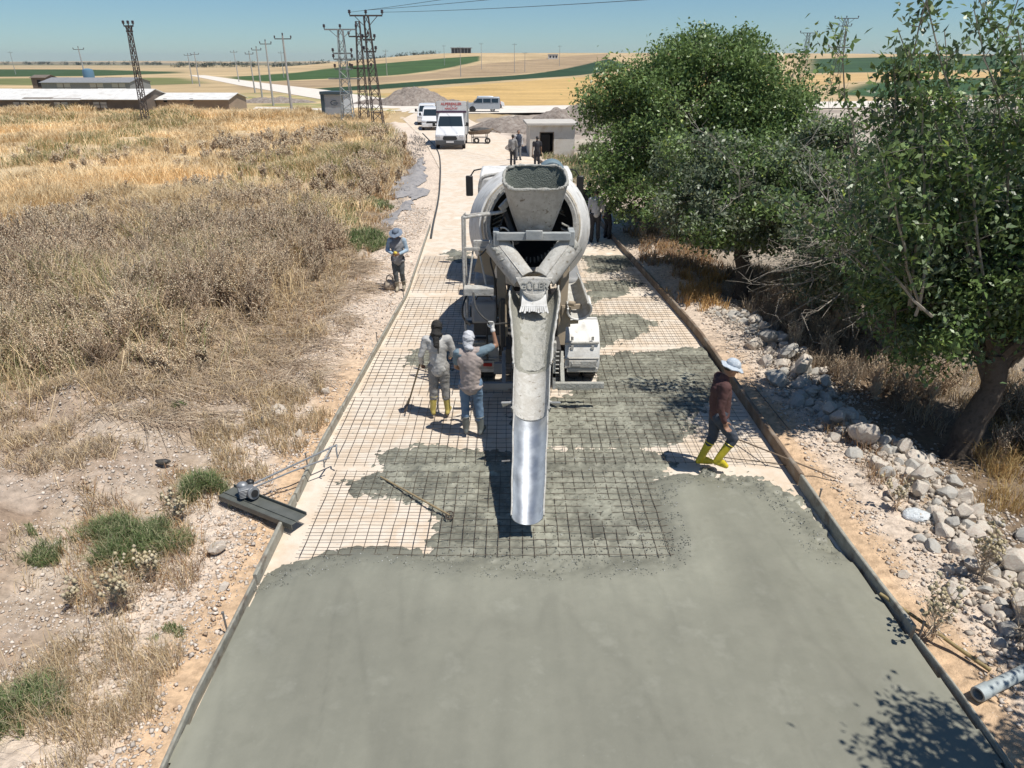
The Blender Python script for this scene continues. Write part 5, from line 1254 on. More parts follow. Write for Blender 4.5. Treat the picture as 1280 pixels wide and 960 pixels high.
def hand_prims(wr, d, nrm, thumb_side, curl=.5, sc_=1.0):
    """palm, five fingers and a thumb; d: wrist to fingers, nrm: palm normal, thumb_side: vector across the palm towards the thumb"""
    d = d.normalized(); ts = (thumb_side - d * thumb_side.dot(d)).normalized(); nrm = d.cross(ts); 
    pr = []
    pc = wr + d * .048 * sc_
    pr.append(('c', wr, wr + d * .03, .024, .026)); 
    for k in (-1, -.33, .33, 1): pr.append(('c', wr + d * .02 + ts * k * .018, wr + d * .085 + ts * k * .028, .014, .012))
    for k, L_ in ((1, .072), (.33, .080), (-.33, .074), (-1, .058)):
        b = wr + d * .085 + ts * k * .029; a_ = curl; p = b; dirv = d
        for seg in (.45, .32, .23):
            dirv = (dirv * math.cos(a_) + nrm * math.sin(a_)); q_ = p + dirv * L_ * seg; pr.append(('c', p, q_, .0105, .009)); p = q_; a_ = curl * 1.1
            dirv = dirv.normalized()
            nrm2 = ts.cross(dirv); 
    tb = wr + d * .025 + ts * .03; t1 = tb + (d * .6 + ts * .75 + nrm * .2).normalized() * .038; t2 = t1 + (d * .9 + ts * .2 + nrm * .4).normalized() * .032
    pr += [('c', tb, t1, .014, .012), ('c', t1, t2, .012, .010)]
    return pr
def person(loc, rz, label, J, mats, style, vox=.013, group=None, scale=1.0):
    t = empty('person', loc, rz, label, 'person', group); t.scale = (scale,) * 3
    g = {k: Vector(v) for k, v in J.items()}
    pel, che, nk, hd = g['pelvis'], g['chest'], g['neck'], g['head']
    fwd = g.get('face', Vector((0, 1, 0))).normalized()
    hx = fwd.cross(Vector((0, 0, 1))).normalized(); hu = hx.cross(fwd).normalized()
    hr = Matrix((hx, fwd, hu)).transposed()
    skin = []
    # head with brow, nose, chin, ears
    skin += [('e', hd, (.075, .095, .112), hr), ('e', hd + fwd * .025 - hu * .05, (.058, .072, .068), hr), ('c', nk, hd - hu * .05, .056, .054),
             ('c', hd + fwd * .092 + hu * .008, hd + fwd * .112 - hu * .022, .010, .015), ('e', hd + fwd * .078 - hu * .085, (.028, .022, .020), hr),
             ('e', hd + fwd * .084 - hu * .055, (.026, .012, .012), hr), ('c', hd + fwd * .086 + hu * .032 - hx * .035, hd + fwd * .086 + hu * .032 + hx * .035, .011, .011)]
    for s in (-1, 1): skin += [('e', hd + hx * s * .078 - hu * .01, (.012, .022, .032), hr)]
    # trunk and limbs under the clothes
    skin += [('e', lerp(pel, che, .05), (.15, .10, .12)), ('e', lerp(pel, che, .9), (.155, .105, .15)), ('c', pel, che, .12, .13), ('c', che, nk, .10, .055)]
    for s, S in (('L', -1), ('R', 1)):
        sh, el, wr = g['sh' + s], g['el' + s], g['wr' + s]; hp, kn, an, toe = g['hip' + s], g['kn' + s], g['an' + s], g['toe' + s]
        skin += [('c', che + Vector((0, 0, .06)), sh, .07, .055), ('c', sh, el, .050, .038), ('c', el, wr, .038, .026), ('c', hp, kn, .080, .054), ('c', kn, lerp(kn, an, .35), .052, .052), ('c', lerp(kn, an, .35), an, .052, .036), ('c', an, toe, .036, .028)]
        hd_ = g.get('hd' + s, (wr - el).normalized()); ts = g.get('ts' + s, Vector((-S, .6, 0)))
        if vox < .016 and style.get('glove' + s) is None:
            skin += hand_prims(wr, Vector(hd_), None, Vector(ts), style.get('curl', .45))
        elif style.get('glove' + s) is None: skin += [('e', wr + Vector(hd_).normalized() * .06, (.035, .035, .055)), ('c', wr, wr + Vector(hd_).normalized() * .1, .025, .02)]
    body_o = blob('body', skin, m_skin, t, vox * .62 if vox < .016 else vox, 2)
    # eyes, brows
    if vox < .016:
        for s in (-1, 1):
            MB().ell(hd + hx * s * .030 + fwd * .084 + hu * .012, (.012, .008, .008), hr, nu=10, nv=6).build('eye', m_hair, t)
    # trousers
    tr = [('e', pel + Vector((0, 0, -.02)), (.172, .128, .13)), ('c', pel, lerp(pel, che, .35), .14, .13)]
    for s in 'LR':
        hp, kn, an = g['hip' + s], g['kn' + s], g['an' + s]; bt = style.get('boot', .3)
        tr += [('c', hp, kn, .105, style.get('kneer', .074)), ('c', kn, lerp(kn, an, 1 - bt + .04), style.get('kneer', .074), style.get('cuff', .066)), ('c', pel, hp, .12, .10)]
    blob('trousers', tr, mats['trousers'], t, vox, 3, style.get('tfold', .020), 10, 3)
    # top
    tp = [('e', lerp(pel, che, .95) + Vector((0, 0, .02)), (.195, .135, .19)), ('c', lerp(pel, che, style.get('hem', -.05)), che, .150, .155), ('e', lerp(pel, che, style.get('hem', -.05)), (.175, .135, .08)), ('c', che + Vector((0, 0, .08)), nk - Vector((0, 0, .015)), .12, .075)]
    slv = style.get('sleeve', 1.0)
    arms = []
    for s in 'LR':
        sh, el, wr = g['sh' + s], g['el' + s], g['wr' + s]; arms += [('c', che + Vector((0, 0, .06)), sh, .10, .080)]
        if slv >= 1: arms += [('c', sh, el, .076, .056), ('c', el, lerp(el, wr, .93 if slv == 1 else slv - 1), .056, .043)]
        else: arms += [('c', sh, lerp(sh, el, slv), .078, .068)]
    blob('shirt', tp + arms, mats['top'], t, vox, 3, .020, 9, 7)
    if 'vest' in mats:
        vt = [('e', lerp(pel, che, .95) + Vector((0, -.0, .02)), (.212, .155, .20)), ('c', lerp(pel, che, -.28), che, .165, .172), ('e', lerp(pel, che, -.30), (.205, .165, .07)), ('c', che + Vector((0, 0, .09)), nk - Vector((0, 0, .03)), .13, .085),
              ('c', g['shL'] * .75 + che * .25 + Vector((0, 0, .03)), g['shR'] * .75 + che * .25 + Vector((0, 0, .03)), .082, .082)]
        blob('vest', vt, mats['vest'], t, vox, 3, .024, 10, 11)
    # boots
    for s in 'LR':
        kn, an, toe = g['kn' + s], g['an' + s], g['toe' + s]; bt = style.get('boot', .3); tpb = lerp(kn, an, 1 - bt)
        fd = (toe - an); fd.normalized(); heel = an - Vector((fd.x, fd.y, 0)).normalized() * .035 + (toe - an) * .0
        dn = style.get('down' + s, Vector((0, 0, -1)))
        bo = [('c', tpb, an, .066, .052), ('c', an, heel + dn * .05, .050, .040), ('c', heel + dn * .055, toe + dn * .0, .038, .040), ('c', lerp(an, toe, .45), toe, .050, .040)]
        b_ = blob('boot', bo, mats['boots'], t, vox, 2)
        cufft = MB().lathe([(.070, -.0), (.074, .012), (.066, .02)], tpb, (kn - an), 18); cufft.build('boot_top', mats['boots'], b_, smooth=50)
    for s in 'LR':
        if style.get('glove' + s):
            wr, el = g['wr' + s], g['el' + s]; hd_ = g.get('hd' + s, (wr - el).normalized())
            pr = [(p[0], p[1], p[2], p[3] * 1.15, p[4] * 1.15) for p in hand_prims(wr, Vector(hd_), None, Vector(g.get('ts' + s, (1, 0, 0))), .75)] + [('c', wr - Vector(hd_).normalized() * .03, wr, .040, .032)]
            blob('glove', pr, mats['glove'], t, .008, 1)
    # headgear
    hg = style['hat']
    if hg == 'brim':
        c = hd + hu * .055
        cr = blob('hat', [('e', c + hu * .015, (.094, .112, .085), hr), ('e', c - hu * .01, (.092, .110, .05), hr)], mats['hat'], t, vox, 2, .006, 20, 5)
        V_, F_ = [], []; n = 40
        for j, (rr, dz) in enumerate(((.085, .012), (.12, .0), (.155, -.016), (style.get('brim', .185), -.024), (style.get('brim', .185), -.030), (.155, -.022), (.12, -.008), (.085, .002))):
            for i in range(n):
                a = 2 * PI * i / n; wv = .012 * math.sin(3 * a + 1) * (rr / .18) ** 2 + .008 * math.sin(7 * a) * (rr / .18) ** 2
                V_.append(c + hr @ Vector((math.cos(a) * rr, math.sin(a) * rr * 1.12, dz + wv - .01)))
        for j in range(8):
            for i in range(n): F_.append((j * n + i, j * n + (i + 1) % n, ((j + 1) % 8) * n + (i + 1) % n, ((j + 1) % 8) * n + i))
        MB().add(V_, F_).build('hat_brim', mats['hat'], cr, smooth=60)
        blob('hair', [('e', hd + hu * .02 - fwd * .02, (.080, .090, .095), hr)], m_hair, t, vox, 1)
    elif hg == 'scarf':
        bk = -fwd
        pr = [('e', hd + hu * .02 - fwd * .012, (.098, .115, .120), hr), ('e', hd + bk * .05 - hu * .06, (.085, .065, .095), hr)]
        if style.get('tail'): pr += [('c', hd + bk * .07 - hu * .06, hd + bk * .115 - hu * .30, .062, .042), ('c', hd + bk * .115 - hu * .24 + hx * .04, hd + bk * .13 - hu * .42 + hx * .05, .03, .012), ('e', nk + bk * .03 + Vector((0, 0, .01)), (.11, .10, .06), hr)]
        else: pr += [('e', nk + bk * .045 + Vector((0, 0, .02)), (.075, .05, .05), hr)]
        blob('headscarf', pr, mats['hat'], t, vox * .8, 1, .022, 16, 9)
    elif hg == 'hair':
        blob('hair', [('e', hd + hu * .022 - fwd * .02, (.083, .098, .102), hr)], m_hair, t, vox, 1, .006, 30)
    return t
def pose(**k):
    J = dict(pelvis=(0, 0, .97), chest=(0, .01, 1.30), neck=(0, 0, 1.50), head=(0, .02, 1.635),
             shL=(-.185, 0, 1.42), elL=(-.24, -.02, 1.13), wrL=(-.25, .06, .88), shR=(.185, 0, 1.42), elR=(.24, -.02, 1.13), wrR=(.25, .06, .88),
             hipL=(-.09, 0, .92), knL=(-.10, .02, .50), anL=(-.11, -.01, .09), toeL=(-.13, .15, .045), hipR=(.09, 0, .92), knR=(.10, .02, .50), anR=(.11, -.01, .09), toeR=(.13, .15, .045))
    J.update(k); return J
def C1(n, c, r=.85, b=None, **k): return M(n, [tuple(x * .75 for x in c), c, tuple(min(1, x * 1.2) for x in c)], scale=6, rough=r, bump=.25, bscale=60, bdist=.004, **k)
m_ybt = C1('yellow rubber boots', (.62, .50, .03), .35); m_gbt = C1('grey rubber boots', (.13, .14, .13), .5); m_ydusty = C1('dusty yellow boots', (.48, .38, .10), .6)
m_sole = m_blk
# man on the left verge, facing the camera, hands together
p = G(500, 363)
t = person((p.x, p.y, .0), PI, 'man in a wide blue-grey hat and pale blue shirt standing on the left verge',
       pose(head=(0, .06, 1.62), face=(0, 1, -.45), elL=(-.27, .02, 1.15), wrL=(-.09, .24, 1.10), elR=(.27, .02, 1.15), wrR=(.09, .24, 1.10), tsL=(0, .3, 1), tsR=(0, .3, 1), hdL=(.5, .5, -.1), hdR=(-.5, .5, -.1),
            knR=(.08, .07, .50), anR=(.06, .02, .09), toeR=(.06, .18, .045), anL=(-.10, -.16, .10), knL=(-.09, .02, .50), toeL=(-.11, .0, .045)),
       dict(trousers=C1('dark grey trousers', (.09, .10, .105)), top=C1('pale blue shirt', (.33, .43, .52)), vest=C1('grey work vest', (.25, .25, .26)), boots=C1('tan dusty boots', (.33, .29, .22)), hat=C1('blue grey hat', (.16, .20, .26))),
       dict(hat='brim', brim=.185, boot=.42, hem=-.1), vox=.014, scale=.94)
# yellow thing he holds
o = crumple('yellow_cloth', Vector((p.x, p.y - .33, 1.09)), (.045, .035, .035), C1('yellow cloth', (.70, .55, .08)), 3, 14); tag(o, 'small yellow cloth held in the hands of the man in the blue hat', 'cloth')
# man in the black headscarf
p = G(551, 522)
t = person((p.x, p.y, .07), R(3), 'man seen from behind in a black headscarf, dusty white shirt and yellow boots',
       pose(head=(0, .06, 1.61), face=(.1, 1, -.35), wrL=(-.30, .16, .92), elL=(-.29, -.03, 1.14), elR=(.27, .02, 1.15), wrR=(.20, .22, 1.02), tsL=(.2, 1, 0), tsR=(-.2, 1, 0), anL=(-.13, 0, .09), toeL=(-.16, .15, .045), anR=(.13, 0, .09), toeR=(.16, .15, .045)),
       dict(trousers=C1('grey work trousers', (.25, .24, .225)), top=C1('dusty white shirt', (.44, .43, .41)), boots=m_ydusty, hat=C1('black scarf', (.022, .02, .018))),
       dict(hat='scarf', tail=True, boot=.62, hem=-.25, kneer=.082, cuff=.075), scale=.95)
ta = empty('garden_rake', (p.x - .30, p.y + .16, .07), 0, 'rake held upright by the man in the black headscarf', 'hand tool')
MB().tube([(0.03, .06, 1.02), (-.28, .10, .06)], .014, 8).build('handle', m_handle, ta)
mb = MB(); mb.tube([(-.28, -.14, .05), (-.30, .34, .05)], .012, 6)
for k in range(9): y_ = -.12 + k * .055; mb.tube([(-.28, y_, .05), (-.34, y_, .0)], .006, 5)
mb.build('rake_head', m_rebar, ta)
# man in the taupe vest with raised arm
p = G(590, 546)
t = person((p.x, p.y, .06), R(-4), 'man in a white headscarf, taupe vest and jeans reaching up with his gloved hand',
       pose(head=(-.02, .07, 1.64), face=(.05, 1, -.30), shR=(.20, .02, 1.46), elR=(.40, .18, 1.50), wrR=(.34, .24, 1.76), hdR=(-.15, .12, 1), tsR=(-1, .2, 0), elL=(-.24, .10, 1.15), wrL=(-.20, .30, 1.02),
            anL=(-.10, .02, .09), toeL=(-.13, .17, .045), anR=(.15, 0, .09), toeR=(.19, .15, .045), knR=(.12, .03, .50)),
       dict(trousers=C1('faded blue jeans', (.13, .20, .29)), top=C1('slate blue t shirt', (.15, .21, .25)), vest=C1('taupe vest', (.34, .285, .26)), boots=m_gbt, hat=M('white checked cloth', [(.62, .62, .63), (.45, .46, .49), (.70, .70, .69)], scale=28, rough=.85, bump=.3), glove=C1('white glove', (.66, .64, .60))),
       dict(hat='scarf', boot=.50, sleeve=.62, gloveR=True, hem=-.1), vox=.013, scale=.975)
hs = [Vector((p.x + .33, p.y + .30, 1.83)), Vector((p.x + .10, p.y + .45, 2.0)), Vector((TX - 1.02, 11.65, 1.95))]
hs2 = [Vector((p.x + .33, p.y + .30, 1.83)), Vector((p.x + .55, p.y + .6, 1.72)), Vector((p.x + .75, p.y + 1.0, 1.5))]
o = MB().tube(smooth_path([hs[2], hs[1], hs[0], hs2[1], hs2[2]], 6), .016, 8).build('water_hose', m_hose, origin=hs[0]); tag(o, 'dark hose running over the gloved hand of the man in the taupe vest', 'hose')
# walking man on the right
p = G(888, 588)
t = person((p.x, p.y, .05), R(-90), 'man in a white bucket hat, maroon sweater and bright yellow boots walking right',
       pose(pelvis=(0, .02, .93), chest=(0, .00, 1.26), neck=(0, .02, 1.46), head=(0, .10, 1.59), face=(.0, 1, -.40), shL=(-.18, .0, 1.38), shR=(.18, .0, 1.38), elR=(.23, -.06, 1.10), wrR=(.215, .04, .86), elL=(-.24, -.02, 1.10), wrL=(-.22, .12, .88),
            tsR=(-.3, 1, 0), tsL=(.3, 1, 0),
            hipL=(-.09, 0, .88), hipR=(.09, 0, .88), knL=(-.09, .0, .47), anL=(-.09, -.14, .11), toeL=(-.10, .03, .04), knR=(.09, .24, .53), anR=(.09, .06, .20), toeR=(.09, .19, .08)),
       dict(trousers=C1('dark blue jeans', (.05, .06, .08)), top=C1('maroon sweater', (.085, .038, .035)), boots=m_ybt, hat=M('white blue hat cloth', [(.60, .63, .66), (.36, .42, .48), (.68, .70, .72)], scale=26, rough=.85)),
       dict(hat='brim', brim=.145, boot=.72, hem=-.1, curl=.7))
# bag beside the left man
m_bagc = C1('beige canvas', (.42, .35, .27))
p = G(488, 362); t = empty('canvas_bag', (p.x, p.y, 0), 0, 'small beige bag with looped handles on the ground by the man in the blue hat', 'bag')
b_ = crumple('bag_body', Vector((0, 0, .12)), (.17, .12, .14), m_bagc, 12); b_.parent = t
for s in (-1, 1): MB().tube([(-.10, s * .05, .2), (-.07, s * .05, .36), (.0, s * .05, .40), (.07, s * .05, .34), (.10, s * .05, .2)], .012, 6).build('handle', m_bagc, t, smooth=50)
# people farther up
dk = C1('near black cloth', (.025, .025, .03)); dkt = C1('black trousers', (.03, .03, .035)); gyc = C1('mottled grey shirt', (.26, .25, .24)); wht = C1('off white shirt', (.50, .49, .48)); navy = C1('navy jacket', (.035, .045, .07))
std = lambda **k: pose(**k)
p = G(641, 208); person((p.x, p.y, 0), R(-20), 'nearer of two men talking on the road, in a mottled grey shirt', std(wrR=(.2, .2, 1.1), elR=(.25, .05, 1.12)), dict(trousers=dkt, top=gyc, boots=dk, hat=dk), dict(hat='hair', boot=.15), vox=.024)
p = G(648, 200); person((p.x, p.y, 0), PI + .3, 'farther of two men talking on the road, in a dark jacket over white', std(), dict(trousers=C1('grey slacks', (.22, .22, .22)), top=wht, vest=navy, boots=dk, hat=dk), dict(hat='hair', boot=.15), vox=.024)
p = G(671, 211); person((p.x, p.y, 0), R(8), 'man in a black shirt seen from behind in front of the plastered hut', std(), dict(trousers=dkt, top=dk, boots=dk, hat=dk), dict(hat='hair', boot=.15, sleeve=.6), vox=.024)
p = G(734, 290); person((p.x, p.y, 0), R(10), 'man dressed in black half behind the truck in the tree shade', std(), dict(trousers=dkt, top=dk, boots=dk, hat=dk), dict(hat='hair', boot=.15), vox=.022)
p = G(743, 303); person((p.x, p.y, 0), R(4), 'man in a light grey shirt and black trousers seen from behind under the first tree', std(), dict(trousers=dkt, top=C1('light grey shirt', (.42, .43, .45)), boots=dk, hat=dk), dict(hat='hair', boot=.15), vox=.022)
p = G(759, 298); person((p.x, p.y, 0), R(-60), 'man in dark clothes bending down at the end of the brown form rail', std(pelvis=(0, -.1, .92), chest=(0, .18, 1.15), neck=(0, .34, 1.25), head=(0, .46, 1.30), face=(0, 1, -1), shL=(-.18, .26, 1.22), shR=(.18, .26, 1.22), elL=(-.2, .36, .95), elR=(.2, .36, .95), wrL=(-.12, .5, .75), wrR=(.12, .5, .75), hipL=(-.09, -.1, .88), hipR=(.09, -.1, .88)),
                          dict(trousers=dkt, top=C1('dark blue grey shirt', (.07, .08, .10)), boots=dk, hat=dk), dict(hat='hair', boot=.15), vox=.022)
def None_mat():
    m = bpy.data.materials.new('haze'); m.use_nodes = True; t = m.node_tree; t.nodes.remove(t.nodes['Principled BSDF'])
    v = t.nodes.new('ShaderNodeVolumePrincipled'); v.inputs['Color'].default_value = (.80, .88, 1.0, 1); v.inputs['Density'].default_value = .00010; v.inputs['Anisotropy'].default_value = .2
    t.links.new(v.outputs[0], t.nodes['Material Output'].inputs['Volume']); return m
# ------------------------------------------------------------------ vehicles
m_vw = M('white vehicle paint', [(.66, .66, .66)], rough=.25, spec=.6); m_vsil = M('silver vehicle paint', [(.40, .42, .44), (.45, .47, .49)], scale=1, rough=.3, metal=.3)
m_gry = M('grey plastic trim', [(.07, .075, .08)], rough=.55); m_lens = M('headlight lens', [(.55, .57, .60)], rough=.12); m_platew = M('number plate', [(.6, .6, .6)], rough=.4)
m_box = M('cargo box panel', [(.60, .59, .57), (.66, .65, .63)], scale=2, rough=.5); m_boxs = M('grey box side', [(.22, .23, .23), (.28, .285, .28)], scale=1, rough=.6); m_redt = M('red lettering', [(.50, .07, .06)], rough=.6); m_mar = M('dark maroon', [(.06, .02, .05)], rough=.6)
m_alloy = M('wheel alloy', [(.35, .35, .36)], rough=.35, metal=.7)
def L_(mb, name, mat, parent, **k): return mb.build(name, mat, parent, **k)
def vwheel(t, x, y, r, w_):
    s = 1 if x > 0 else -1
    o = L_(MB().lathe([(r * .62, 0), (r * .95, 0), (r, .03), (r, w_ - .03), (r * .95, w_), (r * .62, w_)], (x - s * w_, y, r), (s, 0, 0), 24, closed=True), 'wheel', m_rub, t)
    L_(MB().lathe([(0, w_ - .03), (r * .2, w_ - .03), (r * .55, w_ - .06), (r * .64, w_ - .01)], (x - s * w_, y, r), (s, 0, 0), 16), 'rim', m_alloy, o)
def vbody(prof, w_, zb, tap):
    n = len(prof); hw = lambda z: w_ - max(0, z - zb) * tap
    V_ = [(-hw(z), y, z) for y, z in prof] + [(hw(z), y, z) for y, z in prof]
    return MB().add(V_, [tuple(range(n)), tuple(range(2 * n - 1, n - 1, -1))] + [(i, (i + 1) % n, (i + 1) % n + n, i + n) for i in range(n)])
# vehicle local frame: front towards +Y
def slab_on(prof, i, w_, zb, tap, inset, f0, f1, off=.006):
    """glass sheet lying on profile segment i, a whisker proud"""
    (y0, z0), (y1, z1) = prof[i], prof[i + 1]
    d = Vector((0, y1 - y0, z1 - z0)); n_ = Vector((0, -d.z, d.y)).normalized()
    if n_.y < 0 and abs(n_.y) > .2: n_ = -n_
    if n_.z < 0: n_ = -n_
    V_ = []
    for f in (f0, f1):
        y, z = y0 + (y1 - y0) * f, z0 + (z1 - z0) * f; hw = w_ - max(0, z - zb) * tap - inset
        V_ += [(-hw, y, z), (hw, y, z)]
    A = [Vector(v) + n_ * off for v in V_]; B = [Vector(v) - n_ * .01 for v in V_]
    return MB().add(A + B, [(0, 1, 3, 2), (4, 6, 7, 5), (0, 4, 5, 1), (2, 3, 7, 6), (0, 2, 6, 4), (1, 5, 7, 3)])
def side_glass(w_, zb, tap, poly, s, off=.006):
    f = lambda z, o: s * (w_ - max(0, z - zb) * tap + o); n = len(poly)
    V_ = [(f(z, off), y, z) for y, z in poly] + [(f(z, -.01), y, z) for y, z in poly]
    return MB().add(V_, [tuple(range(n)), tuple(range(2 * n - 1, n - 1, -1))] + [(i, (i + 1) % n, (i + 1) % n + n, i + n) for i in range(n)])
def van(loc, rz, label, kind, paint, group=None, scale=1):
    t = empty('parked_van' if kind != 'box' else 'box_truck', loc, rz, label, 'van' if kind != 'box' else 'box truck', group); t.scale = (scale,) * 3
    if kind == 'box':
        prof = [(.3, .35), (2.75, .35), (2.86, .55), (2.85, .95), (2.65, 1.12), (1.95, 1.38), (1.30, 2.12), (1.0, 2.22), (.3, 2.22)]; w_, zb, tap = 1.0, 1.25, .16; wi = 5; wb = (1.95, -1.55); r = .35
    elif kind == 'mini':
        prof = [(-2.4, .38), (2.3, .38), (2.4, .55), (2.38, .9), (2.2, 1.05), (1.55, 1.22), (.85, 1.9), (.6, 1.98), (-2.3, 1.98), (-2.42, 1.2)]; w_, zb, tap = .98, 1.15, .14; wi = 5; wb = (1.55, -1.35); r = .34
    else:
        prof = [(-2.1, .32), (2.0, .32), (2.1, .5), (2.08, .82), (1.9, .95), (1.15, 1.1), (.55, 1.72), (.3, 1.79), (-1.95, 1.80), (-2.15, 1.1)]; w_, zb, tap = .88, 1.02, .16; wi = 5; wb = (1.3, -1.3); r = .31
    b = L_(vbody(prof, w_, zb, tap), 'body', paint, t, bevel=.05, smooth=40)
    L_(slab_on(prof, wi, w_, zb, tap, .10, .08, .92), 'windscreen', m_glass, b)
    fy = prof[2][0]; lz = prof[3][1]
    L_(MB().box((0, fy - .02, prof[0][1] + .12), (2 * w_ - .04, .16, .30)), 'bumper', m_gry if kind == 'box' else paint, b, bevel=.04)
    g = MB(); g.prism([(-.42, lz - .34), (.42, lz - .34), (.50, lz - .24), (.42, lz - .06), (-.42, lz - .06), (-.50, lz - .24)], fy - .01, fy + .035, 'y'); gr = L_(g, 'grille', m_blk, b, bevel=.01)
    gb_ = MB()
    for z in (.28, .20, .12): gb_.box((0, fy + .04, lz - z), (.8, .012, .018))
    L_(gb_, 'grille_bar', m_gry, gr)
    for s in (-1, 1):
        L_(MB().box((s * (w_ - .20), fy - .03, lz - .06), (.30, .10, .17)), 'headlight', m_lens, b, bevel=.03)
        vwheel(t, s * (w_ - .01), wb[0], r, .2); vwheel(t, s * (w_ - .01), wb[1], r, .2)
        L_(MB().lathe([(r + .07, -.006), (r + .12, 0), (r + .07, .012), (.02, .010)], (s * (w_ - .004), wb[0], r), (s, 0, 0), 20), 'wheel_arch', m_blk if kind != 'box' else m_gry, b)
        yw, zw = prof[wi][0], prof[wi][1]; yt = prof[wi + 1][0]
        back = .45 if kind == 'box' else (prof[8][0] + .15)
        zt = prof[wi + 1][1] - .12
        pol = [(yw - .25, zw + .03), (back, zw + .03), (back, zt), (yt - .02, zt)]
        L_(side_glass(w_, zb, tap, pol, s), 'side_window', m_glass, b)
        if kind != 'box':
            for yy_ in (.1, -1.1): L_(side_glass(w_, zb, tap, [(yy_, zw), (yy_ - .09, zw), (yy_ - .09, zt + .02), (yy_, zt + .02)], s, .011), 'pillar', paint, b)
        mr = MB().box((s * (w_ + .16), yw - .28, zw + .18), (.20, .10, .26)); L_(mr, 'mirror', m_blk, b, bevel=.03)
        L_(MB().box((s * (w_ + .03), yw - .28, zw + .10), (.12, .05, .05)), 'mirror_arm', m_blk, b)
        if kind != 'box': L_(MB().box((s * (w_ - .12), prof[-1][0] - .02, 1.15), (.12, .05, .4)), 'tail_lamp', m_red, b)
    L_(MB().box((0, fy + .075, prof[0][1] + .16), (.52, .015, .12)), 'number_plate', m_platew, b)
    if kind == 'mini': L_(MB().box((0, -2.40, 1.55), (1.4, .03, .5), Euler((R(-6), 0, 0)).to_matrix()), 'rear_window', m_glass, b)
    if kind == 'box':
        mb = MB().box((0, -1.35, 1.72), (2.14, 3.25, 1.9)); cb = L_(mb, 'cargo_box', m_box, t, bevel=.02)
        mb = MB(); mb.box((0, .30, 2.66), (2.10, .05, .66)); hb = L_(mb, 'headboard', m_box, t, bevel=.01)
        L_(MB().box((0, .345, 2.29), (2.12, .06, .12)), 'headboard_trim', m_mar, hb)
        mt = Matrix.Translation((0, .335, 2.80)) @ Euler((R(90), 0, PI)).to_matrix().to_4x4()
        text_mesh('sign_lettering', 'ALPERENLER', .24, .006, m_redt, mt, hb, 1.08, .004)
        mt = Matrix.Translation((0, .335, 2.50)) @ Euler((R(90), 0, PI)).to_matrix().to_4x4()
        text_mesh('sign_lettering', 'NAKLİYAT', .17, .006, m_redt, mt, hb, 1.1, .003)
        for k in (-.28, 0, .28): L_(MB().ell((k, .335, 2.655), (.035, .012, .035), nu=8, nv=5), 'sign_dot', m_redt, hb)
        for s in (-1, 1):
            L_(MB().box((s * 1.08, -1.35, 1.85), (.02, 3.2, 2.1)), 'side_panel', m_boxs, cb)
            L_(MB().box((s * 1.0, -1.3, .72), (.05, 2.2, .3)), 'side_guard', m_gry, t)
        for k in range(9): L_(MB().box((1.095, .1 - k * .36, 1.85), (.02, .05, 2.05)), 'panel_rib', m_boxs, cb); 
    return t
p = G(562, 187); van((p.x, p.y + 2.85, 0), PI + R(1), 'white box truck with red lettering above its cab, nearest of the parked vehicles', 'box', m_vw)
p = G(538, 163); van((p.x, p.y + 2.0, 0), PI + R(4), 'small white van parked just behind the box truck, nearer of the two white ones', 'small', m_vw, 'white vans parked behind the box truck')
p = G(531, 157.5); van((p.x - .05, p.y + 3.0, 0), PI + R(4), 'white van farthest back in the line behind the box truck', 'small', m_vw, 'white vans parked behind the box truck')
p = G(604, 140.5); van((p.x, p.y + .9, .03), R(90), 'silver minibus parked side-on at the road junction', 'mini', m_vsil, scale=.84)
p = G(621, 137); van((p.x - .9, p.y + 2.5, .03), R(-80), 'white car mostly hidden behind the silver minibus', 'small', m_vw, scale=.82)
# mortar trolley with its tray
p = G(601, 179); t = empty('mortar_trolley', (p.x, p.y, 0), R(-8), 'two-wheeled trolley heaped with a dark load beside the box truck', 'trolley')
mb = MB(); mb.add([(-.75, -.35, .62), (.62, -.35, .70), (.62, .35, .70), (-.75, .35, .62), (-.95, -.45, .82), (.95, -.45, 1.05), (.95, .45, 1.05), (-.95, .45, .82)], [(0, 3, 2, 1), (0, 1, 5, 4), (1, 2, 6, 5), (2, 3, 7, 6), (3, 0, 4, 7)])
L_(mb, 'tray', m_formr, t, solid=.02); ld = crumple('load', Vector((0, 0, .92)), (.80, .38, .17), m_dark, 31); ld.parent = t
mb = MB()
for x in (-.62, .45):
    for y in (-.3, .3): mb.tube([(x, y, .02), (x, y, .72)], .028, 8)
for y in (-.3, .3): mb.tube([(-.62, y, .42), (.45, y, .42)], .02, 6)
for x in (-.62, .45): mb.tube([(x, -.3, .42), (x, .3, .42)], .02, 6)
L_(mb, 'frame', m_pin, t)
for x in (-.25, .58): L_(MB().lathe([(.10, 0), (.2, 0), (.22, .02), (.22, .08), (.2, .1), (.10, .1)], (x, -.42, .22), (0, 1, 0), 18, closed=True), 'wheel', m_rub, t)
L_(MB().tube([(.9, 0, 1.0), (1.5, -.05, .72)], .03, 8), 'handle', m_formr, t)
# reversing sign / board on a post by the trolley
p = G(578, 155); t = empty('road_sign', (p.x, p.y, 0), 0, 'dark tilted board on a thin post just right of the box truck headboard', 'sign')
L_(MB().tube([(0, 0, 0), (0, 0, 1.7)], .05, 8), 'post', m_pin, t); L_(MB().box((-.25, 0, 1.75), (1.0, .06, .42), Euler((0, R(14), 0)).to_matrix()), 'board', m_mar, t, bevel=.01)
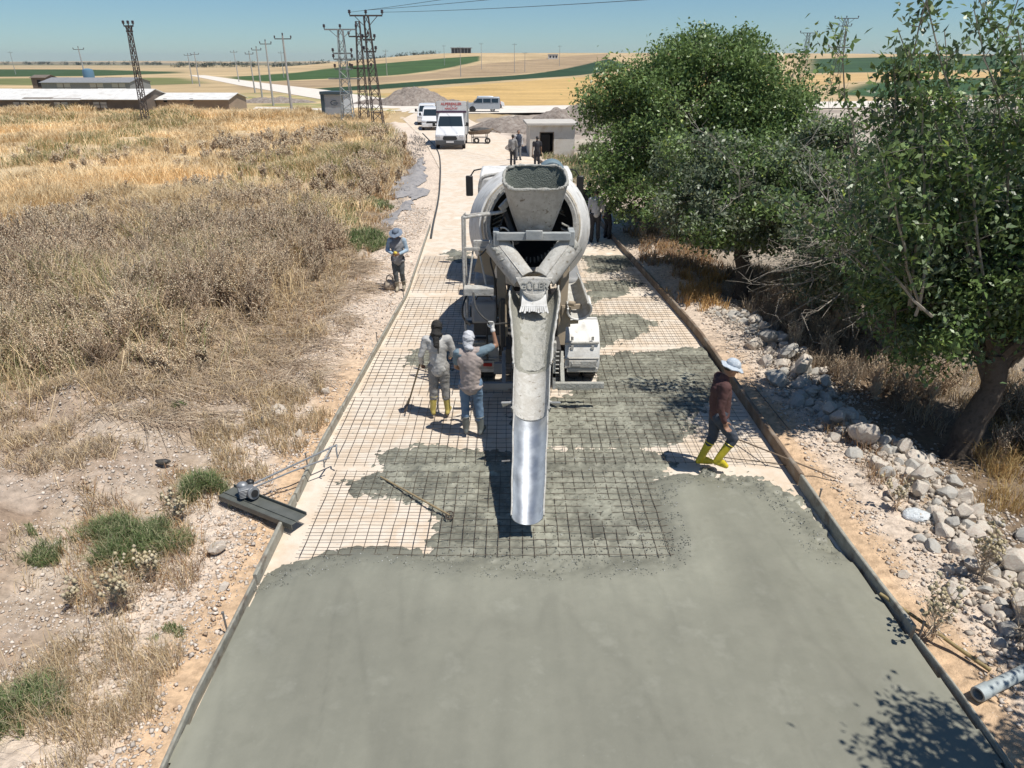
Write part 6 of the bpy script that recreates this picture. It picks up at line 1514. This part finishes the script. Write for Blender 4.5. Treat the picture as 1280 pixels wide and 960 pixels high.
# stone hut
m_plas = M('weathered plaster', [(.56, .51, .44), (.64, .60, .53), (.46, .38, .28)], scale=1.2, rough=.9, bump=.3, bscale=10); m_conc = M('old concrete', [(.46, .43, .38), (.56, .53, .48)], scale=3, rough=.9, bump=.3, bscale=12)
m_void = M('dark interior', [(.012, .010, .009)], rough=.95)
p = G(690, 196); t = empty('concrete_hut', (p.x, p.y, 0), R(3), 'small plastered hut with flat slab roof and dark doorway right of the road', 'hut')
hw_, hd_, hh = 1.42, 1.5, 1.88; dx0, dx1, dh = -.82, .10, 1.5
mb = MB(); mb.box(((-hw_ + dx0) / 2, .1, hh / 2), (hw_ + dx0, .2, hh)); mb.box(((hw_ + dx1) / 2, .1, hh / 2), (hw_ - dx1, .2, hh)); mb.box(((dx0 + dx1) / 2, .1, (hh + dh) / 2), (dx1 - dx0, .2, hh - dh))
for s in (-1, 1): mb.box((s * (hw_ - .1), hd_ + .1, hh / 2), (.2, 2 * hd_ - .2, hh))
mb.box((0, 2 * hd_ + .1, hh / 2), (2 * hw_, .2, hh)); L_(mb, 'wall', m_plas, t)
L_(MB().box((.0, hd_ + .1, hh + .08), (2 * hw_ + .45, 2 * hd_ + .6, .15)), 'roof', m_conc, t, bevel=.02)
L_(MB().box(((dx0 + dx1) / 2, .75, dh / 2), (1.3, .04, 2.0)), 'doorway_dark', m_void, t)
fr = MB()
for x in (dx0 + .03, dx1 - .03): fr.box((x, .06, dh / 2), (.06, .1, dh))
fr.box(((dx0 + dx1) / 2, .06, dh - .03), (dx1 - dx0 - .12, .1, .06)); L_(fr, 'door_frame', m_formr, t)
L_(MB().box((dx0 + .35, -.12, .7), (.6, .04, 1.3), Euler((0, 0, R(-35))).to_matrix()), 'door', m_void, t)
# service kiosk
p = G(418, 148); t = empty('service_kiosk', (p.x, p.y, 0), R(-10), 'grey service cabin with a dark roof and a round logo standing in the dry grass', 'kiosk')
m_kg = M('pale grey panel', [(.42, .45, .48)], rough=.5); m_kb = M('slate blue trim', [(.06, .09, .11)], rough=.6)
L_(MB().box((.1, 1.1, 1.3), (2.2, 2.1, 2.2)), 'cabin', m_kg, t, bevel=.02); L_(MB().box((0, 1.1, 2.52), (2.75, 2.5, .30)), 'roof', m_kb, t, bevel=.03); L_(MB().box((-1.16, 1.1, 1.2), (.34, 2.3, 2.4)), 'side_wall', m_kb, t)
L_(MB().box((0, 1.1, .1), (2.7, 2.4, .2)), 'base', m_blk, t); L_(MB().box((-1.5, -.1, .2), (.5, .4, .35)), 'step', m_blk, t)
lg = MB(); 
ring = [(.15 + .40 * math.cos(a), .035, 1.55 + .22 * math.sin(a)) for a in np.linspace(R(50), R(310), 18)]
lg.tube([(a, b_, c) for a, b_, c in ring], .035, 6); L_(lg, 'logo_ring', m_kb, t)
mt = Matrix.Translation((.32, .035, 1.55)) @ Euler((R(90), 0, 0)).to_matrix().to_4x4(); text_mesh('logo_lettering', 'uedas', .24, .005, m_kb, mt, t)
# ------------------------------------------------------------------ lattice pylons, poles, wires
m_lat = M('rusted lattice steel', [(.05, .04, .04), (.09, .07, .06)], scale=3, rough=.7); m_galv = M('galvanised lattice', [(.30, .32, .32), (.22, .24, .24)], scale=3, rough=.6, metal=.3); m_ins = M('porcelain insulator', [(.06, .04, .04)], rough=.3); m_cpole = M('concrete pole', [(.42, .41, .39), (.34, .33, .31)], scale=2, rough=.9)
def lattice(name, base, top, w0, w1, h, mat, label, arms, group, rz=0, n=12):
    """base at origin; top offset (x, y) leans it"""
    t = empty(name, base, rz, label, 'pylon', group); mb = MB(); lean = Vector((top[0], top[1], 0))
    def c(f, sx, sy): w__ = w0 + (w1 - w0) * f; return Vector((sx * w__ / 2, sy * w__ / 2, h * f)) + lean * f
    r = .045
    for sx in (-1, 1):
        for sy in (-1, 1): mb.tube([c(0, sx, sy), c(1, sx, sy)], r, 5)
    cr = [(-1, -1), (1, -1), (1, 1), (-1, 1)]
    for i in range(n):
        f0, f1 = i / n, (i + 1) / n
        for k in range(4):
            a, b = cr[k], cr[(k + 1) % 4]
            mb.tube([c(f0, *(a if i % 2 else b)), c(f1, *(b if i % 2 else a))], r * .6, 4); 
            if i % 2: mb.tube([c(f1, *a), c(f1, *b)], r * .5, 4)
    L_(mb, 'lattice_mast', mat, t, smooth=None)
    for (f, hwid, ni, pins) in arms:
        cc = lean * f + Vector((0, 0, h * f)); am = MB(); am.bar(cc - Vector((hwid, 0, 0)), cc + Vector((hwid, 0, 0)), .10, .12)
        if f > .97:
            for s in (-1, 1): am.bar(cc + Vector((s * hwid * .7, 0, -.03)), cc + Vector((s * .15, 0, -h * .09)), .05, .05)
        ao = L_(am, 'cross_arm', mat, t)
        for k in range(ni):
            x = -hwid + 2 * hwid * k / max(1, ni - 1); L_(MB().lathe([(.0, .0), (.05, .02), (.05, .12), (.12, .14), (.12, .22), (.07, .24), (.12, .27), (.11, .36), (.0, .40)], cc + Vector((x, 0, .05)), (0, 0, 1), 8), 'insulator', m_ins, ao)
    return t
def at(u, v, d, zoff=0):
    """point on the ground line u at distance d along Y"""
    return ((u - 640) / FPX * (d * .911 + 2.27), d, 0)
grp = 'lattice pylons by the field'
lattice('lattice_pylon', at(474, 0, 66), (-.4, 0), .95, .36, 9.0, m_lat, 'dark lattice pylon, the taller one with the top cross arm, beside the road', [(1.0, 1.35, 3, 1), (.80, .5, 2, 1), (.70, .5, 2, 1)], grp)
lattice('lattice_pylon', at(456, 0, 73), (.1, 0), .9, .34, 8.9, m_lat, 'dark lattice pylon standing close behind the tall one, slightly left', [(.86, .9, 2, 1), (.56, 1.0, 2, 1)], grp)
lattice('lattice_pylon', at(436, 0, 72), (0, 0), 1.1, .42, 8.2, m_galv, 'grey lattice pylon behind the service cabin with a wide top arm', [(1.0, 1.45, 3, 1), (.76, .85, 2, 1), (.70, .85, 2, 1), (.60, .8, 2, 1), (.50, 1.5, 0, 1)], grp)
lattice('lattice_pylon', at(184, 0, 70), (.15, 0), .52, .27, 8.4, m_lat, 'leaning narrow lattice pole rising in front of the long barn', [(1.0, .42, 3, 1), (.95, .3, 0, 1)], None, n=18)
lattice('lattice_pylon', at(1040, 0, 150), (.3, 0), 1.7, .6, 13.0, m_lat, 'dark lattice pylon seen through the leaves on the right', [(1.0, 2.2, 3, 1), (.9, 1.2, 2, 1), (.62, 2.4, 2, 1)], None, n=14)
lattice('lattice_pylon', at(1000, 0, 170), (0, 0), 1.4, .5, 11.2, m_lat, 'pylon just peeking over the crown of the green trees', [(1.0, 1.8, 2, 1)], None, n=12)
def pole(u, d, h, lean, label, w_=.75, group='concrete poles along the far road', r=.15, mat=None):
    t = empty('utility_pole', at(u, 0, d), 0, label, 'pole', group)
    L_(MB().tube([(0, 0, 0), (lean, 0, h)], [r, r * .55], 10), 'shaft', mat or m_cpole, t); am = L_(MB().bar((lean - w_, 0, h - .3), (lean + w_, 0, h - .3), .09, .09), 'cross_arm', m_lat, t)
    for x in (-w_, w_, 0): L_(MB().lathe([(.0, .0), (.09, .03), (.06, .12), (.10, .2), (.0, .3)], (lean + x, 0, h - .25 + (.25 if x == 0 else 0)), (0, 0, 1), 6), 'insulator', m_ins, am)
    return t
pole(366, 82, 8.0, -.05, 'concrete pole right of the service road, nearest and tallest of the row', .85)
pole(342, 105, 8.0, 0, 'second concrete pole of the row, thinner than the nearest')
pole(328, 128, 7.6, .1, 'third pole of the row beside the far road'); pole(319, 150, 7.2, -.1, 'fourth pole of the row, close left of the third')
far = [(112, 150, 8.0, -.2, 'lone leaning pole above the roofs left of the leaning pylon'), (250, 190, 7.5, 0, 'short far pole left of the white far road'), (241, 215, 7.5, 0, 'far pole just left of the white road bend'),
       (299, 235, 8.5, -.3, 'far pole above the white road in the green field'), (355, 300, 9.0, 0, 'far pole seen between the near concrete poles'), (484, 330, 10, 0, 'far pole right behind the dark pylons'),
       (576, 320, 11, 0, 'far pole in the middle of the dark green strip'), (556, 480, 11, 0, 'far pole left below the building on the hill'), (602, 430, 13, 0, 'far pole right below the building on the hill'),
       (643, 390, 13, 0, 'far pole right of the middle in front of the hill'), (656, 400, 9, 0, 'shorter far pole next to the taller one before the hill'), (699, 470, 11, 0, 'far pole near the white hut on the hill'), (20, 380, 10, 0, 'far pole at the extreme left above the green field')]
for u, d, h, ln, lb in far:
    q_ = pole(u, d, h, ln, lb, 1.0, 'far poles across the fields', r=.16); q_.location.z = float(height(np.array([q_.location.x]), np.array([q_.location.y]))[0])
m_wire = M('overhead wire', [(.03, .03, .035)], rough=.6)
Ttop = Vector(at(474, 0, 66)) + Vector((-.4, 0, 9.25))
for i, (ex_, ez) in enumerate(((-1.3, .0), (0, .15), (1.3, 0))):
    A = Ttop + Vector((ex_, 0, ez)); B = A + (Vector((10.7, 30, (9.9, 9.1, 8.3)[i])) - A) * 1.6; pts = []
    for k in range(25): f = k / 24; pts.append(A.lerp(B, f) - Vector((0, 0, 4 * .35 * f * (1 - f))))
    o = MB().tube(pts, .014, 4).build('power_line', m_wire, origin=A); tag(o, ['highest overhead wire leaving the tall dark pylon to the right', 'middle overhead wire leaving the tall dark pylon', 'lowest overhead wire leaving the tall dark pylon to the right'][i], 'wire', 'overhead wires from the tall pylon')
# ------------------------------------------------------------------ barns and far buildings
m_roofw = M('pale sheet roof', [(.55, .54, .52), (.66, .65, .62), (.50, .47, .43)], scale=.7, rough=.7); m_brw = M('dark stone wall', [(.13, .105, .085), (.19, .155, .125)], scale=1.2, rough=.95, bump=.3); m_mud = M('mud wall', [(.36, .27, .20), (.30, .22, .16)], scale=.8, rough=.95); m_win = M('whitewashed window', [(.48, .46, .42)], rough=.8)
def barn(x0, x1, y0, dep, eave, ridge, wall, roofm, label, wins, rz=0):
    t = empty('long_barn', ((x0 + x1) / 2, y0, 0), rz, label, 'barn'); hw__ = (x1 - x0) / 2
    L_(MB().prism([(0, 0), (dep, 0), (dep, eave), (dep / 2, ridge - .1), (0, eave)], -hw__, hw__, 'x'), 'wall', wall, t)
    mb = MB(); n = int(2 * hw__ / 3); 
    for s, (ya_, za), (yb_, zb_) in ((0, (-.35, eave - .08), (dep / 2, ridge)), (1, (dep + .35, eave - .08), (dep / 2, ridge))):
        for k in range(n):
            xa, xb = -hw__ - .2 + (2 * hw__ + .4) * k / n, -hw__ - .2 + (2 * hw__ + .4) * (k + 1) / n; j = random.uniform(-.03, .03)
            mb.add([(xa, ya_, za + j), (xb, ya_, za + j), (xb, yb_, zb_ + j), (xa, yb_, zb_ + j), (xa, ya_, za - .05 + j), (xb, ya_, za - .05 + j), (xb, yb_, zb_ - .05 + j), (xa, yb_, zb_ - .05 + j)], [(0, 1, 2, 3), (7, 6, 5, 4), (0, 4, 5, 1), (1, 5, 6, 2), (2, 6, 7, 3), (3, 7, 4, 0)])
    L_(mb, 'roof', roofm, t)
    for (xc, w__, z0, z1, m__) in wins:
        w_o = L_(MB().box((xc, -.02, (z0 + z1) / 2), (w__, .06, z1 - z0)), 'window', m__, t)
        if m__ is m_win: L_(MB().box((xc, -.06, (z0 + z1) / 2), (.12, .03, z1 - z0)).box((xc, -.065, (z0 + z1) / 2), (w__, .02, .07)), 'window_bar', m_brw, w_o)
    return t
xa = lambda u, d: (u - 640) / FPX * (d * .911 + 2.27)
W_ = [(x, 1.5, .8, 1.4, m_win) for x in (-7.6, -3.2, 1.4, 6.0, 10.4)] + [(-14, 2.0, .4, 1.5, m_void), (-20, 1.5, .95, 1.6, m_win), (9.6, .14, 0, 1.7, m_brw)]
barn(xa(-150, 86), xa(178, 86), 86, 8, 1.75, 2.65, m_brw, m_roofw, 'long low barn with a pale sheet roof and small windows at the left', W_)
barn(xa(186, 90), xa(288, 90), 90, 6, 1.55, 2.1, m_mud, m_roofw, 'mud-walled shed with a broken pale roof right of the long barn', [(-2.6, .4, 1.2, 1.6, m_void), (0.5, .4, 1.3, 1.6, m_void)])
barn(xa(55, 140), xa(165, 140), 140, 8, 2.2, 2.9, m_gbox, m_gbox, 'grey-roofed shed standing behind the long barn', [(-4, 2.4, .5, 2.0, m_win), (2, 2.4, .5, 2.0, m_win), (6, 2.4, .5, 2, m_win)])
barn(xa(42, 175), xa(60, 175), 175, 4, 2.4, 2.9, m_brw, m_brw, 'small dark shed at the left end behind the barns', [(0, .8, .4, 1.8, m_void)])
m_tank = M('blue tank', [(.12, .22, .30)], rough=.4)
p = at(116, 0, 150); t = empty('water_tank', p, 0, 'small blue tank above the grey shed roof', 'tank'); L_(MB().lathe([(0, 0), (.9, .05), (1.0, .4), (1.0, 2.6), (.9, 3.0), (.3, 3.2), (0, 3.2)], (0, 0, 1.2), (0, 0, 1), 16), 'tank_body', m_tank, t); L_(MB().box((0, 0, .6), (2.0, 2.0, 1.2)), 'plinth', m_conc, t)
hx, hy = xa(577, 700), 700; hz_ = float(height(np.array([hx]), np.array([hy]))[0]); t = empty('hilltop_building', (hx, hy, hz_ - .3), 0, 'unfinished open building on top of the far hill', 'building')
L_(MB().box((0, 4, 4.6), (19, 9, .6)), 'roof_slab', m_gbox, t); L_(MB().box((0, 5, 2.3), (17, 6, 4.4)), 'inner_wall', m_dark, t)
for k in range(7): L_(MB().box((-8.7 + k * 2.9, 0, 2.2), (.5, .5, 4.5)), 'column', m_gbox, t)
hx, hy = xa(691, 560), 560; hz_ = float(height(np.array([hx]), np.array([hy]))[0]); t = empty('white_hut', (hx, hy, hz_), 0, 'tiny white house with dark windows on the hillside', 'house'); L_(MB().box((0, 2, 1.5), (7, 4, 3)), 'wall', m_roofw, t); L_(MB().box((0, 2, 3.15), (7.6, 4.6, .3)), 'roof', m_conc, t)
for k in (-2, .3, 2.3): L_(MB().box((k, -.02, 1.5), (1.1, .06, 1.3)), 'window', m_void, t)
# heaps of spoil
m_spoil = M('grey brown spoil', [(.15, .12, .10), (.27, .225, .19), (.36, .32, .28)], scale=2.4, rough=.95, bump=1.0, bscale=5, bdist=.15)
def heap(cx, cy, rx, ry, h, label, seed, n=70):
    xs = np.linspace(-rx, rx, n); ys_ = np.linspace(-ry, ry, n); XX, YY = np.meshgrid(xs, ys_); r2 = (XX / rx) ** 2 + (YY / ry) ** 2
    prof_ = np.clip(1 - r2, 0, 1) ** .9; ZZ = h * prof_ * (.45 + .9 * fbm(XX * 2.2 / min(rx, 4) + seed, YY * 2.2 / min(ry, 4), 5, seed)) + (fbm(XX * 3, YY * 3, 3, seed + 2) - .5) * .25 * np.sqrt(prof_) - .08
    ZZ = np.where(r2 > .98, -.3, ZZ) + height(XX + cx, YY + cy)
    o = np_mesh('spoil_heap', np.stack([XX, YY, ZZ], -1).reshape(-1, 3), grid_quads(n, n), None, m_spoil, None, 35); o.location = (cx, cy, 0); return tag(o, label, 'spoil heap')
p = G(520, 131); heap(p.x, p.y, 5.5, 4.5, 2.2, 'grey spoil heap at the edge of the stubble beyond the junction', 501)
p = G(485, 131); heap(p.x, p.y + 2, 6, 3, .9, 'low spoil ridge left of the bigger heap past the junction', 502)
p = G(570, 131); heap(p.x - 2, p.y + 2, 6, 2.5, .7, 'low spoil ridge right of the bigger heap past the junction', 503)
p = G(640, 160); heap(p.x + 1.0, p.y, 5.2, 5.5, 1.3, 'rubble bank sloping up between the road and the minibus', 504)
p = G(705, 158); heap(p.x + 1.0, p.y, 5.5, 4.5, 2.3, 'brown rubble mound behind the hut', 505)
p = G(760, 160); heap(p.x + 3.0, p.y, 8, 4.5, 2.0, 'rubble mound behind the green tree', 506)
p = G(655, 190); heap(p.x - .1, p.y + 2.5, 1.3, 3.2, .6, 'stony bank left of the hut', 507)
p = G(340, 128); heap(p.x, p.y, 7, 2.5, .8, 'low rubble beside the far road behind the poles', 508)
# blue grey debris between the hut and the tree (small shrubs)
for (u, v, rx, ry, h, lb) in [(735, 205, 1.3, 1.2, .9, 'dusty green shrub right of the hut under the tree edge'), (722, 222, 1.0, 1.0, .6, 'dusty low shrub between the hut and the truck'), (742, 180, 1.2, 1.0, .8, 'grey-green shrub behind the edge of the big tree')]:
    p = G(u, v); green_clump((p.x, p.y), rx, ry, 2600, h, lb, [(.16, .20, .09), (.22, .24, .13), (.12, .15, .06)], .02)
for k in range(26):   # far scattered trees on the horizon
    pass
for (u, d, n, lb) in [(10, 1400, 18, 'dark line of far trees on the left horizon'), (395, 900, 9, 'far dark orchard left of the hill')]:
    out = []; 
    for k in range(n * 3):
        c_ = np.array([xa(u, d) + (k - n * 1.5) * d * .012 + rng.normal(0, 4), d + rng.normal(0, 20), 0]); c_[2] = height(c_[:1], c_[1:2])[0] + 2.5
        out.append(leaves(c_[None] + rng.normal(0, 2.2, (14, 3)) * np.array([2, 1, .5]), 1.2, 16, 1.4, [(.05, .07, .04)]))
    V_, Q_, T_, C_ = merge(out); o = np_mesh('far_trees', V_, Q_, T_, m_leaf, C_, None, kind='stuff'); tag(o, lb, 'trees')
# ------------------------------------------------------------------ power float with its engine
bA, bB = G(283, 614, .16), G(374, 650, .17)
t = empty('power_float', bB, 0, 'long dark float board with a small engine and long handles resting over the left form', 'screed machine')
m_ang = M('dark wet steel', [(.08, .085, .075), (.13, .135, .12)], scale=6, rough=.45); m_eng = M('grey engine alloy', [(.30, .31, .32), (.20, .21, .22)], scale=20, rough=.45, metal=.4)
A = bA - bB; dr_ = A.normalized(); nrm = Vector((-dr_.y, dr_.x, 0)); 
if nrm.y < 0: nrm = -nrm
bd = MB(); bd.bar(A, Vector(), .24, .012); bd.bar(A - nrm * .13 + Vector((0, 0, -.03)), -nrm * .13 + Vector((0, 0, -.03)), .014, .08); bd.bar(A + nrm * .13 + Vector((0, 0, .02)), nrm * .13 + Vector((0, 0, .02)), .014, .05); bd.bar(A - nrm * .05 + Vector((0, 0, .012)), -nrm * .05 + Vector((0, 0, .012)), .012, .02)
brd = L_(bd, 'float_board', m_ang, t, bevel=.003)
ec = A * .72 + nrm * .04 + Vector((0, 0, .11)); e = MB(); e.box(ec, (.17, .15, .14), Euler((0, 0, .5)).to_matrix()); e.ell(ec + Vector((-.06, .02, .06)), (.08, .07, .06)); e.lathe([(0, 0), (.075, .005), (.085, .03), (.085, .06), (0, .07)], ec + Vector((.08, -.05, .0)), Vector((.8, -.6, .2)), 20); 
for k in range(6): e.box(ec + Vector((-.01, .0, -.05 + k * .022)), (.20, .18, .008), Euler((0, 0, .5)).to_matrix())
eo = L_(e, 'engine', m_eng, t, bevel=.008)
L_(MB().ell(ec + Vector((.02, .09, .07)), (.06, .05, .045)), 'fuel_tank', m_blk, eo); L_(MB().lathe([(0, .072), (.05, .074), (.05, .08), (0, .082)], ec + Vector((.08, -.05, .0)), Vector((.8, -.6, .2)), 16), 'starter_cover', m_blk, eo)
hA = ec + Vector((.05, .02, .05)); e1 = G(421, 556, .42) - bB; e2 = G(412, 572, .34) - bB
h = MB(); h.tube([hA + Vector((0, .05, 0)), hA.lerp(e1, .5) + Vector((0, 0, .01)), e1], .014, 8); h.tube([hA + Vector((.03, .0, -.02)), hA.lerp(e2, .5), e2], .012, 8); h.tube([hA.lerp(e1, .93), hA.lerp(e2, .93)], .012, 8)
h.tube([e1, e1 + Vector((.0, -.06, -.05)), e1 + Vector((.01, -.07, -.18))], .012, 8); h.tube([hA.lerp(e2, .92), hA.lerp(e2, .92) + Vector((0, -.01, -.12))], .010, 6)
L_(h, 'handle', m_eng, t)
hz = MB().box((0, 2900, 28), (7000, 6400, 62)).build('haze', None_mat(), smooth=None); hz['kind'] = 'stuff'
bpy.context.view_layer.update()
